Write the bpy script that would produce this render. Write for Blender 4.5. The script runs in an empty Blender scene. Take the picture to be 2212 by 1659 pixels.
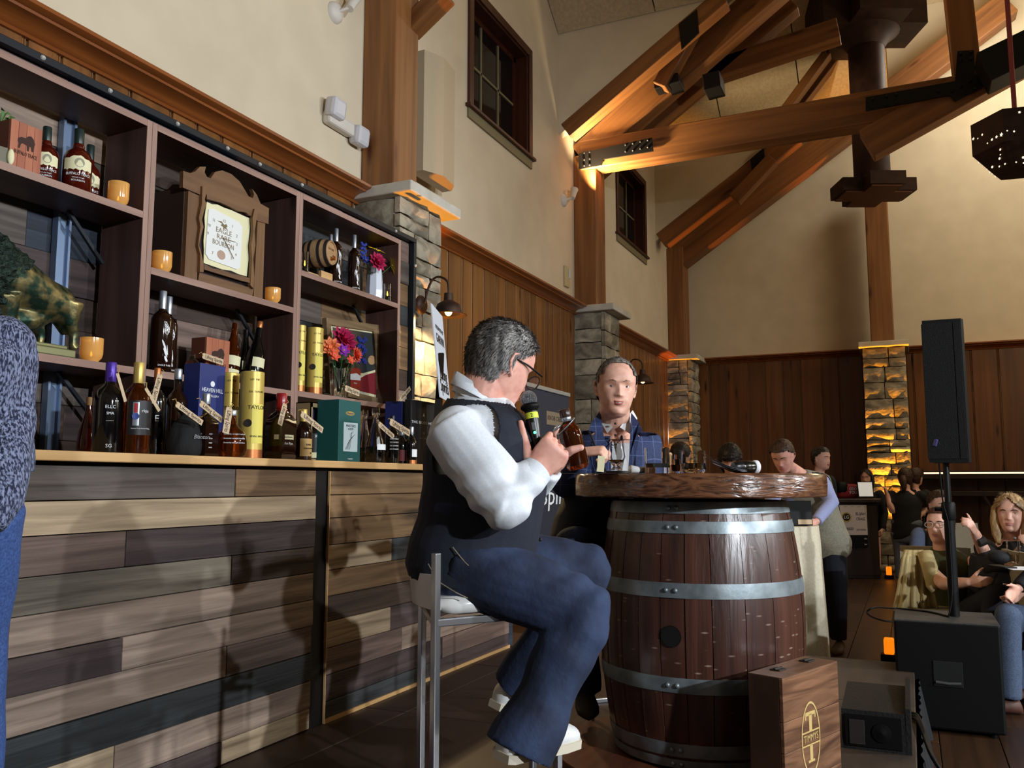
import bpy, bmesh, math, random
from mathutils import Vector, Matrix, Euler
from math import pi, sin, cos, tan, atan, hypot, sqrt, radians, exp
C = bpy.context.scene
COL = C.collection
# ---------------- camera (image taken as 2212 x 1659) ----------------
W, H, FPX = 2212, 1659, 1870.0
PITCH = atan(213.5/FPX); YAW = atan(857/hypot(FPX, 213.5))
CAM = Vector((0, 0, 1.3))
FW = Vector((cos(YAW)*cos(PITCH), sin(YAW)*cos(PITCH), sin(PITCH)))
RT = Vector((sin(YAW), -cos(YAW), 0)); UPV = RT.cross(FW)
cd = bpy.data.cameras.new('camera'); cam = bpy.data.objects.new('camera', cd); COL.objects.link(cam)
cd.sensor_fit = 'HORIZONTAL'; cd.sensor_width = 36; cd.lens = FPX/W*36; cd.clip_start = .05; cd.clip_end = 100
cam.matrix_world = Matrix.Translation(CAM) @ Matrix((RT, UPV, -FW)).transposed().to_4x4()
C.camera = cam
# ---------------- world, lamps of the hall, exposure ----------------
wd = bpy.data.worlds.new('world'); C.world = wd; wd.use_nodes = True
wd.node_tree.nodes['Background'].inputs[0].default_value = (1.0, .80, .58, 1)
wd.node_tree.nodes['Background'].inputs[1].default_value = .12
vs = C.view_settings; vs.view_transform = 'Standard'; vs.look = 'None'; vs.exposure = 0.0; vs.gamma = 1; vs.use_curve_mapping = False
try:
    C.cycles.max_bounces = 7; C.cycles.transparent_max_bounces = 12; C.cycles.sample_clamp_indirect = 4; C.cycles.caustics_reflective = False
    C.cycles.transmission_bounces = 7; C.cycles.caustics_refractive = False
except Exception: pass
def lamp(name, kind, loc, col, watts, aim=None, size=.1, angle=60, blend=.3):
    d = bpy.data.lights.new(name, kind); o = bpy.data.objects.new(name, d); COL.objects.link(o)
    o.location = loc; d.color = col; d.energy = watts
    if kind == 'AREA': d.size = size
    else: d.shadow_soft_size = size
    if kind == 'SPOT': d.spot_size = radians(angle); d.spot_blend = blend
    if aim is not None: o.rotation_euler = (Vector(aim)-Vector(loc)).to_track_quat('-Z', 'Y').to_euler()
    return o
COOL = (.86, .93, 1.0); WARM = (1.0, .78, .48); AMBER = (1.0, .36, .02)
# stage wash from a lighting stand out to the right of the stage (cool white)
lamp('stage_spot', 'SPOT', (-.5, -5.2, 3.0), COOL, 1600, (3.0, 1.3, 1.3), .06, 84, .6)
lamp('stage_spot', 'SPOT', (3.1, -5.4, 3.1), COOL, 620, (2.9, 1.5, 1.2), .06, 84, .6)
lamp('stage_spot', 'SPOT', (5.4, -5.0, 3.2), COOL, 760, (3.2, 1.2, 1.2), .08, 84, .6)
# warm light of unseen chandeliers, with fill lights added to brighten the hall
lamp('hall_fill_light', 'POINT', (10.9, -3.4, 4.7), WARM, 230, size=.9)
lamp('hall_fill_light', 'POINT', (5.2, -6.4, 3.0), WARM, 75, size=.8)
lamp('hall_fill_light', 'POINT', (3.6, -3.4, 3.6), (1, .86, .68), 40, size=.3)
lamp('hall_fill_light', 'POINT', (13.1, -1.7, 7.5), (1, .92, .76), 190, size=.5)  # added close by to brighten the ceiling and upper end wall
# wall spots aimed at the trusses
lamp('truss_spot', 'SPOT', (9.55, 3.35, 4.78), (1, .76, .44), 420, (9.75, 2.6, 6.2), .04, 110, .6)
lamp('truss_spot', 'SPOT', (4.95, 3.3, 4.85), (1, .76, .44), 130, (5.3, 2.9, 6.2), .04, 90, .6)
# amber uplights at the feet of the stone pilasters
lamp('uplight_lamp', 'SPOT', (5.56, 3.045, .33), AMBER, 520, (5.5, 3.1, 3.3), .02, 34, .5)
lamp('uplight_lamp', 'SPOT', (14.02, 3.38, .1), AMBER, 900, (14.13, 3.38, 3.3), .02, 26, .5)
lamp('uplight_lamp', 'SPOT', (13.86, .25, .1), AMBER, 1500, (13.99, .25, 3.2), .02, 30, .6)
# ---------------- pixel helpers: a pixel of the photo to a point at a real place ----------------
def ray(x, y): return FW*FPX + RT*(x-W/2) + UPV*(H/2-y)
def PD(x, y, D): return CAM + ray(x, y)*(D/FPX)
def PX(x, y, X): d = ray(x, y); return CAM + d*(X/d.x)
def PY(x, y, Y): d = ray(x, y); return CAM + d*(Y/d.y)
def PZ(x, y, Z): d = ray(x, y); return CAM + d*((Z-1.3)/d.z)
# ---------------- materials ----------------
def lin(c):
    f = lambda v: (v/255/12.92 if v/255 <= .04045 else ((v/255+.055)/1.055)**2.4)
    return (f(c[0]), f(c[1]), f(c[2]), 1)
MC = {}
class NT:
    def __init__(s, name):
        s.m = bpy.data.materials.new(name); s.m.use_nodes = True; s.t = s.m.node_tree
        s.b = s.t.nodes['Principled BSDF']
    def n(s, ty, **kw):
        o = s.t.nodes.new(ty)
        for k, v in kw.items():
            if k.startswith('_'): setattr(o, k[1:], v)
            else: o.inputs[k.replace('__', ' ')].default_value = v
        return o
    def l(s, a, b): s.t.links.new(a, b)
def setp(b, rough=.5, metal=0, spec=.5, trans=0, ior=1.45, coat=0, emit=None, es=0, alpha=1, sss=0):
    i = b.inputs
    i['Roughness'].default_value = rough; i['Metallic'].default_value = metal; i['Specular IOR Level'].default_value = spec
    i['Transmission Weight'].default_value = trans; i['IOR'].default_value = ior; i['Coat Weight'].default_value = coat; i['Coat Roughness'].default_value = .08; i['Alpha'].default_value = alpha
    if emit: i['Emission Color'].default_value = lin(emit); i['Emission Strength'].default_value = es
    if sss: i['Subsurface Weight'].default_value = sss; i['Subsurface Radius'].default_value = (.012, .005, .003); i['Subsurface Scale'].default_value = 1
def M(name, col, rough=.5, **kw):
    if name in MC: return MC[name]
    t = NT(name); t.b.inputs['Base Color'].default_value = lin(col); setp(t.b, rough, **kw)
    MC[name] = t.m; return t.m
def NM(name, c1, c2, sc=(8, 8, 8), rough=.6, bump=0., rnd=0., det=4, dist=0., lo=.35, hi=.65, bsc=None, knots=None, **kw):
    """two-tone noise material in object space; each object gets its own shift and tint"""
    if name in MC: return MC[name]
    t = NT(name); tc = t.n('ShaderNodeTexCoord'); oi = t.n('ShaderNodeObjectInfo')
    vm = t.n('ShaderNodeVectorMath', _operation='MULTIPLY'); vm.inputs[1].default_value = sc; t.l(tc.outputs['Object'], vm.inputs[0])
    va = t.n('ShaderNodeVectorMath', _operation='ADD'); mu = t.n('ShaderNodeMath', _operation='MULTIPLY'); mu.inputs[1].default_value = 37
    t.l(oi.outputs['Random'], mu.inputs[0]); t.l(vm.outputs[0], va.inputs[0]); t.l(mu.outputs[0], va.inputs[1])
    nz = t.n('ShaderNodeTexNoise', Scale=1, Detail=det, Distortion=dist); t.l(va.outputs[0], nz.inputs['Vector'])
    cr = t.n('ShaderNodeValToRGB'); e = cr.color_ramp.elements
    e[0].position = lo; e[0].color = lin(c1); e[1].position = hi; e[1].color = lin(c2); t.l(nz.outputs['Fac'], cr.inputs[0])
    out = cr.outputs[0]
    if knots:
        vo = t.n('ShaderNodeTexVoronoi', Scale=1); v2 = t.n('ShaderNodeVectorMath', _operation='MULTIPLY'); v2.inputs[1].default_value = knots[1]
        v3 = t.n('ShaderNodeVectorMath', _operation='ADD'); t.l(mu.outputs[0], v3.inputs[1])
        t.l(tc.outputs['Object'], v2.inputs[0]); t.l(v2.outputs[0], v3.inputs[0]); t.l(v3.outputs[0], vo.inputs['Vector'])
        mr = t.n('ShaderNodeMapRange'); mr.inputs[1].default_value = .05; mr.inputs[2].default_value = .16; mr.inputs[3].default_value = 1; mr.inputs[4].default_value = 0
        t.l(vo.outputs['Distance'], mr.inputs[0])
        mx = t.n('ShaderNodeMix', _data_type='RGBA'); t.l(mr.outputs[0], mx.inputs[0]); t.l(out, mx.inputs[6]); mx.inputs[7].default_value = lin(knots[0]); out = mx.outputs[2]
    if rnd:
        m2 = t.n('ShaderNodeMapRange'); m2.inputs[3].default_value = 1-rnd; m2.inputs[4].default_value = 1+rnd*.6; t.l(oi.outputs['Random'], m2.inputs[0])
        hv = t.n('ShaderNodeHueSaturation'); t.l(m2.outputs[0], hv.inputs['Value']); t.l(out, hv.inputs['Color']); out = hv.outputs[0]
    t.l(out, t.b.inputs['Base Color']); setp(t.b, rough, **kw)
    if bump:
        n2 = nz
        if bsc:
            n2 = t.n('ShaderNodeTexNoise', Scale=1, Detail=6); v4 = t.n('ShaderNodeVectorMath', _operation='MULTIPLY'); v4.inputs[1].default_value = bsc
            v5 = t.n('ShaderNodeVectorMath', _operation='ADD'); t.l(mu.outputs[0], v5.inputs[1])
            t.l(tc.outputs['Object'], v4.inputs[0]); t.l(v4.outputs[0], v5.inputs[0]); t.l(v5.outputs[0], n2.inputs['Vector'])
        bp = t.n('ShaderNodeBump', Strength=bump, Distance=.02); t.l(n2.outputs['Fac'], bp.inputs['Height']); t.l(bp.outputs[0], t.b.inputs['Normal'])
    MC[name] = t.m; return t.m
def WOOD(name, c1, c2, ax='X', s=1., rough=.5, rnd=.15, bump=.15, knots=None, **kw):
    k = dict(X=(1.2, 22, 22), Y=(22, 1.2, 22), Z=(22, 22, 1.2))[ax]
    kn = None
    if knots: kn = (knots, dict(X=(1.1, 5, 5), Y=(5, 1.1, 5), Z=(5, 5, 1.1))[ax])
    return NM(name, c1, c2, tuple(v*s for v in k), rough, bump, rnd, 5, .6, .3, .7, knots=kn, **kw)
# ---------------- mesh builder ----------------
class MB:
    def __init__(s): s.v = []; s.f = []
    def add(s, vs, fs, m=None):
        b = len(s.v); s.v += [tuple(m @ Vector(v)) if m else tuple(v) for v in vs]; s.f += [tuple(i+b for i in f) for f in fs]; return s
    def box(s, x0, x1, y0, y1, z0, z1, m=None, bev=0):
        x0, x1 = min(x0, x1), max(x0, x1); y0, y1 = min(y0, y1), max(y0, y1); z0, z1 = min(z0, z1), max(z0, z1)
        if not bev:
            return s.add([(x0,y0,z0),(x1,y0,z0),(x1,y1,z0),(x0,y1,z0),(x0,y0,z1),(x1,y0,z1),(x1,y1,z1),(x0,y1,z1)],
                [(3,2,1,0),(4,5,6,7),(0,1,5,4),(1,2,6,5),(2,3,7,6),(3,0,4,7)], m)
        bm = bmesh.new(); bmesh.ops.create_cube(bm, size=1)
        for v in bm.verts: v.co = Vector(((x0+x1)/2+v.co.x*(x1-x0), (y0+y1)/2+v.co.y*(y1-y0), (z0+z1)/2+v.co.z*(z1-z0)))
        bmesh.ops.bevel(bm, geom=bm.edges[:], offset=min(bev, .45*min(x1-x0, y1-y0, z1-z0)), segments=2, profile=.5, affect='EDGES')
        bm.verts.index_update(); s.add([v.co[:] for v in bm.verts], [[v.index for v in f.verts] for f in bm.faces], m); bm.free(); return s
    def cbox(s, c, sx, sy, sz, m=None, bev=0): return s.box(c[0]-sx/2, c[0]+sx/2, c[1]-sy/2, c[1]+sy/2, c[2]-sz/2, c[2]+sz/2, m, bev)
    def rings(s, rs, cap=True, close=True):
        n = len(rs[0]); b = len(s.v)
        for r in rs: s.v += [tuple(p) for p in r]
        for i in range(len(rs)-1):
            for j in range(n if close else n-1):
                k = (j+1) % n; s.f.append((b+i*n+j, b+i*n+k, b+(i+1)*n+k, b+(i+1)*n+j))
        if cap:
            s.f.append(tuple(b+j for j in reversed(range(n)))); e = b+(len(rs)-1)*n; s.f.append(tuple(e+j for j in range(n)))
        return s
    def lathe(s, prof, n=24, m=None, cap=True, a0=0, a1=2*pi):
        full = abs(a1-a0-2*pi) < 1e-6; k = n if full else n+1
        rs = [[Vector((r*cos(a0+(a1-a0)*j/n), r*sin(a0+(a1-a0)*j/n), z)) for j in range(k)] for r, z in prof]
        if m: rs = [[m @ p for p in r] for r in rs]
        return s.rings(rs, cap and full, full)
    def tube(s, pts, rad, n=10, cap=True):
        pts = [Vector(p) for p in pts]; rs = []
        R = rad if isinstance(rad, (list, tuple)) else [rad]*len(pts); u = None
        for i, p in enumerate(pts):
            d = (pts[min(i+1, len(pts)-1)]-pts[max(i-1, 0)]).normalized()
            if u is None: u = d.orthogonal().normalized()
            u = (u-d*u.dot(d)).normalized(); w = d.cross(u)
            rs.append([p+(u*cos(2*pi*j/n)+w*sin(2*pi*j/n))*R[i] for j in range(n)])
        return s.rings(rs, cap)
    def bar(s, a, b, w, h, up=(0, 0, 1), bev=0):
        a = Vector(a); b = Vector(b); d = (b-a); L = d.length; d.normalize(); up = Vector(up); x = d.cross(up).normalized(); z = x.cross(d)
        m = Matrix((d, x, z)).transposed().to_4x4(); m.translation = a
        return s.box(0, L, -w/2, w/2, -h/2, h/2, m, bev)
    def prism(s, poly, h0, h1, m=None):
        n = len(poly); vs = [(x, y, h0) for x, y in poly]+[(x, y, h1) for x, y in poly]
        return s.add(vs, [tuple(reversed(range(n))), tuple(range(n, 2*n))]+[(i, (i+1) % n, n+(i+1) % n, n+i) for i in range(n)], m)
    def ball(s, c, r, n=16, k=10, m=None):
        r = r if isinstance(r, (tuple, list)) else (r, r, r); c = Vector(c)
        rs = [[Vector((r[0]*sin(pi*i/k)*cos(2*pi*j/n), r[1]*sin(pi*i/k)*sin(2*pi*j/n), -r[2]*cos(pi*i/k))) for j in range(n)] for i in range(k+1)]
        rs[0] = [p+Vector((1e-4*cos(j), 1e-4*sin(j), 0)) for j, p in enumerate(rs[0])]
        rs = [[c+(m @ p if m else p) for p in q] for q in rs]
        return s.rings(rs, True)
    def mesh(s, off=None, smooth=False):
        me = bpy.data.meshes.new('mesh'); o = Vector(off) if off is not None else None
        me.from_pydata([tuple(Vector(v)-o) for v in s.v] if o else s.v, [], s.f); me.update()
        if smooth: sm(me, smooth)
        return me
    def build(s, name, mat, parent=None, off=None, smooth=False):
        return ob(name, s.mesh(off, smooth), mat, parent)
def sm(me, ang=40):
    me.polygons.foreach_set('use_smooth', [True]*len(me.polygons))
    if ang is not True and ang < 180:
        try: me.set_sharp_from_angle(angle=radians(ang))
        except Exception: pass
def ob(name, me, mat, parent=None):
    o = bpy.data.objects.new(name, me); COL.objects.link(o); me.name = name
    if mat is not None:
        if len(me.materials) == 0: me.materials.append(mat)
        else: me.materials[0] = mat
    if parent is not None: o.parent = parent
    return o
def tag(o, label=None, cat=None, group=None, kind=None):
    for k, v in (('label', label), ('category', cat), ('group', group), ('kind', kind)):
        if v: o[k] = v
    return o
def thing(name, label, cat, loc=(0, 0, 0), rz=0, group=None):
    o = bpy.data.objects.new(name, None); COL.objects.link(o); o.location = loc; o.rotation_euler = (0, 0, rz); o.empty_display_size = .05
    return tag(o, label, cat, group)
def dup(root, loc, rz=None, label=None, group=None):
    r = root.copy(); COL.objects.link(r); r.location = loc
    if rz is not None: r.rotation_euler = (0, 0, rz)
    if label: r['label'] = label
    if group: r['group'] = group
    for ch in list(root.children):
        c = ch.copy(); COL.objects.link(c); c.parent = r
        for g in list(ch.children):
            d = g.copy(); COL.objects.link(d); d.parent = c
    return r
def text_me(txt, size, ext=.0004, bend=0, wide=None, shear=0, align='CENTER'):
    """text mesh lying in the XZ plane, facing -Y; bend = radius of the cylinder it is printed on"""
    cu = bpy.data.curves.new('t', 'FONT'); cu.body = txt; cu.size = size; cu.extrude = ext; cu.align_x = align; cu.align_y = 'CENTER'; cu.shear = shear
    cu.resolution_u = 2; cu.space_line = .85
    o = bpy.data.objects.new('t', cu); COL.objects.link(o); dg = bpy.context.evaluated_depsgraph_get()
    me = bpy.data.meshes.new_from_object(o.evaluated_get(dg)); bpy.data.objects.remove(o); bpy.data.curves.remove(cu)
    if len(me.vertices) == 0: return me
    xs = [v.co.x for v in me.vertices]; w = max(xs)-min(xs); k = wide/w if wide and w > 0 else 1
    for v in me.vertices:
        x, y, z = v.co.x*k, v.co.y, v.co.z
        if bend: a = x/bend; v.co = ((bend+z)*sin(a), -(bend+z)*cos(a), y)
        else: v.co = (x, -z, y)
    me.materials.clear(); return me
def text(txt, size, mat, parent, mtx, **kw):
    me = text_me(txt, size, **kw); me.transform(mtx if isinstance(mtx, Matrix) else Matrix.Translation(mtx)); return ob('lettering', me, mat, parent)
def shape(name, poly, mat, parent, mtx, th=.0008):
    """flat printed shape given as XZ outline facing -Y"""
    mb = MB(); n = len(poly); vs = [(x, -th, z) for x, z in poly]+[(x, 0, z) for x, z in poly]
    mb.add(vs, [tuple(range(n)), tuple(reversed(range(n, 2*n)))]+[(i, n+i, n+(i+1) % n, (i+1) % n) for i in range(n)], mtx if isinstance(mtx, Matrix) else Matrix.Translation(mtx))
    return mb.build(name, mat, parent)
def ell(rx, rz, n=24, cx=0, cz=0): return [(cx+rx*cos(2*pi*i/n), cz+rz*sin(2*pi*i/n)) for i in range(n)]
def T(x, y, z, rz=0): return Matrix.Translation((x, y, z)) @ Matrix.Rotation(rz, 4, 'Z')
rnd = random.Random(7)
def U(a, b): return rnd.uniform(a, b)
# ---------------- the hall: walls, floor, ceiling, timber ----------------
m_plas = NM('plaster', (212, 198, 172), (204, 190, 164), (3, 3, 3), .85, .03)
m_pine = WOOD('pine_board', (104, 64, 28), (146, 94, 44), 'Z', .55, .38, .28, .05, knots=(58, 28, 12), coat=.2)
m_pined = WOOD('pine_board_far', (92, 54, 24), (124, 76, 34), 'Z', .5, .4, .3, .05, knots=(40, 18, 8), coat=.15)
m_corn = WOOD('cornice_wood', (122, 66, 28), (150, 86, 40), 'X', .6, .35, 0, .04, coat=.3)
m_fir = WOOD('fir_timber', (106, 66, 34), (146, 98, 54), 'Z', .5, .5, .12, .06, knots=(80, 40, 20))
m_firb = WOOD('fir_beam', (112, 60, 30), (150, 88, 46), 'Y', .5, .5, .12, .06)
m_steel = M('black_steel', (30, 29, 29), .45, metal=.6)
m_cap = NM('limestone_cap', (184, 180, 166), (200, 196, 184), (6, 6, 6), .8, .1)
m_stone = NM('ashlar_stone', (120, 112, 96), (184, 174, 152), (5, 5, 7), .85, .55, .35, 6, .8, bsc=(16, 16, 20))
m_mortar = NM('mortar', (70, 66, 60), (92, 86, 78), (20, 20, 20), .9, .3)
m_floor = WOOD('floor_board', (46, 30, 18), (70, 46, 28), 'X', .5, .36, .25, .05)
def structure(o): o['kind'] = 'structure'; return o
fl = structure(MB().box(-5, 16, -9, 3.6, -.1, -.012).build('floor', m_floor))
for i in range(15):
    y = -2.6+i*.28; x = 3.6+(i*1.37) % 1.6-1.6
    while x < 14.6:
        L = 1.9; a = max(x, 3.4); b = min(x+L, 14.75)
        if b-a > .1: MB().box(a+.002, b-.002, y+.002, y+.278, -.012, 0, bev=.003).build('floor_board', m_floor, fl)
        x += L
# stage
stage = thing('stage_platform', 'low dark wooden stage platform with black skirt carrying the bar and the barrel table', 'stage', (0, 0, 0))
m_deck = WOOD('stage_deck', (40, 27, 23), (58, 40, 33), 'X', .7, .5, .2, .06)
m_deckr = NM('stage_deck_worn', (50, 39, 31), (64, 51, 40), (3, 14, 14), .6, .05, .1)
for i in range(5):
    for j in range(3):
        MB().box(.3+i*1.03, .3+(i+1)*1.03-.004, .02+j*1.02, .02+(j+1)*1.02-.004, .26, .3, bev=.004).build('deck_panel', m_deckr if (j == 0 and i > 2) else m_deck, stage)
MB().box(.35, 5.4, .06, 3.06, .0, .258).build('frame', m_steel, stage)
m_skirt = NM('black_drape', (14, 14, 15), (24, 24, 26), (40, 2, 2), .9, .2)
sk = MB(); pts = [Vector((.3+k*.04, .0+.018*sin(k*1.9)-.01*sin(k*.7), 0)) for k in range(129)]
sk.rings([[Vector((p.x, p.y*.3, .27)) for p in pts], [Vector((p.x, p.y-.03, .01)) for p in pts]], False, False)
sk.build('skirt', m_skirt, stage, smooth=True)
# left wall with two window openings
WX = [(6.98, 8.31), (11.55, 12.9)]; WZ0, WZ1 = 4.83, 5.97
w = MB(); xs = [-5, 6.98, 8.31, 11.55, 12.9, 14.95]
for i in range(5):
    if i in (1, 3): w.box(xs[i], xs[i+1], 3.6, 3.8, 0, WZ0); w.box(xs[i], xs[i+1], 3.6, 3.8, WZ1, 9)
    else: w.box(xs[i], xs[i+1], 3.6, 3.8, 0, 9)
wl = structure(w.build('wall_left', m_plas))
wf = structure(MB().box(14.85, 15, -9, 3.6, 0, 9).build('wall_far', m_plas))
def boards(parent, plane, a, b, z0, z1, mat, lo, hi, axis, skip=()):
    x = a
    while x < b-.05:
        wd_ = min(U(lo, hi), b-x); mb = MB()
        for p, q in skip:
            if x < p < x+wd_: wd_ = p-x
        hit = [q for p, q in skip if p <= x+.001 < q]
        if hit: x = hit[0]; continue
        mb.box(.003, wd_-.03, -.022, 0, z0, z1, bev=.004)
        for k in (.023, .011): mb.tube([(wd_-k, -.012, z0), (wd_-k, -.012, z1)], .0055, 6)
        o = mb.build('wall_board', mat, parent)
        o.location = (x, plane, 0) if axis == 'X' else (plane, x+wd_, 0)
        if axis == 'Y': o.rotation_euler = (0, 0, -pi/2)
        x += wd_
a_, b_ = PX(1853, 738, 13.95), PX(1963, 735, 13.95)
boards(wl, 3.6, .4, 14.8, 0, 3.34, m_pine, .17, .30, 'X', ((5.1, 5.73), (9.69, 10.29), (14.15, 14.82)))
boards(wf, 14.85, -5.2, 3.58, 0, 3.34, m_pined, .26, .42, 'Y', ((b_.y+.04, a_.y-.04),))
# cornice: profile as (out, z)
prof = [(.02, 3.318), (.04, 3.318), (.047, 3.327), (.04, 3.336), (.055, 3.339), (.065, 3.352), (.095, 3.366), (.13, 3.372), (.155, 3.373), (.16, 3.384), (.18, 3.387), (.2, 3.396), (.2, 3.415), (.0, 3.415)]
def cornice(name, f):
    mb = MB(); mb.rings([[Vector(f(o, z, t)) for o, z in prof] for t in (0, 1)]); return structure(mb.build(name, m_corn, smooth=50))
cornice('trim_1', lambda o, z, t: (-.5+t*15.2, 3.6-o, z))
cornice('trim_2', lambda o, z, t: (14.85-o, 3.6-t*9, z))
# windows
m_case = WOOD('window_casing', (52, 24, 14), (74, 36, 20), 'Z', .6, .4, .05, .04)
m_sill = M('window_apron', (120, 110, 80), .6)
m_pane = M('night_glass', (22, 20, 20), .05, spec=.6)
for n, (x0, x1) in enumerate(WX):
    f = MB()
    for a, b, c, d in ((x0-.09, x0, WZ0, WZ1), (x1, x1+.09, WZ0, WZ1), (x0-.09, x1+.09, WZ1, WZ1+.09)):
        f.box(a, b, 3.572, 3.6, c, d, bev=.005)
    f.box(x0-.001, x0+.02, 3.6, 3.79, WZ0, WZ1); f.box(x1-.02, x1+.001, 3.6, 3.79, WZ0, WZ1); f.box(x0, x1, 3.6, 3.79, WZ1-.02, WZ1+.001); f.box(x0, x1, 3.6, 3.79, WZ0, WZ0+.02)
    wn = structure(f.build('window_%d' % (n+1), m_case))
    s = MB(); q = .055
    s.box(x0+.02, x0+.02+q, 3.73, 3.77, WZ0+.02, WZ1-.02); s.box(x1-.02-q, x1-.02, 3.73, 3.77, WZ0+.02, WZ1-.02)
    s.box(x0+.02, x1-.02, 3.73, 3.77, WZ0+.02, WZ0+.02+q); s.box(x0+.02, x1-.02, 3.73, 3.77, WZ1-.02-q, WZ1-.02)
    s.build('sash', m_case, wn)
    mu = MB(); xm = (x0+x1)/2; zm = (WZ0+WZ1)/2
    for fx in (.36, .66): mu.box(x0+(x1-x0)*fx-.012, x0+(x1-x0)*fx+.012, 3.735, 3.76, WZ0+.06, WZ1-.06)
    mu.box(x0+.06, x1-.06, 3.735, 3.76, zm-.012, zm+.012); mu.build('muntin', m_sill, wn)
    for i, (a, b) in enumerate(((0.03, .36), (.36, .66), (.66, .97))):
        for c, d in ((WZ0+.05, zm), (zm, WZ1-.05)):
            MB().box(x0+(x1-x0)*a+.012, x0+(x1-x0)*b-.012, 3.748, 3.752, c+.012, d-.012).build('pane', m_pane, wn)
    MB().box(x0-.13, x1+.13, 3.545, 3.6, WZ0-.035, WZ0, bev=.008).build('window_sill', m_case, wn)
    MB().box(x0-.09, x1+.09, 3.578, 3.6, WZ0-.13, WZ0-.035, bev=.004).build('apron', m_sill, wn)
# ceilings: each bay is a cross gable; slabs with joints between
m_ceil = NM('ceiling_panel', (190, 172, 140), (206, 188, 156), (26, 26, 26), .9, .12, .06)
ce = structure(MB().box(-5, 16, -9, 3.8, 9.0, 9.1).build('ceiling', m_ceil))
def ceil_panels(xa, za, xb, zb, y0, y1, nx):
    y = y1
    while y > y0:
        for k in range(nx):
            t0, t1 = k/nx, (k+1)/nx; mb = MB(); g = .008
            p = [(xa+(xb-xa)*t, za+(zb-za)*t) for t in (t0+g/3, t1-g/3)]
            a, b = y-1.2+g, y-g
            mb.add([(p[0][0], a, p[0][1]), (p[1][0], a, p[1][1]), (p[1][0], b, p[1][1]), (p[0][0], b, p[0][1])]+
                   [(p[0][0], a, p[0][1]+.04), (p[1][0], a, p[1][1]+.04), (p[1][0], b, p[1][1]+.04), (p[0][0], b, p[0][1]+.04)],
                   [(0,1,2,3),(7,6,5,4),(0,4,5,1),(1,5,6,2),(2,6,7,3),(3,7,4,0)])
            mb.build('ceiling_panel', m_ceil, ce)
        y -= 1.2
ceil_panels(9.25, 6.68, 7.2, 8.2, -2.4, 3.6, 1)
ceil_panels(13.6, 6.58, 10.3, 9.0, .75, 3.6, 3)
m_dark = M('ceiling_joint', (70, 56, 40), .9)
def slab(xa, za, xb, zb, y0=-6): return MB().add([(xa, y0, za), (xb, y0, zb), (xb, 3.6, zb), (xa, 3.6, za)], [(0, 1, 2, 3)])
for a in ((9.25, 6.74, 7.2, 8.26), (13.6, 6.64, 10.3, 9.06, 0.0)): slab(*a).build('ceiling_backing', m_dark, ce)
# plaster infill above the outer rafters, facing the stage
P1 = [PX(1204, 60, 9.25), PX(1204, 290, 9.25), PX(1500, 45, 9.25)]
def infill(nm, X, pts):
    mb = MB(); n = len(pts); vs = [(X, p[0], p[1]) for p in pts]+[(X+.12, p[0], p[1]) for p in pts]
    mb.add(vs, [tuple(range(n)), tuple(reversed(range(n, 2*n)))]+[(i, n+i, n+(i+1) % n, (i+1) % n) for i in range(n)])
    return structure(mb.build(nm, m_plas))
infill('wall_gable_near', 9.26, [(3.6, 6.72), (3.6, 5.42), (1.62, 6.72)])
infill('wall_gable_far', 13.61, [(3.6, 6.62), (3.6, 5.25), (1.75, 6.62)])
MB().add([(9.5, 3.6, 5.55), (9.78, 3.6, 5.55), (9.78, 1.5, 7.0), (9.5, 1.5, 7.0)], [(0, 1, 2, 3)]).build('ceiling_strip', m_ceil, ce)
# ---- trusses ----
def beam(parent, name, p0, p1, X0, X1, h, mat=None):
    if p0[0] > 3.52 and p0[0] != p1[0]: f = (p0[0]-3.52)/(p0[0]-p1[0]); p0 = (3.52, p0[1]+(p1[1]-p0[1])*f)
    """timber in the plane X0..X1 running between two points (y, z)"""
    a = Vector((0, p0[0], p0[1])); b = Vector((0, p1[0], p1[1])); d = (b-a); L = d.length; d.normalize(); n = Vector((0, -d.z, d.y))
    m = Matrix((d, n, Vector((1, 0, 0)))).transposed().to_4x4(); m.translation = a
    mb = MB().box(0, L, -h/2, h/2, X0, X1, None, .012)
    o = mb.build(name, mat or m_firx, parent); o.matrix_local = m; return o
m_firx = WOOD('fir_member', (104, 64, 32), (144, 94, 50), 'X', .5, .5, .12, .06, knots=(78, 38, 18))
def yz(x, y, X): p = PX(x, y, X); return (p.y, p.z)
def plate(parent, pts, X, bolts):
    mb = MB(); n = len(pts); q = [yz(*p, X) for p in pts]
    vs = [(X, a, b) for a, b in q]+[(X+.02, a, b) for a, b in q]
    mb.add(vs, [tuple(range(n)), tuple(reversed(range(n, 2*n)))]+[(i, n+i, n+(i+1) % n, (i+1) % n) for i in range(n)])
    pl = mb.build('steel_plate', m_steel, parent)
    for b in bolts:
        a = yz(*b, X); MB().ball((X-.004, a[0], a[1]), .017, 8, 5).build('bolt', m_steel, pl)
    return pl
t1 = thing('timber_truss', 'near timber roof truss with riveted black steel plates above the second pilaster', 'truss', (0, 0, 0))
beam(t1, 'rafter', yz(1190, 307, 9.25), yz(1560, -10, 9.25), 9.25, 9.46, .2)
beam(t1, 'rafter', yz(1235, 352, 9.74), yz(1700, -62, 9.74), 9.74, 10.0, .34)
beam(t1, 'rafter', yz(1250, 395, 10.3), yz(1710, 6, 10.3), 10.2, 10.42, .3)
beam(t1, 'chord', yz(1252, 336, 9.72), yz(2060, 200, 9.72), 9.72, 9.98, .37)
beam(t1, 'chord', yz(1872, 312, 9.55), yz(2260, 94, 9.55), 9.5, 9.72, .33)
beam(t1, 'strut', yz(1428, 190, 9.6), yz(1500, 58, 9.6), 9.5, 9.7, .17)
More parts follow.
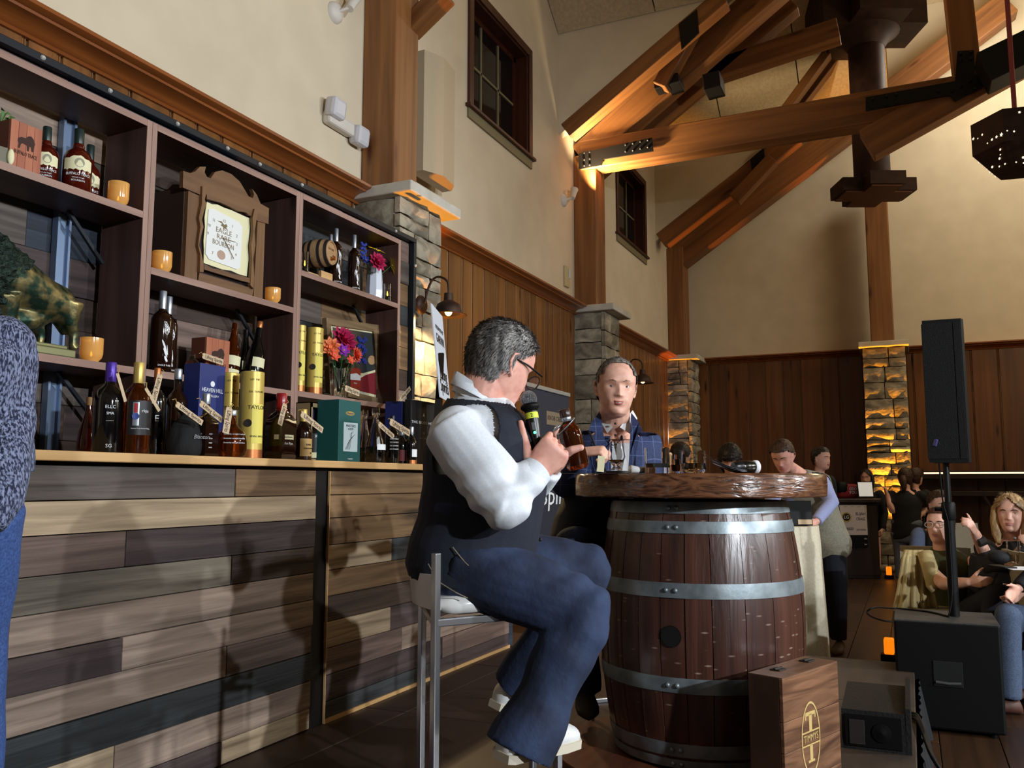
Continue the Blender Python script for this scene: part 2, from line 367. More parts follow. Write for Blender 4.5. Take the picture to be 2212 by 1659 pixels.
beam(t1, 'tie_beam', yz(1530, 160, 10.3), yz(1812, 66, 10.3), 10.2, 10.45, .24)
beam(t1, 'king_post', yz(2095, 200, 9.74), yz(2068, -40, 9.74), 9.74, 9.98, .26)
plate(t1, [(1250, 331), (1408, 297), (1411, 326), (1302, 344), (1300, 356), (1250, 365)], 9.68, [(1262, 330), (1274, 328), (1262, 345), (1274, 343), (1262, 358), (1274, 356), (1352, 313), (1368, 310), (1384, 306), (1400, 303), (1352, 327), (1368, 325), (1384, 321), (1400, 318)])
plate(t1, [(1870, 210), (2063, 175), (2068, 110), (2104, 108), (2106, 160), (2122, 157), (2135, 180), (2062, 219), (2052, 205), (1870, 240)], 9.46, [(1885, 215), (1915, 209), (1936, 205), (1885, 233), (1915, 228), (1936, 223), (2027, 198), (2057, 197), (2076, 187), (2096, 175), (2115, 166), (2085, 201), (2105, 190), (2075, 117), (2096, 114), (2075, 131), (2096, 128)])
plate(t1, [(1466, 52), (1505, 20), (1510, 70), (1472, 106)], 9.23, [])
for a, b, h in (((1414, 186), (1468, 170), .12), ((1520, 182), (1557, 172), .2)): beam(t1, 'hanger', yz(*a, 9.6), yz(*b, 9.6), 9.55, 9.85, h, m_steel)
t3 = thing('timber_truss', 'far timber roof truss rising from the corner post along the end wall', 'truss', (0, 0, 0))
beam(t3, 'rafter', yz(1416, 527, 13.6), yz(1720, 290, 13.6), 13.6, 13.82, .27)
beam(t3, 'rafter', yz(1455, 560, 14.3), yz(2180, 2, 14.3), 14.3, 14.6, .4)
beam(t3, 'strut', yz(1690, 240, 12.3), yz(1822, 62, 12.3), 12.3, 12.5, .12)
beam(t3, 'strut', yz(1712, 240, 12.6), yz(1838, 75, 12.6), 12.6, 12.8, .14)
beam(t3, 'strut', yz(1585, 428, 13.5), yz(1668, 340, 13.5), 13.5, 13.7, .2)
plate(t3, [(1621, 345), (1650, 318), (1652, 352), (1625, 376)], 13.56, [])
t0 = thing('timber_truss', 'short lit truss brace leaving the nearest wall post at the top', 'truss', (0, 0, 0))
beam(t0, 'brace', yz(880, 62, 5.45), yz(960, -18, 5.45), 5.4, 5.56, .14)
def post(x0, x1, y0, y1, z0, z1, label, chamfer=.015):
    t = thing('timber_post', label, 'post', ((x0+x1)/2, (y0+y1)/2, z0))
    MB().box(x0, x1, y0, y1, z0, z1, None, chamfer).build('shaft', m_fir, t, off=t.location); return t
post(5.19, 5.52, 3.31, 3.6, 3.415, 6.4, 'tall square fir post on the nearest stone pilaster behind the bar shelves')
post(9.74, 10.09, 3.31, 3.6, 3.415, 5.33, 'square fir post on the middle pilaster under the steel truss plate')
post(14.29, 14.66, 3.31, 3.6, 3.415, 5.3, 'corner timber post beneath the far truss rafter end')
pL, pR = PX(1881, 734, 14.2), PX(1932, 733, 14.2)
post(14.2, 14.5, pR.y, pL.y, 3.415, PX(1890, 380, 14.2).z, 'timber post on the amber-lit end wall pilaster under the rusty pendant')
# ---- stone pilasters ----
def stone_me(w, h, d):
    nx, nz = max(2, int(w/.09)), max(2, int(h/.09)); mb = MB(); g = .006
    j = lambda a: U(-a, a)
    fr = []
    for k in range(nz+1):
        row = []
        for i in range(nx+1):
            edge = i in (0, nx) or k in (0, nz)
            y = -d+(.014 if edge else -U(.004, .036))+j(.004)
            row.append(Vector((g+(w-2*g)*i/nx+j(.005), y, g+(h-2*g)*k/nz+j(.005))))
        fr.append(row)
    b = len(mb.v)
    for row in fr: mb.v += [tuple(p) for p in row]
    N = nx+1
    for k in range(nz):
        for i in range(nx): mb.f.append((b+k*N+i, b+k*N+i+1, b+(k+1)*N+i+1, b+(k+1)*N+i))
    loop = [(0, i) for i in range(N)]+[(k, nx) for k in range(1, nz+1)]+[(nz, i) for i in range(nx-1, -1, -1)]+[(k, 0) for k in range(nz-1, 0, -1)]
    c = len(mb.v)
    for k, i in loop: p = fr[k][i]; mb.v.append((p.x, 0, p.z))
    n = len(loop)
    for q in range(n):
        k, i = loop[q]; k2, i2 = loop[(q+1) % n]
        mb.f.append((b+k*N+i, c+q, c+(q+1) % n, b+k2*N+i2))
    return mb.mesh(smooth=60)
def ashlar(parent, off, org, rz, w, z0, z1, d=.06, big=.3):
    z = z0
    while z < z1-.03:
        h = U(.15, big); h = z1-z if z1-z-h < .07 else h
        x = 0
        while x < w-.02:
            b = U(.2, .46) if h > .16 else U(.12, .3); b = w-x if w-x-b < .1 else b
            parts = [(z, h)] if (h < .19 or U(0, 1) < .68) else [(z, h*.45), (z+h*.45, h*.55)]
            for zz, hh in parts:
                o = ob('stone', stone_me(b, hh, d), m_stone, parent)
                v = Matrix.Rotation(rz, 3, 'Z') @ Vector((x, 0, 0)); o.location = (org[0]+v.x-off[0], org[1]+v.y-off[1], zz); o.rotation_euler = (0, 0, rz)
            x += b
        z += h
def pilaster(x0, x1, y0, y1, cx0, cx1, cy0, cy1, label, faces, ztop=3.335):
    t = thing('stone_pilaster', label, 'pilaster', ((x0+x1)/2, (y0+y1)/2, 0)); o = t.location
    MB().box(x0+.055, x1-.055 if x1 < 14 else x1-.001, y0+.055, y1-.001, 0, ztop).build('core', m_mortar, t, off=(o.x, o.y, 0))
    if 'Y' in faces: ashlar(t, o, (x0, y0+.06), 0, x1-x0, 0, ztop)
    if 'X' in faces: ashlar(t, o, (x0+.06, y1), -pi/2, (y1-y0)-(.062 if 'Y' in faces else 0), 0, ztop)
    MB().box(cx0, cx1, cy0, cy1, ztop, 3.415, None, .01).build('capstone', m_cap, t, off=(o.x, o.y, 0)); return t
pilaster(5.11, 5.72, 3.19, 3.6, 5.04, 5.79, 3.07, 3.6, 'stone pilaster beside the bar shelves carrying the gooseneck lamp', 'XY')
pilaster(9.70, 10.28, 3.19, 3.6, 9.63, 10.35, 3.07, 3.6, 'middle stone pilaster behind the man in the blue blazer', 'XY')
pilaster(14.17, 14.8, 3.19, 3.6, 14.1, 14.85, 3.07, 3.6, 'amber-lit stone pilaster in the far corner', 'XY')
a, b = PX(1853, 738, 13.95), PX(1963, 735, 13.95)
pilaster(14.06, 14.85, b.y+.05, a.y-.05, 13.95, 14.85, b.y, a.y, 'amber-glowing stone pilaster in the middle of the end wall', 'X')
# ---------------- bar front, counter, shelf unit, plank backing ----------------
PAL = dict(grey=((72, 64, 58), (98, 88, 80)), tan=((150, 128, 100), (186, 164, 134)), mauve=((98, 80, 72), (128, 106, 96)), plum=((60, 48, 48), (82, 68, 66)),
           green=((96, 88, 76), (128, 118, 102)), pink=((132, 112, 98), (164, 142, 126)), brown=((96, 72, 48), (126, 98, 68)), coal=((40, 42, 44), (58, 60, 62)), dark=((52, 40, 34), (74, 58, 48)), blue=((34, 40, 50), (52, 60, 72)))
def pm(k): return WOOD('reclaimed_'+k, tuple(int(v*.84) for v in PAL[k][0]), tuple(min(255, int(v*1.1)) for v in PAL[k][1]), 'X', 1.1, .7, .12, .5, knots=tuple(int(v*.5) for v in PAL[k][0]))
bar = thing('bar_counter', 'bar with a light wooden top and a front of mixed reclaimed planks', 'bar', (3.1, 2.42, .3))
BO = bar.location
m_maple = WOOD('maple_top', (190, 148, 96), (214, 174, 120), 'X', 1, .4, 0, .03)
m_bolt = M('bright_bolt', (225, 225, 220), .25, metal=.6)
ZB = [1.352, 1.248, 1.149, 1.035, .929, .819, .714, .604, .494, .385, .302]
J = lambda px, py: PY(px, py, 2.27).x
XL, X1, X2, XR = 1.2, 2.995, 3.085, 4.94
rows1 = [([J(509, 1040)], ['grey', 'brown']), ([J(34, 1120)], ['plum', 'tan']), ([J(270, 1190)], ['mauve', 'plum']), ([J(500, 1230)], ['green', 'dark']), ([J(19, 1370)], ['tan', 'pink']),
         ([J(262, 1410)], ['plum', 'pink']), ([J(491, 1430)], ['pink', 'mauve']), ([], ['coal']), ([J(249, 1600)], ['tan', 'pink']), ([J(480, 1617)], ['plum', 'tan'])]
rows2 = [([3.9], ['brown', 'tan']), ([4.2], ['brown', 'dark']), ([4.05], ['brown', 'brown']), ([J(846, 1180)], ['tan', 'coal']), ([4.4], ['brown', 'dark']), ([4.0], ['dark', 'plum']),
         ([J(844, 1330), 4.5], ['tan', 'plum', 'coal']), ([3.7], ['mauve', 'pink']), ([4.1], ['plum', 'mauve']), ([3.95], ['coal', 'plum'])]
for rows, a, b in ((rows1, XL, X1), (rows2, X2, XR)):
    for i, (js, cs) in enumerate(rows):
        xs = [a]+js+[b]
        for k, c in enumerate(cs):
            y = 2.27+U(-.004, .004)
            MB().box(xs[k]+.0015, xs[k+1]-.0015, y, y+.02, ZB[i+1]+.0015, ZB[i]-.0015, None, .002).build('plank', pm(c), bar, off=BO)
MB().box(XL, XR, 2.292, 2.56, .302, 1.36).build('carcass', m_steel, bar, off=BO)
MB().box(X1+.002, X2-.002, 2.278, 2.292, .302, 1.36).build('corner_post', M('black_paint', (16, 16, 17), .4), bar, off=BO)
MB().box(XR, XR+.06, 2.27, 2.56, .302, 1.36, None, .004).build('end_post', pm('blue'), bar, off=BO)
MB().box(X2, XR, 2.262, 2.27, .301, .318).build('base_strip', m_maple, bar, off=BO)
MB().box(X2-.004, X2, 2.262, 2.272, .302, 1.35).build('edge_strip', m_maple, bar, off=BO)
MB().box(XL, 5.02, 2.22, 2.64, 1.363, 1.393, None, .004).build('countertop', m_maple, bar, off=BO)
# plank wall behind the shelves
pw = thing('plank_wall', 'free-standing backing wall of dark mixed planks in a black bolted frame', 'wall panel', (2.9, 3.03, .3)); WO = pw.location
m_frame = M('black_frame', (30, 34, 40), .45, metal=.3)
z = 2.92; ks = ['blue', 'dark', 'grey', 'mauve', 'coal', 'grey', 'plum', 'pink', 'brown', 'mauve', 'dark', 'grey']; i = 0
while z > .4:
    h = U(.13, .155); x = .9-U(0, .8)
    while x < 4.95:
        L = U(.55, 1.1); a = max(x, .9); b = min(x+L, 4.95)
        if b-a > .06:
            y = 3.02+U(0, .008); MB().box(a+.002, b-.002, y, y+.018, z-h+.002, z, None, .002).build('plank', pm(ks[(i*5+rnd.randrange(3)) % len(ks)]), pw, off=WO)
        x += L; i += 1
    z -= h
MB().box(.9, 4.985, 3.042, 3.07, .302, 2.94).build('board', m_frame, pw, off=WO)
MB().box(.9, 4.985, 2.985, 3.042, 2.925, 2.958, None, .004).build('frame_strip', m_frame, pw, off=WO)
MB().box(4.952, 4.985, 2.985, 3.042, .302, 2.925, None, .004).build('frame_strip', m_frame, pw, off=WO)
for px, py in ((92, 130), (237, 205), (383, 281), (491, 334), (561, 366), (652, 406), (855, 500)):
    p = PY(px, py+1, 2.983); MB().ball((p.x, 2.983, 2.94), .011, 8, 5).build('bolt', m_bolt, pw, off=WO)
p = PY(879, 566, 2.983); MB().ball((4.966, 2.983, p.z), .011, 8, 5).build('bolt', m_bolt, pw, off=WO)
a, b = PY(131, 400, 2.985), PY(160, 400, 2.985)
mb = MB().box(a.x, b.x, 3.0, 3.018, .31, 2.76); mb.box(a.x, a.x+.01, 2.985, 3.0, .31, 2.76); mb.box(b.x-.01, b.x, 2.985, 3.0, .31, 2.76); mb.build('steel_channel', M('galvanised_blue', (120, 138, 165), .35, metal=.55), pw, off=WO)
# shelves
sh = thing('bar_shelf', 'dark stained three-bay shelf unit behind the bar', 'shelf', (2.9, 2.87, .3)); SO = sh.location
m_waln = WOOD('stained_board', (72, 48, 42), (104, 74, 64), 'X', .6, .5, .12, .1, knots=(36, 22, 18))
m_walz = WOOD('stained_side', (62, 41, 36), (92, 64, 56), 'Z', .6, .5, .12, .1, knots=(34, 20, 16))
m_edge = WOOD('sawn_edge', (128, 98, 86), (168, 136, 122), 'Z', .8, .6, .1, .1)  # pinkish front edges, the light on them put into a paler colour
m_edgex = WOOD('lit_edge_x', (128, 98, 86), (168, 136, 122), 'X', .8, .6, .1, .1)
YF, YB = 2.75, 2.98
for x in (1.52, 2.462, 2.489, 3.412, 3.439, 4.38):
    MB().box(x, x+.025, YF+.003, YB, .302, 2.77).build('upright', m_walz, sh, off=SO)
    MB().box(x, x+.025, YF, YF+.0029, .302, 2.77).build('edge', m_edge, sh, off=SO)
SZ = dict(LU=2.385, LL=1.752, MU=2.168, ML=1.752, RU=2.372, RL=1.757)
BX = dict(L=(1.546, 2.461), M=(2.515, 3.411), R=(3.465, 4.379))
def shelf(x0, x1, zt, nm='shelf'):
    MB().box(x0, x1, YF+.003, YB, zt-.028, zt).build(nm, m_waln, sh, off=SO)
    MB().box(x0, x1, YF, YF+.0029, zt-.028, zt).build('edge', m_edgex, sh, off=SO)
for k, v in SZ.items(): shelf(*BX[k[0]], v)
for k in 'LMR': shelf(*BX[k], 2.77, 'top_board')
for x, z in ((2.46, SZ['LU']), (2.46, SZ['LL']), (3.41, SZ['MU']), (4.378, SZ['RU'])):
    MB().bar((x-.02, 2.94, z-.2), (x-.19, 2.94, z-.03), .014, .014, (0, 1, 0)).build('brace', m_frame, sh, off=SO)
# ---------------- bottles, boxes and ornaments on bar and shelves ----------------
ZC = 1.3935
g_whis = M('whiskey_glass', (150, 66, 14), .03, trans=.92, ior=1.4)
g_dark = M('dark_whiskey', (30, 12, 5), .06, coat=.6)
g_black = M('black_glass', (10, 9, 10), .08, coat=.6)
g_red = M('red_whiskey', (70, 14, 6), .06, coat=.5)
g_clear = M('clear_glass', (245, 248, 248), .02, trans=1, ior=1.45)
m_white = M('white_print', (228, 230, 232), .6)
m_ink = M('dark_ink', (34, 26, 22), .7)
m_gold = M('gold_foil', (196, 170, 92), .35, metal=.5)
m_silver = M('silver_foil', (170, 176, 184), .3, metal=.7)
m_green = M('dark_green_foil', (28, 42, 38), .35)
m_copper = M('copper_foil', (176, 106, 58), .35, metal=.6)
m_purple = M('purple_foil', (74, 46, 150), .35, metal=.3)
m_redwax = M('red_wax', (140, 16, 24), .3, coat=.4)
m_cream = M('cream_label', (226, 220, 178), .7)
m_card = M('kraft_tag', (196, 172, 140), .8)
m_twine = M('gold_twine', (196, 160, 96), .6)
PROF = dict(
 eagle=[(.9, 0), (1, .02), (1, .60), (.97, .65), (.84, .70), (.55, .735), (.36, .76), (.32, .80), (.32, 1)],
 bt=[(.92, 0), (1, .02), (1, .46), (.98, .52), (.85, .60), (.55, .66), (.40, .69), (.42, .72), (.38, .75), (.33, .77), (.33, 1)],
 tall=[(.92, 0), (1, .02), (1, .56), (.97, .62), (.80, .69), (.45, .745), (.36, .77), (.34, 1)],
 round=[(.7, 0), (.9, .04), (1, .18), (1, .34), (.92, .48), (.7, .58), (.4, .66), (.28, .72), (.26, 1)],
 pear=[(.85, 0), (1, .05), (1, .22), (.85, .4), (.55, .58), (.36, .7), (.28, .8), (.27, 1)],
 square=[(.95, 0), (1, .02), (1, .50), (.94, .56), (.6, .62), (.38, .66), (.34, .70), (.34, 1)],
 champ=[(.92, 0), (1, .02), (1, .42), (.92, .52), (.66, .62), (.42, .72), (.36, .8), (.32, 1)],
 short=[(.92, 0), (1, .03), (1, .52), (.95, .6), (.72, .68), (.46, .73), (.4, .78), (.4, 1)])
def spot(px, py, Y): p = PY(px, py, Y); return p, (p-CAM).dot(FW)
def band(parent, r, z0, z1, mat, name='label', a0=-1.1, a1=1.1, n=12, yaw=0):
    mb = MB(); rs = [[Vector((r*sin(a0+(a1-a0)*j/n+yaw), -r*cos(a0+(a1-a0)*j/n+yaw), z)) for j in range(n+1)] for z in (z0, z1)]
    mb.rings(rs, False, False); return mb.build(name, mat, parent, smooth=True)
def bottle(label, px, pytop, wpx, Y, zb, kind, glass, cap, capf=.2, name='bottle', group=None, sq=False, capw=1.08, neck=None):
    p, D = spot(px, pytop, Y); h = p.z-zb; r = wpx/2*D/FPX
    t = thing(name, label, 'bottle', (p.x, Y, zb), 0, group); t['h'] = h; t['r'] = r
    pr = PROF[kind]; n = 24
    body = [(a*r, b*h) for a, b in pr if b < 1]+[(pr[-1][0]*r, h*(1-capf*.5))]
    mb = MB()
    if sq:
        rs = []
        for rr, zz in body:
            e = max(0, min(1, (rr/r-.4)/.5)); q = []
            for j in range(n):
                a = 2*pi*j/n+pi/4; k = 1/max(abs(cos(a)), abs(sin(a)))*.86; s_ = rr*(1+(k-1)*e); q.append(Vector((s_*cos(a), s_*sin(a), zz)))
            rs.append(q)
        mb.rings(rs)
    else: mb.lathe(body, n)
    mb.build('glass', glass, t, smooth=50)
    cr = pr[-1][0]*r*capw
    if cap: MB().lathe([(cr*.96, h*(1-capf)), (cr, h*(1-capf)+.002), (cr, h-.004), (cr*.9, h), (0.001, h)], 16).build('cap', cap, t, smooth=50)
    if neck: MB().lathe([(cr*1.05, h*(1-capf)-.012), (cr*1.05, h*(1-capf))], 16).build('neck_ring', neck, t, smooth=True)
    del t['h'], t['r']
    return t, h, r
def gtag(parent, p0, p1, wpx, Y, txt='Lifting Spirits', tilt=0, mat=None):
    a = PY(*p0, Y); b = PY(*p1, Y); D = (a-CAM).dot(FW); d = b-a; L = d.length; d.normalize(); y = Vector((0, 1, 0)); zz = d.cross(y)
    m = Matrix((d, y, zz)).transposed().to_4x4(); m.translation = a-parent.location
    if tilt: m = m @ Matrix.Rotation(tilt, 4, 'X')
    w = wpx*D/FPX
    tg = MB().prism([(0, -w*.3), (w*.2, -w*.5), (L, -w*.5), (L, w*.5), (w*.2, w*.5), (0, w*.3)], 0, .001, m @ Matrix.Rotation(pi/2, 4, 'X')).build('tag', mat or m_card, parent)
    if txt: text(txt, w*.85, m_ink, tg, m @ Matrix.Translation((L*.54, -.0014, 0)), wide=L*.8)
    MB().tube([m @ Vector((.004, -.002, 0)), m @ Vector((-.012, -.004, .012)), m @ Vector((-.02, .0, .004))], .0012, 5).build('twine', m_twine, parent)
    return tg
def decal(parent, txt, size, mat, r, z, yaw=0, wide=None):
    me = text_me(txt, size, bend=r+.0006, wide=wide); me.transform(Matrix.Translation((0, 0, z)) @ Matrix.Rotation(yaw, 4, 'Z')); return ob('lettering', me, mat, parent)
YAWB = -.62   # labels are turned towards the room corner where the camera stands
def pbox(name, label, cat, l, e, r, pyt, Y, zb, mat, ptop_at=None, group=None):
    """upright carton square to the bar: pixel columns of left face, near edge and right edge, and its top row at the near edge"""
    pe = PY(e, pyt, Y); xr = PY(r, pyt+5, Y).x; rl = ray(l, pyt); Y2 = min(pe.x*rl.y/rl.x, Y+.16); h = pe.z-zb
    t = thing(name, label, cat, (pe.x, Y, zb), 0, group)
    return t, xr-pe.x, max(.04, Y2-Y), h
# --- row along the counter, from the left ---
t, h, r = bottle('dark red round decanter at the left end of the bar row', 193, 858, 42, 2.54, ZC, 'pear', g_red, M('cork', (178, 140, 96), .8), .14)
t, h, r = bottle('tall black bottle with a purple foil neck', 241, 783, 62, 2.36, ZC, 'tall', g_black, m_purple, .22)
decal(t, 'ELLC', h*.05, m_white, r, h*.5, YAWB); decal(t, 'SMA', h*.04, m_white, r, h*.43, YAWB); decal(t, '___', h*.05, m_white, r, h*.37, YAWB); decal(t, 'SG', h*.055, m_white, r, h*.08, YAWB)
gtag(t, (253, 806), (271, 868), 8, 2.3, '')
t, h, r = bottle('amber whiskey bottle with gold foil neck and black crest label', 301, 783, 58, 2.3, ZC, 'tall', g_whis, m_gold, .24)
lb = band(t, r+.001, h*.2, h*.57, M('black_label', (26, 24, 26), .5), yaw=-.4, a0=-.95, a1=.95)
band(lb, r+.0016, h*.3, h*.55, m_silver, 'crest', -.2, .22, yaw=-.8); band(lb, r+.002, h*.44, h*.54, M('crest_red', (160, 30, 36), .5), 'crest_top', -.12, .12, yaw=-.8)
mb = MB().lathe([(.001, 0), (.011, .001), (.011, 0)], 16, Matrix.Rotation(-.8, 4, 'Z') @ Matrix.Translation((0, -r-.0025, h*.4)) @ Matrix.Rotation(pi/2, 4, 'X')); mb.build('seal', M('seal_blue', (60, 80, 150), .5), lb)
decal(lb, 'rkju', h*.05, m_white, r+.001, h*.46, -.15); decal(lb, 'Kentucky Straight Bourbon Whiskey', h*.018, m_white, r+.001, h*.27, -.4, wide=r*1.4)
gtag(t, (314, 838), (344, 888), 8, 2.26, '')
t, h, r = bottle('dark bottle with a copper foil neck behind the amber one', 341, 795, 40, 2.46, ZC, 'eagle', g_black, m_copper, .16)
decal(t, 'E', h*.1, m_white, r, h*.42, YAWB)
gtag(t, (346, 808), (330, 872), 15, 2.42, 'Lifting Spirits')
t, h, r = bottle('whiskey bottle with a clear neck and pewter stopper', 386, 797, 46, 2.5, ZC, 'tall', g_dark, m_silver, .12)
MB().lathe([(.35*r, h*.78), (.36*r, h*.88)], 16).build('neck_glass', g_clear, t, smooth=True)
# velvet bag
p, D = spot(392, 905, 2.33); bag = thing('velvet_bag', 'black velvet drawstring bag with a silver script name on the bar', 'bag', (p.x+.02, 2.33, ZC)); hb = p.z-ZC+.03
mb = MB(); rs = []
for k, (rr, zz) in enumerate([(.05, 0), (.064, .01), (.066, .05), (.058, .1), (.045, .14), (.02, .165), (.016, .172), (.03, .19), (.036, hb)]):
    rs.append([Vector((rr*(1+.07*sin(j*5+k))*cos(2*pi*j/24), rr*.8*(1+.07*sin(j*5+k))*sin(2*pi*j/24), zz*hb/.19 if zz != hb else hb)) for j in range(24)])
mb.rings(rs).build('pouch', NM('black_velvet', (9, 9, 9), (20, 20, 21), (30, 30, 12), .85, .3), bag, smooth=True)
text('Blanton', .02, M('dull_silver', (130, 130, 128), .5), bag, T(.02, -.058, hb*.42, -.3), shear=.3)
MB().tube([(0, -.03, hb*.85), (.03, -.045, hb*.87), (.05, -.05, hb*.97)], .002, 6).build('cord', m_twine, bag)
gtag(bag, (380, 872), (437, 914), 13, 2.24)
# blue carton
m_navy = M('navy_card', (30, 42, 104), .55)
t, w, d, h = pbox('bottle_box', 'tall navy blue carton with white distillery name', 'box', 398, 433, 488, 783, 2.42, ZC, m_navy)
MB().box(0, w, 0, d, 0, h, None, .003).build('carton', m_navy, t)
text('HEAVEN HILL', .022, m_white, t, (w/2, -.0008, h*.72), wide=w*.82); text('DISTILLERY', .012, m_white, t, (w/2, -.0008, h*.66), wide=w*.52)
shape('emblem', ell(.011, .011), m_white, t, (w/2, -.0002, h*.79))
t, h, r = bottle('square clear bottle with black label in front of the navy carton', 447, 850, 44, 2.3, ZC, 'square', g_dark, m_silver, .17, sq=True)
for k in range(4): decal(t, 'SMALL BATCH' if k == 2 else 'DOUBLE OAKED WHISKEY', h*.028, m_white, r*.92, h*(.14+.07*k), YAWB, wide=r*1.1)
gtag(t, (432, 870), (480, 908), 14, 2.24)
t, h, r = bottle('squat round amber decanter with a ball stopper', 503, 886, 64, 2.29, ZC, 'round', g_whis, m_silver, .12)
for k in range(3): decal(t, 'Kentucky straight bourbon', h*.04, m_white, r, h*(.3+.09*k), YAWB, wide=r*1.5)
gtag(t, (496, 880), (487, 936), 20, 2.22)
# cylinder tubes
m_tube = M('gold_tube', (196, 170, 84), .38, metal=.25); m_tlab = M('yellow_label', (226, 210, 96), .6)
def tube(label, px, pyt, wpx, Y, zb):
    p, D = spot(px, pyt, Y); h = p.z-zb; r = wpx/2*D/FPX
    t = thing('bottle_tube', label, 'tube', (p.x, Y, zb), 0, 'gold gift tubes'); MB().lathe([(r, 0), (r, h-.002), (r-.003, h), (.001, h)], 28).build('tube', m_tube, t, smooth=50)
    MB().lathe([(r+.0006, h*.0), (r+.0006, h*.1)], 28, cap=False).build('base_band', m_copper, t, smooth=True)
    lb = band(t, r+.0008, h*.17, h*.62, m_tlab, 'label', -.2, .95, yaw=-.6)
    decal(lb, 'TAYLOR', h*.062, m_ink, r+.001, h*.58, -.3); decal(t, 'LEY THE', h*.03, m_ink, r, h*.9, -.6); decal(t, 'E.H. TAYLOR', h*.03, m_ink, r, h*.76, -.45); decal(lb, 'SMALL BATCH', h*.03, m_ink, r+.001, h*.25, -.2)
    me = MB().lathe([(.001, 0), (h*.045, .0006), (h*.045, 0)], 18, Matrix.Rotation(-1.1, 4, 'Z') @ Matrix.Translation((0, -r-.0012, h*.4)) @ Matrix.Rotation(pi/2, 4, 'X')); me.build('portrait', m_ink, t)
    return t
tube('gold gift tube on the bar half hidden behind the round decanter', 497, 806, 40, 2.44, ZC)
tube('gold gift tube standing at the front edge of the bar', 546, 804, 50, 2.32, ZC)
t, h, r = bottle('dark whiskey bottle sealed in red wax', 609, 850, 54, 2.34, ZC, 'short', g_dark, m_redwax, .24, capw=1.1, neck=m_redwax, sq=True)
band(t, r+.001, h*.3, h*.37, m_cream, yaw=-.3); decal(t, 'Maker Reserve', h*.03, m_ink, r+.0015, h*.335, -.3); decal(t, 'John Ryan', h*.05, m_white, r, h*.24, -.2)
gtag(t, (616, 872), (604, 918), 15, 2.28)
t, h, r = bottle('brown bottle with gold shield label beside the window carton', 656, 884, 38, 2.32, ZC, 'short', g_dark, m_gold, .3)
band(t, r+.001, h*.08, h*.42, M('tan_label', (176, 142, 84), .6), yaw=-.1); decal(t, 'RARE', h*.05, m_ink, r+.0015, h*.3, -.2); decal(t, '10', h*.05, m_ink, r+.0015, h*.14, .1); decal(t, 'INTERNATIONAL', h*.03, m_ink, r+.0015, h*.23, -.1)
gtag(t, (650, 893), (697, 930), 14, 2.25)
# window carton with a bottle in it
m_kraft = M('tan_carton', (150, 128, 92), .6)
t, w, d, h = pbox('window_carton', 'open-fronted tan gift carton holding a dark bottle', 'box', 640, 672, 718, 868, 2.42, ZC, m_kraft)
q = .014; mb = MB().box(0, w, d-.004, d, 0, h); mb.box(0, .004, 0, d, 0, h); mb.box(w-.004, w, 0, d, 0, h); mb.box(0, w, 0, d, 0, .004); mb.box(0, w, 0, d, h-.004, h)
mb.box(0, q, 0, .004, 0, h); mb.box(w-q, w, 0, .004, 0, h); mb.box(0, w, 0, .004, 0, q); mb.box(0, w, 0, .004, h-q*1.6, h); mb.build('carton', m_kraft, t)
bt = thing('bottle', 'dark labelled bottle standing inside the tan window carton', 'bottle', (t.location.x+w/2, 2.42+d/2, ZC+.005)); rr = w*.34
MB().lathe([(rr, 0), (rr, h*.5), (rr*.8, h*.6), (rr*.4, h*.66), (rr*.36, h*.8)], 20).build('glass', g_black, bt, smooth=50); MB().lathe([(rr*.42, h*.66), (rr*.42, h*.9), (.001, h*.9)], 16).build('cap', m_navy, bt)
band(bt, rr+.001, h*.05, h*.46, M('black_label', (26, 24, 26), .5)); decal(bt, 'KNOB', h*.075, m_white, rr+.0014, h*.41, -.3); decal(bt, 'CREEK', h*.05, m_white, rr+.0014, h*.34, -.3); decal(bt, '12', h*.06, m_white, rr+.0014, h*.27, .1); band(bt, rr+.0016, h*.05, h*.14, m_cream)
# teal carton
m_teal = M('teal_card', (22, 84, 82), .5)
t, w, d, h = pbox('bottle_box', 'tall teal gift carton with pale printed panel', 'box', 686, 733, 780, 862, 2.3, ZC, m_teal)
MB().box(0, w, 0, d, 0, h, None, .002).build('carton', m_teal, t)
m_pale = M('pale_panel', (190, 206, 210), .6)
pn = shape('label', [(w*.22, h*.17), (w*.86, h*.17), (w*.86, h*.64), (w*.22, h*.64)], m_pale, t, (0, 0, 0)); text("MASTER'S", .016, m_ink, pn, (w*.54, -.0014, h*.585), wide=w*.42); text('- KEEP -', .014, m_ink, pn, (w*.54, -.0014, h*.535), wide=w*.36)
br = MB()
for k in range(5): br.tube([(w*(.3+.05*k), -.0012, h*.2), (w*(.42+.04*k), -.0012, h*(.3+.03*k)), (w*(.5+.07*(k % 3)), -.0012, h*(.36+.03*k)), (w*(.62+.05*(k % 3)), -.0012, h*(.4+.025*k))], .0009, 4)
br.build('tree_print', m_ink, pn)
shape('seal', ell(w*.2, h*.035), m_gold, t, (w*.5, -.0002, h*.79)); text('Masters', .012, m_navy, t, (w*.5, -.0013, h*.79), wide=w*.3); text('TURKEY', .008, m_white, t, (w*.54, -.0008, h*.05), wide=w*.24)
gtag(t, (745, 838), (776, 850), 13, 2.36)
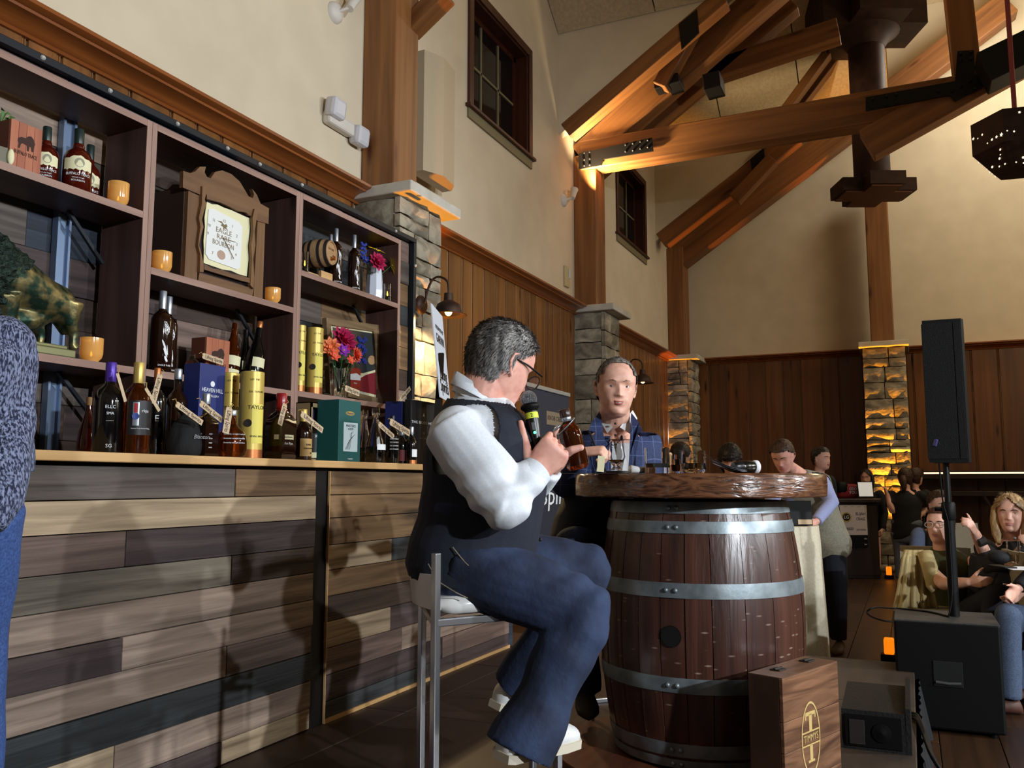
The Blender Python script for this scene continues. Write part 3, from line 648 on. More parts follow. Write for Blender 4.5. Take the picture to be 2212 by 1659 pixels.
# clear decanters and the last bottles
for px, pt, wp, y, lb_ in ((789, 886, 34, 2.5, 'clear cut decanter half hidden behind the teal carton'), (812, 882, 44, 2.34, 'clear glass decanter with a square stopper right of the teal carton')):
    t, h, r = bottle(lb_, px, pt, wp, y, ZC, 'pear', g_clear, None, .16)
    MB().lathe([(r*.25, h*.8), (r*.3, h*.84), (r*.5, h*.9), (r*.46, h), (.001, h)], 4).build('stopper', g_clear, t); MB().lathe([(r*.8, .004), (r*.94, h*.06), (r*.94, h*.3), (.001, h*.3)], 20).build('whiskey', g_dark, t, smooth=50)
    band(t, r+.001, h*.24, h*.34, m_white, a0=-.6, a1=.6, yaw=-.2)
    if px > 800: gtag(t, (818, 915), (850, 944), 12, 2.28)
t, h, r = bottle('slim dark bottle with a black cap near the end of the bar', 848, 898, 30, 2.34, ZC, 'tall', g_black, M('black_cap', (22, 24, 34), .4), .16)
for k in range(4): decal(t, 'RYE WHISKEY', h*.04, m_white, r, h*(.3+.07*k), YAWB, wide=r*1.4)
gtag(t, (842, 910), (885, 936), 15, 2.26)
t, h, r = bottle('short dark bottle with red label at the right end of the bar', 868, 925, 30, 2.4, ZC, 'short', g_black, m_silver, .2)
band(t, r+.001, h*.1, h*.4, M('dark_red_label', (96, 26, 30), .6), yaw=-.2)
t, h, r = bottle('small clear-capped bottle beside the man in the vest', 889, 922, 24, 2.34, ZC, 'short', g_black, m_silver, .2)
band(t, r+.001, h*.02, h*.12, m_copper, yaw=-.2); band(t, r+.001, h*.2, h*.4, m_white, yaw=-.2, a0=-.7, a1=.7)
t, w, d, h = pbox('bottle_box', 'navy carton with a pale blue edge behind the last bottles', 'box', 832, 869, 890, 866, 2.5, ZC, m_navy)
MB().box(0, w, 0, d, 0, h, None, .002).build('carton', m_navy, t); shape('emblem', ell(.008, .012), m_gold, t, (w*.7, -.0002, h*.6))
gtag(t, (864, 864), (886, 838), 10, 2.49)
t, w, d, h = pbox('bottle_box', 'wide matt black carton at the end of the bar', 'box', 884, 888, 942, 862, 2.44, ZC, m_ink)
MB().box(0, w, 0, d, 0, h, None, .002).build('carton', M('matt_black_card', (22, 22, 25), .6), t)
text('THE BOSS HOG', .022, m_white, t, (w*.5, -.0008, h*.66), wide=w*.95); text('XII', .02, m_silver, t, (w*.5, -.0008, h*.5)); shape('emblem', [(-.01, 0), (.01, 0), (.006, .012), (0, .02), (-.006, .012)], m_white, t, (w*.5, -.0003, h*.76))
text('WHISTLEPIG', .008, m_silver, t, (w*.5, -.0008, h*.42), wide=w*.3)
# ---------------- ornaments on the shelf unit ----------------
def slabY(name, pts, Y0, Y1, mat, parent, bev=False):
    """outline given in photo pixels on the plane Y0, given depth to Y1"""
    q = [PY(*p, Y0)-parent.location if parent else PY(*p, Y0) for p in pts]; o = parent.location.y if parent else 0
    poly = [(a.x, a.z) for a in q]; n = len(poly)
    ar = sum(poly[i][0]*poly[(i+1) % n][1]-poly[(i+1) % n][0]*poly[i][1] for i in range(n))
    if ar < 0: poly.reverse()
    vs = [(x, Y0-o, z) for x, z in poly]+[(x, Y1-o, z) for x, z in poly]
    return MB().add(vs, [tuple(range(n)), tuple(reversed(range(n, 2*n)))]+[(i, n+i, n+(i+1) % n, (i+1) % n) for i in range(n)]).build(name, mat, parent)
g_amber = M('amber_votive_glass', (242, 188, 108), .12, trans=.45, emit=(240, 160, 50), es=.1)
m_flame = M('led_flame', (255, 170, 40), .4, emit=(255, 190, 60), es=6)
def votive(label, px, pyt, wpx, Y, zb):
    p, D = spot(px, pyt, Y); h = p.z-zb; r = wpx/2*D/FPX
    t = thing('votive_candle', label, 'candle', (p.x, Y, zb), 0, 'amber votive candles')
    MB().lathe([(r*.62, 0), (r*.66, h*.08), (r*.9, h*.2), (r, h*.36), (r*1.0, h), (r*.95, h), (r*.94, h*.36), (r*.6, h*.14), (.001, h*.12)], 24).build('cup', g_amber, t, smooth=50)
    MB().lathe([(.001, h*.13), (r*.3, h*.15), (r*.3, h*.24), (.001, h*.26)], 12).build('tealight', m_cream, t)
    MB().lathe([(.001, h*.26), (r*.1, h*.32), (.001, h*.44)], 8).build('flame', m_flame, t); return t
votive('amber votive candle on the top left shelf beside the dark bottles', 257, 396, 43, 2.8, SZ['LU'])
votive('amber votive candle beside the bronze bison', 199, 731, 47, 2.8, SZ['LL'])
votive('amber votive candle left of the wooden clock', 351, 545, 41, 2.8, SZ['MU'])
votive('amber votive candle right of the wooden clock', 590, 623, 33, 2.78, SZ['MU'])
m_cigar = WOOD('cedar_box', (150, 84, 58), (178, 108, 78), 'Z', .6, .5, .05, .05)
m_burn = M('burnt_print', (58, 36, 30), .8)
BISON = [(-.5, -.05), (-.46, .12), (-.3, .2), (-.05, .22), (.1, .36), (.25, .4), (.4, .3), (.5, .1), (.46, -.1), (.42, -.32), (.33, -.34), (.27, -.14), (.2, -.1), (.16, -.36), (.06, -.36), (.04, -.12), (-.2, -.08), (-.3, -.14), (-.36, -.36), (-.45, -.36), (-.42, -.12)]
def cedar(label, l, e, r, pyt, Y, zb, pr):
    t, w, d, h = pbox('cedar_box', label, 'box', l, e, r, pyt, Y, zb, m_cigar); t['group'] = 'cedar bottle boxes'
    n = 4
    for k in range(n): MB().box(w*k/n+.0005, w*(k+1)/n-.0005, 0, .008, 0, h, None, .001).build('plank', m_cigar, t)
    MB().box(0, w, .009, d, 0, h, None, .002).build('body', M('cedar_dark', (104, 56, 40), .5), t)
    b = shape('bison_print', [(w*.5+x*w*.55, h*.62+y*h*.42) for x, y in BISON], m_burn, t, (0, 0, 0))
    text('BUFFALO TRACE', .02, m_burn, b, (w*.5, -.001, h*.38), wide=w*.72)
    return t
cedar('cedar bottle box with bison print on the top left shelf', -8, 25, 94, 255, 2.79, SZ['LU'], 0)
cedar('cedar bottle box behind the navy carton on the lower middle shelf', 414, 447, 497, 727, 2.8, SZ['ML'], 0)
def btb(label, px, pyt, wpx, Y):
    t, h, r = bottle(label, px, pyt, wpx, Y, SZ['LU'], 'bt', g_red, m_green, .26, group='green-capped bottles on the top left shelf')
    lb = MB(); n = 14; rs = []
    for s_ in (0, 1):
        rs.append([Vector(((r+.001)*sin(a), -(r+.001)*cos(a), h*((.3+.012*sin(j*2.3)) if s_ == 0 else (.47+.05*exp(-((j-7)/3.5)**2)+.008*sin(j*1.7))))) for j, a in [(j, -1.05+2.1*j/n+YAWB) for j in range(n+1)]])
    lb.rings(rs, False, False); l_ = lb.build('label', m_cream, t, smooth=True)
    me = MB(); rr = r+.0016; nn = 12; q = [Vector((rr*sin(YAWB+.1+.34*cos(2*pi*k/nn)), -rr*cos(YAWB+.1+.34*cos(2*pi*k/nn)), h*(.41+.075*sin(2*pi*k/nn)))) for k in range(nn)]
    me.add(q, [tuple(range(nn))]); me.build('bison_head', M('grey_print', (150, 148, 126), .7), l_)
    decal(t, 'BUFFALO TRACE', h*.06, m_white, r+.0008, h*.23, YAWB+.05, wide=r*1.75); decal(t, 'kentucky straight', h*.025, m_white, r+.0008, h*.175, YAWB+.05); decal(t, 'BOURBON', h*.04, m_white, r+.0008, h*.13, YAWB+.05)
    return t
btb('green-capped whiskey bottle touching the cedar box', 103, 275, 52, 2.85)
btb('largest green-capped whiskey bottle, in front, on the top left shelf', 172, 280, 58, 2.8)
btb('green-capped whiskey bottle set back behind the largest one', 196, 314, 46, 2.92)
# small things at the left end of the top shelf
t = thing('picture_card', 'small grey photo card leaning at the left end of the top shelf', 'card', PY(4, 352, 2.77)); slabY('card', [(-12, 312), (17, 320), (17, 353), (-12, 345)], 2.77, 2.773, M('photo_grey', (112, 108, 92), .6), t)
t = thing('shell_ornament', 'small cream shell ornament in front of the cedar box', 'ornament', PY(22, 356, 2.765)); MB().ball((0, 0, .028), (.012, .01, .029), 14, 10).build('shell', m_cream, t, smooth=True)
t = thing('foliage_sprig', 'green leaf sprig peeping in at the left end of the top shelf', 'plant', PY(2, 262, 2.85)-Vector((0, 0, .06)))
lf = MB()
for k in range(9): a = k*2.4; lf.add([(0, 0, .05), (.03*cos(a), .02*sin(a), .06+.006*k), (.05*cos(a), .035*sin(a), .055+.006*k), (.03*cos(a+.5), .02*sin(a+.5), .05+.006*k)], [(0, 1, 2, 3)])
lf.tube([(0, 0, -.09), (0, 0, .09)], .003, 5); lf.build('leaves', M('leaf_green', (96, 128, 70), .6), t)
# bronze bison, grown as one body
def remesh(prims_mb, vox, smooth_it=4, name='body', mat=None, parent=None, off=None, cut=None, thick=0, disp=None):
    me = prims_mb.mesh(off); o = bpy.data.objects.new('tmp', me); COL.objects.link(o)
    m = o.modifiers.new('r', 'REMESH'); m.mode = 'VOXEL'; m.voxel_size = vox
    if smooth_it: s = o.modifiers.new('s', 'SMOOTH'); s.factor = .5; s.iterations = smooth_it
    dg = bpy.context.evaluated_depsgraph_get(); n = bpy.data.meshes.new_from_object(o.evaluated_get(dg)); bpy.data.objects.remove(o); bpy.data.meshes.remove(me)
    if cut or disp:
        bm = bmesh.new(); bm.from_mesh(n); oo = Vector(off) if off is not None else Vector()
        if cut: bmesh.ops.delete(bm, geom=[f for f in bm.faces if cut(f.calc_center_median()+oo)], context='FACES')
        if disp:
            bm.normal_update()
            for v in bm.verts: v.co += v.normal*disp(v.co+oo)
        if thick and cut:
            bm.normal_update(); bmesh.ops.solidify(bm, geom=bm.faces[:], thickness=-thick)
        bm.to_mesh(n); bm.free()
    sm(n, True); n.materials.clear(); return ob(name, n, mat, parent)
m_bronze = NM('bronze_patina', (40, 64, 52), (160, 142, 92), (22, 22, 22), .38, .2, metal=.7, lo=.42, hi=.7)
m_mane = NM('bronze_mane', (14, 30, 26), (40, 58, 48), (60, 60, 60), .5, 1.0, metal=.4)
bs = thing('bison_statue', 'green bronze bison statue on a stepped plinth, lower left shelf', 'statue', (1.62, 2.84, SZ['LL'])); bo = bs.location
Q = lambda px, py, dy=0: PY(px, py, 2.84)+Vector((0, dy, 0))
mb = MB()
mb.tube([Q(-60, 600), Q(-10, 590), Q(40, 618), Q(90, 645), Q(130, 660), Q(150, 668)], [.085, .105, .095, .078, .07, .045], 16)
mb.tube([Q(120, 655), Q(140, 690), Q(150, 720)], [.06, .045, .03], 12)
for dy, s_ in ((-.035, 0), (.05, -38)):
    mb.tube([Q(140+s_, 655, dy), Q(136+s_, 700, dy), Q(146+s_, 722, dy), Q(142+s_, 745, dy), Q(148+s_, 754, dy)], [.05, .028, .018, .015, .024], 10)
for dy, s_ in ((-.045, 0), (.05, 45)):
    mb.tube([Q(-5+s_, 640, dy), Q(0+s_, 690, dy), Q(2+s_, 720, dy), Q(4+s_, 752, dy)], [.05, .026, .018, .02], 10)
mb.tube([Q(155, 655), Q(168, 668), Q(172, 678)], [.016, .012, .005], 8)
mb.tube([Q(20, 690), Q(60, 690), Q(110, 675)], [.05, .05, .03], 10)
remesh(mb, .006, 5, 'body', m_bronze, bs, bo)
mb = MB(); mb.tube([Q(-110, 640), Q(-60, 585), Q(-20, 575), Q(12, 592), Q(22, 640)], [.08, .13, .125, .1, .07], 16); mb.ball(Q(-120, 660), (.07, .06, .09)); mb.tube([Q(-10, 640), Q(-6, 690)], [.09, .05], 12)
remesh(mb, .007, 3, 'mane', m_mane, bs, bo, disp=lambda c: .006*sin(c.x*150)*sin(c.z*170)+.005*sin(c.z*260+c.x*60)*sin(c.y*200))
a = PY(163, 765, 2.76).x
for k, (q, zz) in enumerate(((0, .03), (.02, .045))):
    MB().box(1.2, a-q, 2.757+q, 2.93-q, SZ['LL']+.001+(0 if k == 0 else .03), SZ['LL']+zz, None, .004).build('plinth', M('bronze_plinth', (120, 120, 84), .45, metal=.5), bs, off=bo)
# wooden clock
m_oak = WOOD('clock_oak', (96, 66, 40), (132, 96, 62), 'Z', .9, .5, 0, .12); m_oakx = WOOD('clock_oak_x', (88, 60, 38), (120, 86, 56), 'X', .9, .5, 0, .12)
ck = thing('wall_clock', 'carved oak wall clock with scalloped pediment and lettered square dial', 'clock', (PY(490, 600, 2.76).x, 2.8, SZ['MU'])); YC = 2.765
p0, p1 = PY(403, 470, YC), PY(575, 520, YC)
MB().box(p0.x, p1.x-.02, 2.785, 2.96, SZ['MU']+.002, PY(405, 392, YC).z-.02, None, .003).build('case', M('clock_case', (52, 34, 24), .6), ck, off=ck.location)
slabY('stile', [(407, 412), (433, 424), (425, 612), (398, 603)], YC, YC+.02, m_oak, ck)
slabY('stile', [(557, 470), (573, 478), (567, 647), (548, 641)], YC, YC+.02, m_oak, ck)
slabY('rail', [(431, 589), (548, 624), (545, 640), (428, 608)], YC, YC+.02, m_oakx, ck)
ped = [(396, 369), (411, 374), (422, 370), (432, 360), (445, 360), (442, 372), (447, 382), (455, 385), (465, 371), (480, 368), (500, 376), (518, 392), (530, 412), (537, 424), (546, 428), (549, 420), (545, 408), (555, 421), (563, 440), (581, 450), (580, 484), (556, 477), (549, 467), (540, 466), (532, 459), (515, 456), (500, 448), (485, 441), (475, 437), (447, 430), (447, 420), (431, 420), (395, 405)]
slabY('pediment', ped, YC-.006, YC+.014, m_oakx, ck)
slabY('moulding', [(437, 402), (446, 402), (447, 415), (442, 430), (446, 440), (440, 460), (436, 475), (440, 490), (434, 510), (430, 530), (436, 550), (440, 570), (440, 588), (432, 587), (433, 550), (428, 530), (433, 490), (430, 470), (436, 440)], YC-.016, YC, m_oak, ck)
slabY('moulding', [(550, 451), (557, 453), (555, 470), (550, 500), (552, 530), (547, 560), (550, 600), (548, 624), (541, 616), (545, 560), (543, 530), (548, 500), (546, 470)], YC-.016, YC, m_oak, ck)
slabY('moulding', [(441, 570), (460, 580), (480, 583), (500, 591), (520, 595), (544, 602), (543, 612), (520, 606), (480, 594), (441, 582)], YC-.012, YC, m_oakx, ck)
MB().box(PY(440, 440, YC+.03).x, PY(548, 460, YC+.03).x, YC+.012, YC+.03, PY(438, 585, YC+.03).z-.01, PY(445, 436, YC+.03).z, None).build('back_plate', m_ink, ck, off=ck.location)
mat_ = slabY('dial_mat', [(447, 436), (458, 441), (470, 442), (485, 449), (500, 454), (515, 461), (530, 468), (541, 472), (539, 500), (536, 530), (537, 560), (533, 597), (515, 592), (500, 585), (480, 582), (460, 575), (440, 568), (441, 540), (440, 520), (443, 490), (442, 470)], YC+.008, YC+.011, m_cream, ck)
dl = slabY('dial', [(451, 452), (460, 450), (517, 480), (524, 490), (519, 578), (512, 582), (452, 560), (444, 547)], YC+.003, YC+.0075, M('dial_white', (226, 228, 226), .4), ck)
dc = PY(484, 516, YC)-ck.location; dw = (PY(520, 530, YC)-PY(447, 500, YC)).x; dh = PY(447, 455, YC).z-PY(447, 548, YC).z
m_num = M('dial_print', (120, 104, 74), .6); yd = YC+.0025-ck.location.y
for k, tx in enumerate(('EAGLE', 'RARE', 'BOURBON')): text(tx, dh*.17, m_num, dl, (dc.x, yd, dc.z+dh*(.17-.155*k)), wide=dw*(.46, .4, .62)[k])
for tx, fx, fz in (('11', -.3, .36), ('10', -.43, .2), ('1', .25, .38), ('2', .39, .18), ('3', .4, -.02), ('4', .38, -.28), ('5', .25, -.4), ('7', -.3, -.42), ('12', 0, .43), ('9', -.45, 0)): text(tx, dh*.1, m_num, dl, (dc.x+dw*fx, yd, dc.z+dh*fz))
shape('eagle_emblem', [(dc.x+dw*a, dc.z+dh*b) for a, b in ((-.2, .38), (-.08, .4), (0, .34), (.06, .38), (.1, .33), (.06, .29), (.12, .24), (.02, .26), (-.02, .22), (-.03, .28), (-.1, .3), (-.06, .35))], m_num, dl, (0, yd+.0003, 0))
shape('pendulum_window', ell(dw*.12, dh*.11, 20, dc.x-dw*.05, dc.z-dh*.4), M('pendulum_copper', (176, 148, 132), .5), dl, (0, yd+.0003, 0))
hd = MB(); hd.bar((dc.x-dw*.05, yd-.003, dc.z), (dc.x+dw*.34, yd-.003, dc.z+dh*.02), .002, .002); hd.bar((dc.x-dw*.03, yd-.005, dc.z+dh*.02), (dc.x+dw*.3, yd-.005, dc.z-dh*.4), .002, .0025); hd.build('hand', m_num, dl)
# eagle bottles
def eagle(label, px, pyt, wpx, Y, zb, grp):
    t, h, r = bottle(label, px, pyt, wpx, Y, zb, 'eagle', g_dark, m_silver, .24, group=grp)
    w = MB()
    for k in range(3): w.tube([Vector(((r+.001)*sin(YAWB+.35+.3*cos(a+k)*(.6+.15*k)), -(r+.001)*cos(YAWB+.35+.3*cos(a+k)*(.6+.15*k)), h*(.5+.03*k+.05*sin(a)))) for a in [i*.7 for i in range(10)]], .0016, 5)
    w.build('script_letter', m_white, t)
    q = MB()
    for (a, b) in (((-.05, .38), (.5, .22)), ((.05, .34), (.55, .2)), ((.1, .28), (.5, .18)), ((.4, .32), (.55, .2)), ((.2, .18), (.55, .13))):
        n = 8; pts = []
        for i in range(n+1):
            f = i/n; A = YAWB+a[0]+(b[0]-a[0])*f; z = h*(a[1]+(b[1]-a[1])*f); wd_ = .03*h*sin(pi*min(1, f*.9+.12)); pts.append((A, z, wd_))
        vs = [Vector(((r+.0012)*sin(A), -(r+.0012)*cos(A), z+s_*wd_)) for A, z, wd_ in pts for s_ in (-1, 1)]
        q.add(vs, [(2*i, 2*i+2, 2*i+3, 2*i+1) for i in range(n)])
    q.build('feather_print', m_white, t); decal(t, 'EAGLE RARE', h*.03, m_white, r, h*.08, YAWB+.3); return t
eagle('tall dark bottle with white feather print on the lower middle shelf', 353, 629, 46, 2.8, SZ['ML'], 'feather-print bottles')
eagle('tall dark feather bottle half hidden behind its twin, lower middle shelf', 366, 641, 40, 2.9, SZ['ML'], 'feather-print bottles')
eagle('feather-print bottle at the back beside the little cask', 715, 507, 26, 2.92, SZ['RU'], 'feather-print bottles')
eagle('feather-print bottle in the middle of the top right shelf', 727, 494, 27, 2.83, SZ['RU'], 'feather-print bottles')
eagle('feather-print bottle next to the white flower vase', 766, 508, 26, 2.83, SZ['RU'], 'feather-print bottles')
# leaning long-necked bottles and a jar on the lower middle shelf
def lean(label, p0, p1, wpx, Y, ang, glass, cap):
    t, h, r = bottle(label, p0[0], p1, wpx, Y, SZ['ML'], 'champ', glass, cap, .1)
    for z, m in ((.1, m_cream), (.3, m_cream)): band(t, r+.001, h*z, h*(z+.14), m, yaw=-.3, a0=-.8, a1=.8)
    t.rotation_euler = (0, ang, 0); return t
lean('amber long-necked bottle leaning behind the cedar box', (497, 0), 688, 40, 2.9, .12, g_whis, None)
lean('black long-necked bottle with round gold label leaning in the corner', (548, 0), 690, 40, 2.87, .14, g_black, m_copper)
lean('dark round-shouldered bottle with cream label in the shelf corner', (530, 0), 706, 36, 2.94, .02, g_black, None)
t, h, r = bottle('small empty glass jar beside the cedar box', 417, 762, 30, 2.8, SZ['ML'], 'short', g_clear, None, .1)
gtag(t, (437, 768), (482, 783), 13, 2.77)
# mini cask on its stand
m_stave = WOOD('cask_wood', (160, 124, 86), (192, 154, 112), 'X', 1.5, .5, .08, .05)
cp = PY(690, 548, 2.86); kk = thing('mini_cask', 'little oak cask with black hoops lying on a wooden stand', 'cask', (cp.x, 2.86, SZ['RU'])); zc = cp.z-SZ['RU']
L = .075; R = .078; mc = Matrix.Translation((0, 0, zc)) @ Matrix.Rotation(.18, 4, 'Z') @ Matrix.Rotation(pi/2, 4, 'X')
rf = lambda s_: R*(1-.16*(s_/L)**2)
MB().lathe([(.001, -L+.006), (rf(-L)-.008, -L+.006), (rf(-L)-.006, -L), (rf(-L), -L)]+[(rf(s_), s_) for s_ in [L*k/6 for k in range(-6, 7)]]+[(rf(L)-.006, L), (rf(L)-.008, L-.006), (.001, L-.006)], 28, mc).build('barrel', m_stave, kk, smooth=40)
for s_ in (-.85, -.35, .35, .85): MB().lathe([(rf(L*s_-.008)+.0015, L*s_-.008), (rf(L*s_+.008)+.0015, L*s_+.008)], 28, mc, False).build('hoop', m_ink, kk, smooth=True)
text('EAGLE RARE', .018, M('brown_print', (100, 62, 40), .6), kk, mc @ Matrix.Translation((0, .02, L-.0055)) @ Matrix.Rotation(-pi/2, 4, 'X'), wide=.07)
MB().tube([mc @ Vector((0, -.035, L-.01)), mc @ Vector((0, -.035, L+.02))], .008, 10).build('tap', m_copper, kk); MB().tube([mc @ Vector((-.012, -.022, L+.012)), mc @ Vector((.012, -.022, L+.012))], .004, 8).build('tap_handle', m_copper, kk)
mb = MB()
for s_ in (-.04, .04):
    v = mc @ Vector((0, 0, s_)); mb.cbox((v.x, v.y, zc*.18), .1, .018, zc*.36, None)
mb.build('cradle', m_maple, kk)
# flowers
PET = dict(ruby=(178, 24, 80), yellow=(232, 196, 30), blue=(50, 66, 160), coral=(232, 96, 70), violet=(142, 46, 170), peach=(236, 140, 90))
def flower(col, c, r, kind='dahlia', nrm=(-.3, -1, .25), label='', stem=None, grp=None):
    t = thing('silk_flower', label, 'flower', c, 0, grp); mt = M('petal_'+col, PET[col], .7); mb = MB(); n = Vector(nrm).normalized(); u = n.orthogonal().normalized(); v = n.cross(u)
    if kind == 'spike':
        for k in range(16): a = k*2.4; p = u*(.35*r*cos(a))+v*(.35*r*sin(a))+Vector((0, 0, r*(1.1-k*.14))); mb.ball(p, r*.2, 6, 4)
    else:
        lay = dict(dahlia=((9, 1, .1), (9, .8, .3), (7, .55, .45), (5, .35, .5)), lily=((6, 1.2, .25),), cup=((6, .9, .2), (5, .7, .4)))[kind]
        for q, (cnt, rr, up) in enumerate(lay):
            for k in range(cnt):
                a = 2*pi*(k+.5*q)/cnt+.2*q; d = u*cos(a)+v*sin(a); s_ = n.cross(d); w = r*rr*(.34 if kind != 'lily' else .22)
                p = [n*(r*.05*q), d*(r*rr*.5)+n*(r*up*.6)+s_*w, d*(r*rr*1.0)+n*(r*up*(1.2 if kind != 'lily' else .4)), d*(r*rr*.5)+n*(r*up*.6)-s_*w, d*(r*rr*.55)+n*(r*up*.3)]
                mb.add(p, [(0, 1, 4), (1, 2, 4), (2, 3, 4), (3, 0, 4)])
    mb.build('petals', mt, t)
    if kind != 'spike': MB().ball(n*(r*.12), r*.13, 8, 6).build('centre', m_gold if kind != 'dahlia' else mt, t)
    if stem: MB().tube([(0, 0, 0), Vector(stem)*.5+Vector((0, .006, 0)), stem], .0022, 5).build('stem', M('stem_green', (52, 96, 52), .6), t)
    return t
def fl(col, px, py, rpx, Y, kind, label, vx, vz, grp, nrm=(-.3, -1, .25)):
    c, D = spot(px, py, Y); flower(col, c, rpx*D/FPX, kind, nrm, label, (vx.x-c.x, vx.y-c.y, vz-c.z), grp)
# upper right: white faceted vase
c, D = spot(810, 578, 2.84); h = c.z-SZ['RU']; v1 = thing('flower_vase', 'white faceted porcelain vase on the top right shelf', 'vase', (c.x, 2.84, SZ['RU'])); r0 = 18*D/FPX
MB().lathe([(r0*.98, 0), (r0*1.05, h*.3), (r0*.9, h*.8), (r0*.78, h), (r0*.7, h), (r0*.8, h*.6), (.001, h*.5)], 8).build('body', M('white_porcelain', (214, 220, 230), .25, coat=.4), v1)
VX = v1.location; G1 = 'silk flowers in the white vase'
fl('ruby', 815, 566, 24, 2.77, 'dahlia', 'ruby dahlia at the front of the white vase', VX, SZ['RU']+h*.6, G1)
fl('yellow', 812, 541, 20, 2.84, 'lily', 'yellow lily at the top of the white vase', VX, SZ['RU']+h*.6, G1, (-.1, -.5, 1))
fl('yellow', 845, 574, 19, 2.79, 'lily', 'yellow lily drooping at the right of the white vase', VX, SZ['RU']+h*.6, G1, (.6, -.6, .2))
fl('blue', 785, 543, 17, 2.86, 'spike', 'blue flower spike at the left of the white vase', VX, SZ['RU']+h*.6, G1)
fl('blue', 836, 560, 16, 2.86, 'spike', 'blue flower spike at the right of the white vase', VX, SZ['RU']+h*.6, G1)
fl('blue', 790, 562, 13, 2.82, 'cup', 'dark blue blossom left of the ruby dahlia', VX, SZ['RU']+h*.6, G1)
def jar(label, px, pyt, wpx, Y, zb):
    p, D = spot(px, pyt, Y); h = p.z-zb; r = wpx/2*D/FPX; t = thing('jar_candle', label, 'candle', (p.x, Y, zb), 0, 'clear jar candles')
    MB().lathe([(r, 0), (r, h), (r*.92, h), (r*.92, h*.1), (.001, h*.1)], 20).build('jar', g_clear, t, smooth=50); MB().lathe([(.001, h*.11), (r*.5, h*.11), (r*.5, h*.32), (.001, h*.32)], 12).build('tealight', m_cream, t); MB().lathe([(.001, h*.33), (r*.2, h*.4), (.001, h*.6)], 8).build('flame', m_flame, t)
jar('clear jar candle glowing beside the white vase', 837, 614, 17, 2.78, SZ['RU']); jar('clear jar candle beside the little cask', 659, 544, 16, 2.78, SZ['RU'])
# lower right: tubes, framed print, flower vase
tube('gold gift tube at the left of the lower right shelf', 650, 703, 22, 2.8, SZ['RL']); tube('gold gift tube at the back of the lower right shelf', 664, 718, 22, 2.92, SZ['RL']); tube('gold gift tube next to the flowers on the lower right shelf', 681, 709, 36, 2.8, SZ['RL'])
c, D = spot(738, 786, 2.78); h = c.z-SZ['RL']; v2 = thing('flower_vase', 'ribbed clear glass vase of bright flowers on the lower right shelf', 'vase', (c.x, 2.79, SZ['RL'])); r0 = 22*D/FPX
rs = []
for rr, zz in ((.75, 0), (.82, .1), (.86, .5), (1, 1)): rs.append([Vector((r0*rr*(1+.05*cos(12*2*pi*j/48))*cos(2*pi*j/48), r0*rr*(1+.05*cos(12*2*pi*j/48))*sin(2*pi*j/48), h*zz)) for j in range(48)])
MB().rings(rs, True).build('glass', g_clear, v2, smooth=True)
VX = v2.location; G2 = 'silk flowers in the glass vase'; vz = SZ['RL']+.03
fl('ruby', 742, 735, 36, 2.78, 'dahlia', 'big ruby dahlia at the top of the glass vase', VX, vz, G2, (-.2, -1, .5))
fl('peach', 714, 750, 24, 2.76, 'dahlia', 'peach dahlia at the left of the glass vase', VX, vz, G2, (-.7, -.8, .1))
fl('coral', 722, 768, 17, 2.73, 'cup', 'small coral blossom low at the left of the glass vase', VX, vz, G2)
fl('violet', 741, 757, 18, 2.72, 'cup', 'violet anemone in the middle of the glass vase', VX, vz, G2)
fl('violet', 759, 748, 13, 2.76, 'cup', 'small violet blossom right of the big dahlia', VX, vz, G2)
fl('coral', 769, 766, 20, 2.73, 'dahlia', 'coral blossom at the right of the glass vase', VX, vz, G2, (.2, -1, .1))
fl('coral', 757, 778, 13, 2.71, 'cup', 'coral blossom hanging low at the front of the glass vase', VX, vz, G2)
fl('blue', 781, 758, 26, 2.8, 'spike', 'tall blue flower spike at the right of the glass vase', VX, vz, G2)
lf = MB()
for k in range(26):
    a = k*2.4; z = h*.9+.015*(k % 5); q = .05+.01*(k % 3); lf.add([(0, 0, h*.8), (q*.5*cos(a)-.012*sin(a), q*.5*sin(a)+.012*cos(a), z), (q*cos(a), q*sin(a), z+.006), (q*.5*cos(a)+.012*sin(a), q*.5*sin(a)-.012*cos(a), z-.006)], [(0, 1, 2, 3)])
o_ = lf.build('foliage', M('leaf_dark', (34, 62, 36), .6), v2)
m_fr = WOOD('gilt_wood', (96, 76, 52), (140, 116, 84), 'X', 1.2, .5, 0, .2)
pf = thing('framed_print', 'gilt-framed bottle print leaning behind the glass vase', 'picture', PY(770, 868, 2.9)); OUT = [(705, 686), (818, 702), (829, 874), (713, 848)]; INN = [(715, 702), (808, 716), (818, 860), (722, 836)]
for i in range(4): j = (i+1) % 4; slabY('frame_side', [OUT[i], OUT[j], INN[j], INN[i]], 2.88, 2.91, m_fr, pf)
mt_ = slabY('mat_board', INN, 2.895, 2.9, m_cream, pf)
slabY('print', [(719, 707), (804, 720), (814, 853), (726, 831)], 2.893, 2.8945, M('print_slate', (52, 58, 60), .4, coat=.5), pf)
slabY('print_red', [(760, 826), (764, 812), (790, 806), (811, 800), (814, 853), (762, 841)], 2.8915, 2.8925, M('print_red', (128, 36, 44), .5), pf)
slabY('print_wave', [(758, 818), (768, 806), (785, 806), (811, 799), (811, 804), (790, 810), (775, 819), (762, 826)], 2.8905, 2.8912, m_cream, pf)
slabY('print_bottle', [(757, 804), (760, 796), (770, 793), (779, 799), (779, 840), (757, 836)], 2.8895, 2.8902, M('print_bottle', (150, 34, 28), .4), pf)
slabY('print_label', [(757, 808), (770, 806), (779, 812), (779, 822), (757, 820)], 2.8888, 2.8893, m_white, pf)
slabY('print_cask', ell(8, 10, 16, 803, 778), 2.8915, 2.8922, m_stave, pf)
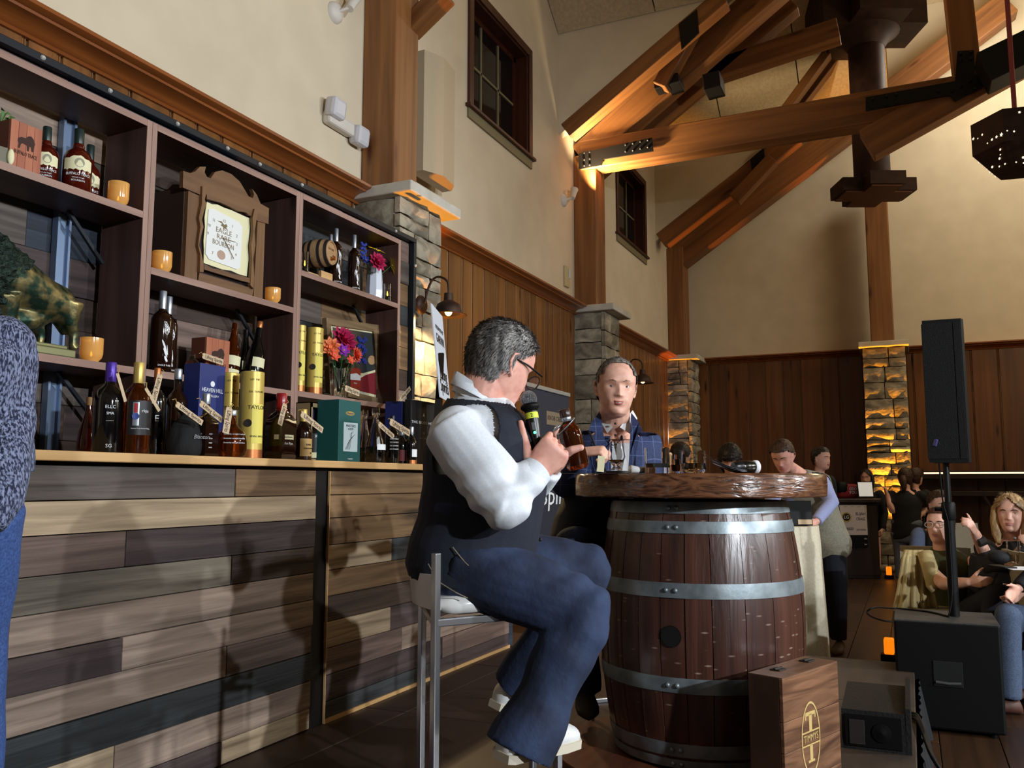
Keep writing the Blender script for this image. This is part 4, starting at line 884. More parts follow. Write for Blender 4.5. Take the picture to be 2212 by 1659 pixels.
tq = PY(783, 848, 2.888)-pf.location; text('BUFFALO TRACE', .012, m_white, pf, tq, wide=.06); tq = PY(768, 828, 2.888)-pf.location; text('BUFFALO', .01, m_white, pf, tq, wide=.03)
# ---------------- barrel table and what stands on it ----------------
BC = Vector((3.325, .735, 0)); TT = 1.332
m_oakb = NM('barrel_oak', (52, 29, 23), (92, 54, 40), (18, 18, 1), .33, .25, .3, 5, .6, .3, .7, knots=((150, 126, 112), (11, 11, 42)), spec=.75, coat=.15)
m_hoop = NM('galvanised_hoop', (112, 122, 126), (148, 158, 162), (14, 14, 14), .42, .1, metal=.55)
bt_ = thing('barrel_table', 'high table made of a varnished barrel with a thick round wooden top', 'table', (BC.x, BC.y, .34))
def rb(z): return .374-.052*((z-.785)/.445)**2
NS = 24; a = 0; angs = []
while a < 2*pi-.12: angs.append(a); a += U(.2, .32)
angs.append(2*pi)
zz = [.345+.89*k/14 for k in range(15)]
for k in range(len(angs)-1):
    a0, a1 = angs[k]+.004, angs[k+1]-.004; m = 4; dr = U(-.002, .002); mb = MB(); g = len(zz)
    rows = [[Vector(((rb(z)+dr)*cos(a0+(a1-a0)*j/m), (rb(z)+dr)*sin(a0+(a1-a0)*j/m), z-.34)) for j in range(m+1)] for z in zz]
    mb.rings(rows, False, False)
    b = len(mb.v); ins = [[Vector(((rb(z)-.022)*cos(A), (rb(z)-.022)*sin(A), z-.34)) for A in (a0, a1)] for z in zz]; mb.rings(ins, False, False)
    for i in range(g-1):
        mb.f.append((i*(m+1), (i+1)*(m+1), b+(i+1)*2, b+i*2)); mb.f.append((i*(m+1)+m, b+i*2+1, b+(i+1)*2+1, (i+1)*(m+1)+m))
    mb.build('stave', m_oakb, bt_, smooth=30)
MB().lathe([(.001, .03), (.315, .03), (.315, .87), (.001, .87)], 32).build('core', m_ink, bt_)
for z0, z1 in ((1.194, 1.233), (1.127, 1.168), (.912, .962), (.6, .65), (.385, .43), (.346, .375)):
    hp = MB().lathe([(rb(z)+o, z-.34) for z, o in ((z0, 0), (z0, .004), ((z0+z1)/2, .005), (z1, .004), (z1, 0))], 56, None, False).build('hoop', m_hoop, bt_, smooth=50)
    zc = (z0+z1)/2
    for d in (-.02, .035):
        A = math.atan2(-BC.y, -BC.x)-.28+d*1.6; MB().ball(((rb(zc)+.005)*cos(A), (rb(zc)+.005)*sin(A), zc-.34), (.009, .009, .009), 8, 6).build('rivet', m_hoop, hp, smooth=True)
A = math.atan2(-BC.y, -BC.x)-.27; zb_ = PD(1404, 1366, 3.0).z
MB().lathe([(.001, 0), (.034, 0), (.034, .006), (.036, .006)], 20, Matrix.Translation(((rb(zb_)-.003)*cos(A), (rb(zb_)-.003)*sin(A), zb_-.34)) @ Matrix.Rotation(A, 4, 'Z') @ Matrix.Rotation(pi/2, 4, 'Y')).build('bung_hole', M('bung_black', (6, 5, 5), .9), bt_)
m_top = NM('varnished_fir', (58, 34, 24), (124, 80, 52), (2.2, 9, 42), .24, .25, 0, 3, 2.5, .35, .65, coat=.7)
R = .466; MB().lathe([(.001, 1.25-.34), (R-.004, .91), (R, .914), (R+.002, .95), (R, .985), (R-.006, TT-.34), (.001, TT-.34)], 64).build('tabletop', m_top, bt_, smooth=40)
dsk = thing('round_board', 'round reddish wooden board under the barrel', 'board', (BC.x-.04, BC.y+.04, .3))
MB().lathe([(.001, 0), (.5, 0), (.505, .006), (.505, .03), (.5, .036), (.001, .036)], 56).build('board', NM('red_board', (84, 44, 28), (110, 62, 40), (3, 26, 26), .4, .05), dsk, smooth=40)
g_thin = M('table_glass', (252, 253, 253), .01, trans=1, ior=1.2)
def onT(px, off=0): # a spot on the table top seen at pixel column px, at a given depth
    return lambda D: (lambda p: (p.x, p.y))(PD(px, 1015, D))
def glass(name, label, px, D, prof, liquid=None, lcol=None, n=28, cat='glass', z0=TT):
    p = PD(px, 1015, D); t = thing(name, label, cat, (p.x, p.y, z0+.0005)); MB().lathe(prof, n).build('glass', g_thin, t, smooth=45)
    if liquid: MB().lathe(liquid, n).build('drink', lcol, t, smooth=45)
    return t
m_drink = M('bourbon', (186, 104, 40), .05, trans=.6, ior=1.1); m_water = M('ice_water', (236, 240, 242), .05, trans=.7, ior=1.1)
co = thing('coaster', 'flat black coaster under the tulip glass', 'coaster', (*onT(1334)(3.2), TT)); MB().lathe([(.001, 0), (.046, 0), (.048, .004), (.046, .012), (.001, .012)], 28).build('disc', M('black_rubber', (18, 18, 19), .6), co, smooth=40)
glass('tulip_glass', 'tulip tasting glass with a little bourbon on a black coaster', 1332, 3.2, [(.001, 0), (.021, 0), (.022, .004), (.014, .012), (.013, .018), (.026, .032), (.0325, .05), (.03, .07), (.0225, .108), (.0215, .108), (.029, .07), (.0315, .05), (.024, .033), (.001, .026)], [(.001, .027), (.0235, .034), (.028, .04), (.001, .04)], m_drink, z0=TT+.0125)
big = glass('tumbler', 'large straight whiskey tumbler etched with a wine-cork disc', 1420, 2.98, [(.001, 0), (.042, 0), (.043, .004), (.043, .088), (.0405, .088), (.0395, .02), (.001, .018)], [(.001, .019), (.039, .02), (.0395, .034), (.001, .034)], M('pale_whiskey', (226, 210, 150), .05, trans=.6, ior=1.1))
shape('etched_disc', ell(.019, .02, 20), M('cork_print', (176, 138, 96), .6), big, T(.012, -.0425, .052, -.3))
glass('shot_glass', 'small shot glass half full between the two tumblers', 1460, 3.02, [(.001, 0), (.015, 0), (.017, .05), (.016, .05), (.0145, .008), (.001, .007)], [(.001, .0075), (.0145, .009), (.0155, .03), (.001, .03)], m_drink)
glass('water_glass', 'slim straight glass standing behind the shot glass', 1468, 3.3, [(.001, 0), (.018, 0), (.02, .075), (.019, .075), (.0175, .008), (.001, .007)])
glass('tumbler', 'rounded low tumbler of water right of the shot glass', 1499, 2.95, [(.001, 0), (.034, 0), (.041, .012), (.0425, .03), (.04, .076), (.0385, .076), (.041, .03), (.038, .014), (.001, .01)], [(.001, .011), (.038, .015), (.0405, .034), (.001, .034)], m_water)
p = PD(1380, 1012, 3.0); nk = thing('napkin', 'crumpled white napkin roll lying left of the large tumbler', 'napkin', (p.x, p.y, TT)); MB().tube([(.03, -.02, .013), (.0, 0, .012), (-.03, .02, .015)], [.011, .011, .014], 12).build('cloth', M('white_cloth', (232, 232, 230), .8), nk, smooth=True)
p = PD(1563, 1012, 3.05); pr = thing('paper_sheets', 'curled white paper sheets on the barrel table', 'paper', (p.x, p.y, TT+.001)); m_paper = M('white_paper', (232, 232, 236), .8)
ux = RT.copy(); uy = Vector((FW.x, FW.y, 0)).normalized()
for k in range(3):
    rs = []
    for i in range(9):
        f = i/8; x = -.055+.12*f; z = .002+k*.004+.03*(1-f)**1.6*(1+.2*k); rs.append([ux*x+uy*y+Vector((0, 0, z+(.03*(1-f) if y > 0 else 0))) for y in (-.09+.01*k, .1)])
    MB().rings(rs, False, False).build('sheet', m_paper, pr, smooth=True)
p = PD(1610, 1005, 3.05); th = thing('vacuum_flask', 'black and steel drink shaker lying on its side on the barrel table', 'flask', (p.x, p.y, TT+.024))
mt = Matrix((ux*.9+uy*.43, Vector((0, 0, 1)).cross(ux*.9+uy*.43), Vector((0, 0, 1)))).transposed().to_4x4() @ Matrix.Rotation(pi/2, 4, 'Y')
MB().lathe([(.001, -.055), (.014, -.055), (.02, -.045), (.021, -.02)], 20, mt).build('cap', M('black_plastic', (14, 14, 15), .3), th, smooth=50); MB().lathe([(.021, -.02), (.023, -.015), (.0235, .03), (.021, .034)], 20, mt).build('body', M('dark_steel', (60, 58, 54), .2, metal=.9), th, smooth=50); MB().lathe([(.021, .034), (.024, .038), (.024, .05), (.001, .052)], 20, mt).build('base', m_paper, th, smooth=50)
sh_ = thing('menu_sheet', 'flat white sheet hanging over the near edge of the barrel table', 'paper', (*onT(1240)(3.05), TT+.0006))
MB().add([ux*-.06+uy*-.12, ux*.12+uy*-.2, ux*.16+uy*.02, ux*-.03+uy*.08], [(0, 1, 2, 3)]).build('sheet', m_paper, sh_)
# ---------------- wooden case in front of the barrel ----------------
s_ = .955; A_ = Vector((2.894*s_, .389*s_, 0)); fx = Vector((.357, -.137, 0)).normalized(); rzc = math.atan2(fx.y, fx.x); ZT = 1.3-.61*s_
cs = thing('wooden_case', 'upright dark wooden gift case with a gold oval emblem leaning on the barrel', 'case', (A_.x, A_.y, .3), rzc); w, d, h = .365, .115, ZT-.3
m_case2 = NM('walnut_case', (78, 50, 34), (138, 98, 70), (3, 12, 26), .42, .15, .12, 5, 1.6, .3, .7, coat=.2)
zs = [0, .1, .2, .29, h]
for k in range(4): MB().box(0, w, 0, .012, zs[k]+.0006, zs[k+1]-.0006, None, .0015).build('plank', m_case2, cs)
MB().box(0, w, .0125, d, 0, h, None, .002).build('body', NM('walnut_side', (58, 36, 24), (84, 54, 38), (20, 8, 4), .45, .1), cs)
MB().box(.001, w-.001, .001, d-.001, h, h+.002).build('lid', m_case2, cs)
for x in (.08, .27):
    hg = MB().box(x, x+.045, d*.45, d*.75, h+.002, h+.006, None, .001); hg.tube([(x, d*.6, h+.006), (x+.045, d*.6, h+.006)], .004, 8); hg.build('hinge', m_ink, cs)
lx, lz, ra, rb_ = w*.45, h*.52, w*.165, h*.26
rg = MB(); n = 36
for i in range(n):
    a, b = 2*pi*i/n, 2*pi*(i+1)/n; rg.add([(lx+ra*cos(a), -.0012, lz+rb_*sin(a)), (lx+ra*cos(b), -.0012, lz+rb_*sin(b)), (lx+ra*.91*cos(b), -.0012, lz+rb_*.94*sin(b)), (lx+ra*.91*cos(a), -.0012, lz+rb_*.94*sin(a))], [(0, 1, 2, 3)])
m_goldp = M('gold_print', (226, 196, 128), .4, metal=.3)
em = rg.build('emblem', m_goldp, cs)
def gb(x0, x1, z0, z1): shape('emblem_bar', [(lx+x0*ra, lz+z0*rb_), (lx+x1*ra, lz+z0*rb_), (lx+x1*ra, lz+z1*rb_), (lx+x0*ra, lz+z1*rb_)], m_goldp, em, (0, -.0002, 0))
gb(-.52, .52, .62, .72); gb(-.15, .15, .2, .66); gb(-.15, .15, -.6, -.18); gb(-.34, .34, -.66, -.6); gb(-.96, .96, .16, .2); gb(-.96, .96, -.2, -.16); gb(-.56, -.46, .52, .7); gb(.46, .56, .52, .7)
text('TIMMYS', .03, m_goldp, em, (lx, -.0008, lz), wide=ra*1.55)
# ---------------- stage monitor, subwoofer, column loudspeaker, cables ----------------
m_blk = NM('black_textured', (17, 17, 17), (26, 25, 24), (90, 90, 90), .6, .15, spec=.3)
m_blk2 = M('matt_black', (10, 10, 10), .55, spec=.2); m_grille = NM('black_grille', (10, 10, 10), (26, 26, 26), (220, 220, 220), .7, .4, spec=.2)
wg = thing('stage_monitor', 'small black wedge monitor lying on the stage by the case', 'loudspeaker', (3.64, .165, .3), 0)
pf_ = [(0, .0), (.34, .0), (.46, .1), (.40, .165), (.02, .14)]
MB().prism(pf_, -.112, .112, Matrix(((1, 0, 0, 0), (0, 0, -1, 0), (0, 1, 0, 0), (0, 0, 0, 1)))).build('cabinet', m_blk, wg)
MB().box(-.004, .002, -.1, .1, .012, .13, None, .002).build('front_panel', m_blk2, wg); MB().box(-.008, -.003, .03, .085, .02, .11, None, .002).build('port', m_ink, wg)
MB().lathe([(.001, 0), (.032, 0), (.034, .006), (.02, .008), (.001, .012)], 20, Matrix.Translation((-.004, -.03, .07)) @ Matrix.Rotation(-pi/2, 4, 'Y')).build('knob', m_blk2, wg)
MB().prism([(.0, .0), (.44, .0), (.47, .19), (.38, .2), (.02, .16)], -.13, -.113, Matrix(((1, 0, 0, 0), (0, 0, -1, 0), (0, 1, 0, 0), (0, 0, 0, 1))) @ Matrix.Translation((0, 0, .243))).build('side_plate', m_blk, wg)
sb = thing('subwoofer', 'large black subwoofer on the floor beside the stage corner', 'loudspeaker', (5.42, -.14, 0))
MB().box(-.22, .24, -.255, .25, .02, .57, None, .012).build('cabinet', m_blk2, sb)
MB().box(-.218, .238, -.253, .248, .56, .572, None, .004).build('top', NM('lit_top', (46, 44, 42), (56, 54, 50), (60, 60, 60), .6, .1), sb)  # black top coloured grey, the light on it put into the colour
MB().box(-.226, -.219, -.07, .07, .24, .37, None, .004).build('handle_recess', M('recess_black', (5, 5, 5), .8), sb); MB().tube([(-.23, -.06, .262), (-.232, 0, .258), (-.23, .06, .262)], .008, 8).build('handle', M('grey_plastic', (62, 62, 62), .4), sb)
for x in (-.18, .2):
    for y in (-.2, .2): MB().lathe([(.02, 0), (.02, .02), (.001, .02)], 10, Matrix.Translation((x, y, 0))).build('foot', m_blk2, sb)
XS = 5.44; pb = PX(2062, 1331, XS); zt = PX(2058, 1000, XS).z
pl = thing('speaker_pole', 'black steel pole standing in the subwoofer', 'pole', (XS, pb.y, .5725)); q0 = pl.location
MB().tube([(0, 0, 0), (0, 0, zt-.5725)], .0175, 16).build('tube', M('gloss_black', (16, 17, 19), .25), pl, smooth=60); zc = PX(2060, 1100, XS).z-.5725
MB().tube([(0, 0, 0), (0, 0, zc)], .027, 16).build('lower_tube', m_blk2, pl, smooth=60); MB().lathe([(.03, zc-.06), (.036, zc-.05), (.036, zc+.03), (.03, zc+.04)], 16).build('collar', m_blk2, pl, smooth=50); MB().tube([(0, .03, zc), (0, .07, zc)], .012, 8).build('knob', m_blk2, pl)
cl = thing('column_loudspeaker', 'tall slim black column loudspeaker on the pole above the audience', 'loudspeaker', (XS, pb.y, zt)); hc = PX(2055, 695, XS).z-zt
yl, yr = PX(2021, 850, XS-.1).y-pb.y, PX(2091, 850, XS-.1).y-pb.y
MB().prism([(-.1, yl+.05), (-.06, yl), (.12, yl+.02), (.12, yr), (-.06, yr-.0), (-.1, yr+.015)], 0, hc).build('cabinet', m_blk2, cl)
MB().box(-.104, -.1, yl+.055, yr+.06, .02, hc-.02, None, .002).build('grille', m_grille, cl); MB().box(-.104, -.1, yr+.02, yr+.055, .02, hc-.02, None, .001).build('side_grille', m_grille, cl)
pc = PX(2030, 948, XS-.08); pcl = pc-cl.location; MB().tube([pcl, pcl+Vector((-.02, .02, -.01)), pcl+Vector((-.02, .028, -.04))], .012, 8).build('plug', M('violet_plug', (52, 46, 96), .4), cl)
cbl = thing('speaker_cable', 'thin black cable dropping from the column loudspeaker to the subwoofer', 'cable', pc)
pts = [PX(2029, 950, XS-.1), PX(2027, 975, XS-.1), PX(2032, 1040, XS-.08), PX(2038, 1090, XS-.06), PX(2048, 1130, XS-.05), PX(2053, 1200, XS-.04), PX(2057, 1280, XS-.05), Vector((XS-.06, pb.y+.03, .58))]
def smooth_path(pts, k=6):
    out = []
    for i in range(len(pts)-1):
        p0, p1, p2, p3 = pts[max(i-1, 0)], pts[i], pts[i+1], pts[min(i+2, len(pts)-1)]
        for j in range(k):
            t = j/k; out.append(.5*((2*p1)+(p2-p0)*t+(2*p0-5*p1+4*p2-p3)*t*t+(3*p1-p0-3*p2+p3)*t**3))
    return out+[pts[-1]]
MB().tube([p-pc for p in smooth_path(pts)], .0045, 6).build('wire', m_blk2, cbl, smooth=True)
cb2 = thing('power_cable', 'black cable looping over the top of the subwoofer and its corner', 'cable', (5.3, .1, .575))
pts = [PZ(2050, 1332, .577), PZ(2010, 1322, .577), PZ(1960, 1316, .577), PZ(1925, 1314, .577), PX(1890, 1312, 5.25), PX(1873, 1322, 5.22), PX(1885, 1333, 5.2), PX(1910, 1341, 5.18), PX(1928, 1342, 5.19)]
MB().tube([p-cb2.location for p in smooth_path(pts)], .005, 6).build('wire', m_blk2, cb2, smooth=True)
cb3 = thing('stage_cable', 'bundle of black cables running over the stage edge beside the monitor', 'cable', (4.2, 0, .3))
for k in range(3):
    pts = [PZ(1965, 1540+k*5, .31), PZ(1985, 1550+k*5, .31), Vector((3.75-.03*k, -.03, .29)), Vector((3.7-.02*k, -.09-.02*k, .15)), Vector((3.5, -.12-.03*k, .012))]
    MB().tube([p-cb3.location for p in smooth_path(pts)], .007, 6).build('wire', m_blk2, cb3, smooth=True)
# ---------------- bar stools ----------------
m_chrome = M('chrome_tube', (190, 192, 196), .22, metal=.9); m_seat = M('white_seat', (226, 224, 220), .3, coat=.3)
def stool(label, c4, zs, zback):
    c = sum((Vector(p) for p in c4), Vector())/4; t = thing('bar_stool', label, 'stool', (c.x, c.y, .3)); o = t.location
    L = [Vector((p[0], p[1], 0)) for p in c4]
    for k, p in enumerate(L):
        MB().bar((p.x-o.x, p.y-o.y, 0), (p.x-o.x, p.y-o.y, (zback[k] if zback[k] else zs)-.3), .02, .02, (fx.x, fx.y, 0), .003).build('leg', m_chrome, t)
    for i, j, z in ((0, 1, zs-.03), (1, 3, zs-.03), (3, 2, zs-.03), (2, 0, zs-.03), (2, 3, .56), (0, 2, .31), (1, 3, .31)):
        a, b = L[i]-Vector((o.x, o.y, 0)), L[j]-Vector((o.x, o.y, 0)); MB().bar((a.x, a.y, z-.3), (b.x, b.y, z-.3), .02, .02, (0, 0, 1), .003).build('rail', m_chrome, t)
    q = [L[0], L[2], L[3], L[1]]; rs = []
    for s_, z in ((.8, zs-.02), (.97, zs-.01), (1, zs+.01), (.96, zs+.028), (.8, zs+.034), (.02, zs+.02)):
        ring = []
        for i in range(4):
            a, b = q[i], q[(i+1) % 4]
            for f in (.12, .31, .5, .69, .88): p = c+(a.lerp(b, f)-c)*s_; ring.append(Vector((p.x-o.x, p.y-o.y, z-.3)))
        rs.append(ring)
    MB().rings(rs).build('seat', m_seat, t, smooth=60)
    bk = MB(); a, b = L[0], L[1]; n = 10; rs = []
    for i in range(n+1):
        f = i/n; p = a.lerp(b, f); bow = (p-c).normalized()*(.05*sin(pi*f)); p = p+bow
        rs.append([Vector((p.x-o.x, p.y-o.y, zz-.3))+((c-p).normalized()*u) for zz, u in ((zs+.0, 0), (zs+.09, -.005), (zs+.09, .012), (zs+.0, .03))])
    bk.rings(rs).build('back_lip', m_seat, t, smooth=50); return t
c4 = [PD(941, 1330, 2.27), PD(912, 1330, 2.66), PD(1203, 1330, 2.46), PD(1150, 1330, 2.86)]
stool('chrome bar stool with a white seat under the man in the vest', [(p.x, p.y, 0) for p in c4], .965, [PD(941, 1196, 2.27).z, None, None, None])
c4 = [PD(1275, 1300, 3.62), PD(1275, 1300, 4.0), PD(1400, 1300, 3.75), PD(1390, 1300, 4.1)]
stool('bar stool of the man in the blazer, mostly hidden behind the barrel', [(p.x, p.y, 0) for p in c4], .965, [None]*4)
# ---------------- banner and signs ----------------
m_bann = M('navy_banner', (36, 38, 50), .7); a, b = PY(1135, 825, 2.4), PY(1228, 850, 2.4)
bn = thing('roll_up_banner', 'dark navy roll-up banner with white lettering behind the two men', 'banner', ((a.x+b.x)/2, 2.4, 0)); hw = (b.x-a.x)/2
MB().box(-hw, hw, -.001, .001, .08, a.z-.02).build('fabric', m_bann, bn); MB().box(-hw-.005, hw+.005, -.015, .015, a.z-.03, a.z, None, .004).build('top_bar', M('alu_bar', (170, 168, 160), .4, metal=.5), bn); MB().box(-hw-.01, hw+.01, -.06, .06, 0, .08, None, .01).build('base', m_blk2, bn); MB().tube([(0, .03, .08), (0, .03, a.z-.02)], .008, 8).build('mast', m_steel, bn)
q = PY(1196, 1072, 2.395)-bn.location; text('Spirits', .2, m_white, bn, (q.x+.12, -.002, q.z), shear=.1, wide=.72); q = PY(1150, 1030, 2.395)-bn.location; text('Lifting', .16, m_white, bn, (q.x+.14, -.002, q.z+.08), shear=.1, wide=.5)
q = PY(1200, 905, 2.395)-bn.location; lb = shape('patch', [(q.x-.17, q.z-.05), (q.x+.2, q.z-.05), (q.x+.2, q.z+.05), (q.x-.17, q.z+.05)], M('tan_patch', (120, 104, 84), .7), bn, (0, -.0015, 0)); text('KNOB CREEK', .05, m_ink, lb, (q.x+.01, -.003, q.z), wide=.32)
AWY = Vector((FW.x, FW.y, 0)).normalized()
# placard on a black easel at the end of the bar
P0 = PD(932, 655, 4.62); dv = Vector((cos(radians(20)), sin(radians(20)), 0)); wv = .37; zb_ = PD(950, 856, 4.62).z; up = (PD(951, 856, 4.66)-P0); up.normalize()
ea = thing('easel_stand', 'black folded easel behind the white placard at the end of the bar', 'easel', (P0.x+.1, P0.y+.12, ZC))
eo = ea.location; q_ = [PD(948, 762, 4.7), PD(930, 860, 4.7), PD(952, 860, 4.8), PD(958, 762, 4.8)]; q_[1].z = q_[2].z = ZC; bq = [p+AWY*.05 for p in q_]
MB().add([p-eo for p in q_+bq], [(0, 1, 2, 3), (7, 6, 5, 4), (0, 4, 5, 1), (1, 5, 6, 2), (2, 6, 7, 3), (3, 7, 4, 0)]).build('panel', m_blk2, ea)
pc_ = thing('placard', 'tall white printed placard set edge-on at the end of the bar', 'sign', P0); hS = (P0.z-zb_)
mP = Matrix((dv, Vector((0, 0, 1)).cross(dv), Vector((0, 0, 1)))).transposed().to_4x4(); mS = mP.copy(); mS[0][2] = up.x/-up.z*-1; mS[1][2] = up.y/-up.z*-1
k_ = lambda f: up*(hS/-up.z*f)
vs = [Vector(), dv*wv, dv*wv+k_(1), k_(1)]; nn = dv.cross(up).normalized()*.006
MB().add([v for v in vs]+[v+nn for v in vs], [(0, 1, 2, 3), (7, 6, 5, 4), (0, 4, 5, 1), (1, 5, 6, 2), (2, 6, 7, 3), (3, 7, 4, 0)]).build('board', M('white_board', (214, 220, 230), .5), pc_)
n2 = (CAM-P0); sg = 1 if nn.dot(n2) > 0 else -1
mT = Matrix((dv, -nn.normalized()*sg, -up)).transposed().to_4x4()
for tx, f, s_, wd_ in (('PRESENTED BY', .22, .03, .26), ('GARVIN', .34, .07, .26), ('Lifting', .72, .1, .24), ('Spirits', .86, .1, .28)):
    m = mT.copy(); m.translation = dv*(wv*.5)+k_(f)+nn*(1 if sg > 0 else 0)+nn.normalized()*sg*.002; text(tx, s_, m_ink, pc_, m, wide=wd_)
# ---------------- fixtures on the walls ----------------
m_rust = NM('rusted_steel', (48, 34, 28), (74, 50, 38), (14, 14, 14), .55, .1, metal=.4); m_fix = M('white_fixture', (206, 200, 190), .5); m_bulb = M('lamp_bulb', (255, 220, 160), .4, emit=(255, 196, 110), es=9)
def sconce(label, xw, zb, s=1., watts=22):
    y0 = 3.1; t = thing('wall_lamp', label, 'lamp', (xw, y0, zb)); ys = -.2*s
    MB().lathe([(.001, -.03), (.05*s, -.03), (.065*s, -.015), (.065*s, 0)], 20, Matrix.Translation((0, .02, .06*s)) @ Matrix.Rotation(pi/2, 4, 'X') @ Matrix.Scale(-1, 4, (0, 0, 1))).build('back_plate', m_rust, t, smooth=50)
    MB().tube(smooth_path([Vector((0, -.02, .07*s)), Vector((0, -.035*s, .15*s)), Vector((0, -.075*s, .225*s)), Vector((0, -.13*s, .24*s)), Vector((0, ys+.01, .2*s)), Vector((0, ys, .1*s))], 5), .008*s, 8).build('gooseneck', m_rust, t, smooth=True)
    m = Matrix.Translation((0, ys, 0)); MB().lathe([(.001, .125*s), (.03*s, .12*s), (.033*s, .07*s), (.075*s, .045*s), (.088*s, .01*s), (.09*s, -.018*s), (.125*s, -.028*s), (.122*s, -.031*s), (.085*s, -.02*s), (.07*s, .03*s), (.03*s, .055*s), (.001, .055*s)], 32, m, False).build('shade', m_rust, t, smooth=50)
    MB().ball((0, ys, .0), (.026*s, .026*s, .035*s), 12, 8).build('bulb', m_bulb, t, smooth=True)
    lamp('wall_lamp_light', 'SPOT', (xw, y0+ys, zb-.02), (1, .72, .34), watts, (xw, y0+ys+.03, zb-1), .03, 165, .4)
p = PY(966, 672, 2.9); sconce('rusty gooseneck barn lamp on the pilaster next to the shelves', p.x, p.z, 1.05, 190)
p = PY(1385, 822, 2.9); sconce('rusty gooseneck barn lamp right of the blazer man\u2019s head', p.x, p.z, 1.1, 30)
p = PY(732, 258, 3.55); em = thing('emergency_light', 'white twin-head emergency light on the cream wall left of the tall post', 'lamp', (p.x, 3.6, p.z)); 
MB().box(-.13, .17, -.075, 0, -.07, .03, T(0, 0, 0) @ Matrix.Rotation(.0, 4, 'Y'), .02).build('body', m_fix, em)
for dx, dz in ((-.075, .055), (.235, -.03)): MB().box(dx-.075, dx+.075, -.12, -.02, dz-.075, dz+.07, Matrix.Rotation(.12, 4, 'X'), .03).build('lamp_head', M('lamp_lens', (196, 194, 198), .25), em)
def wspot(label, px, py, s=1):
    p = PY(px, py, 3.56); t = thing('spotlight', label, 'lamp', (p.x, 3.6, p.z)); MB().lathe([(.001, .05), (.05, .045), (.075, .02), (.08, 0)], 20, Matrix.Rotation(pi/2, 4, 'X')).build('base', m_fix, t, smooth=50)
    MB().tube([(0, -.04, 0), (.03, -.1, .03), (.05, -.11, .05)], .012, 8).build('arm', m_fix, t); MB().tube([(.03, -.11, .02), (.075, -.11, .1), (.1, -.11, .15)], [.03, .036, .048], 14).build('head', m_fix, t, smooth=50)
wspot('white wall spotlight at the top edge of the picture left of the tall post', 732, 25); wspot('white wall spotlight beside the middle post pointing up at the truss', 1223, 432)
p = PY(1225, 597, 3.58); tm = thing('thermostat', 'small beige control box on the wall beside the middle post', 'control box', (p.x, 3.6, p.z)); MB().box(-.07, .07, -.03, 0, -.13, .12, None, .008).build('box', M('beige_plastic', (190, 176, 130), .5), tm); MB().box(.02, .065, -.04, -.029, -.02, .1, None, .006).build('cover', m_pale, tm)
a, b = PY(912, 140, 3.42), PY(978, 412, 3.42); ws = thing('wall_loudspeaker', 'tall cream column loudspeaker mounted on the wall right of the post', 'loudspeaker', ((a.x+b.x)/2, 3.45, b.z)); hw = (b.x-a.x)/2; h = PY(945, 137, 3.42).z-b.z
MB().prism([(-hw, .07), (-hw, -.05), (-hw*.3, -.13), (hw*.6, -.1), (hw, -.02), (hw, .07)], 0, h).build('cabinet', M('cream_cabinet', (176, 160, 132), .6), ws); MB().box(-hw*.2, hw*.2, .07, .15, .3, .36).build('bracket', m_steel, ws)
MB().box(-hw*.2, hw*.2, .07, .15, h-.36, h-.3).build('bracket', m_steel, ws)
# ---------------- pendants in the middle of the hall ----------------
XD = 12.0; c0 = PX(1880, 300, XD); sc = (c0-CAM).dot(FW)/FPX; pd_ = thing('pendant_cylinder', 'rusty cylindrical pendant with cross-shaped collars hanging behind the truss', 'lamp', (XD, c0.y, PX(1888, 395, XD).z)); r = 37*sc
m_rustd = NM('dark_rust', (40, 22, 18), (58, 34, 28), (10, 10, 10), .6, .1, metal=.3); zt_ = PX(1865, 78, XD).z-pd_.location.z
MB().lathe([(r, 0), (r, zt_+.6)], 32).build('cylinder', m_rustd, pd_, smooth=60)
def cross(a, b): return [(a, -b), (a, b), (b, b), (b, a), (-b, a), (-b, b), (-a, b), (-a, -b), (-b, -b), (-b, -a), (b, -a), (b, -b)]
mc = Matrix.Rotation(YAW, 4, 'Z')
MB().prism(cross(r*2.1, r*1.0), -.17, .0, mc).build('collar', m_rustd, pd_); MB().prism(cross(r*1.9, r*.85), -.19, -.17, mc).build('collar_lip', M('dim_glow', (92, 48, 30), .6), pd_)
MB().prism(cross(r*3.0, r*1.5), zt_, zt_+.8, mc).build('collar', m_rustd, pd_)
rs = []
for k, (f, z) in enumerate(((1.02, zt_-.2), (1.3, zt_-.1), (1.9, zt_))): rs.append([Vector((r*f*cos(2*pi*j/24), r*f*sin(2*pi*j/24), z)) for j in range(24)])
MB().rings(rs, False).build('cone', m_rustd, pd_, smooth=True)
XL_ = 8.3; c0 = PX(2196, 300, XL_); ln = thing('star_lantern', 'dark lantern pierced with little stars hanging at the right edge', 'lamp', c0); s = (c0-CAM).dot(FW)/FPX
rl_ = 88*s; pol = [(rl_*cos(a), rl_*sin(a)) for a in [pi*k/3+.25+YAW for k in range(6)]]
MB().prism(pol, -.12, .16).build('body', m_rustd, ln); MB().rings([[Vector((x, y, -.12)) for x, y in pol], [Vector((x*.55, y*.55, -.3)) for x, y in pol]]).build('lower_body', m_rust, ln)
m_star = M('star_light', (255, 248, 230), .5, emit=(255, 236, 200), es=1.6)
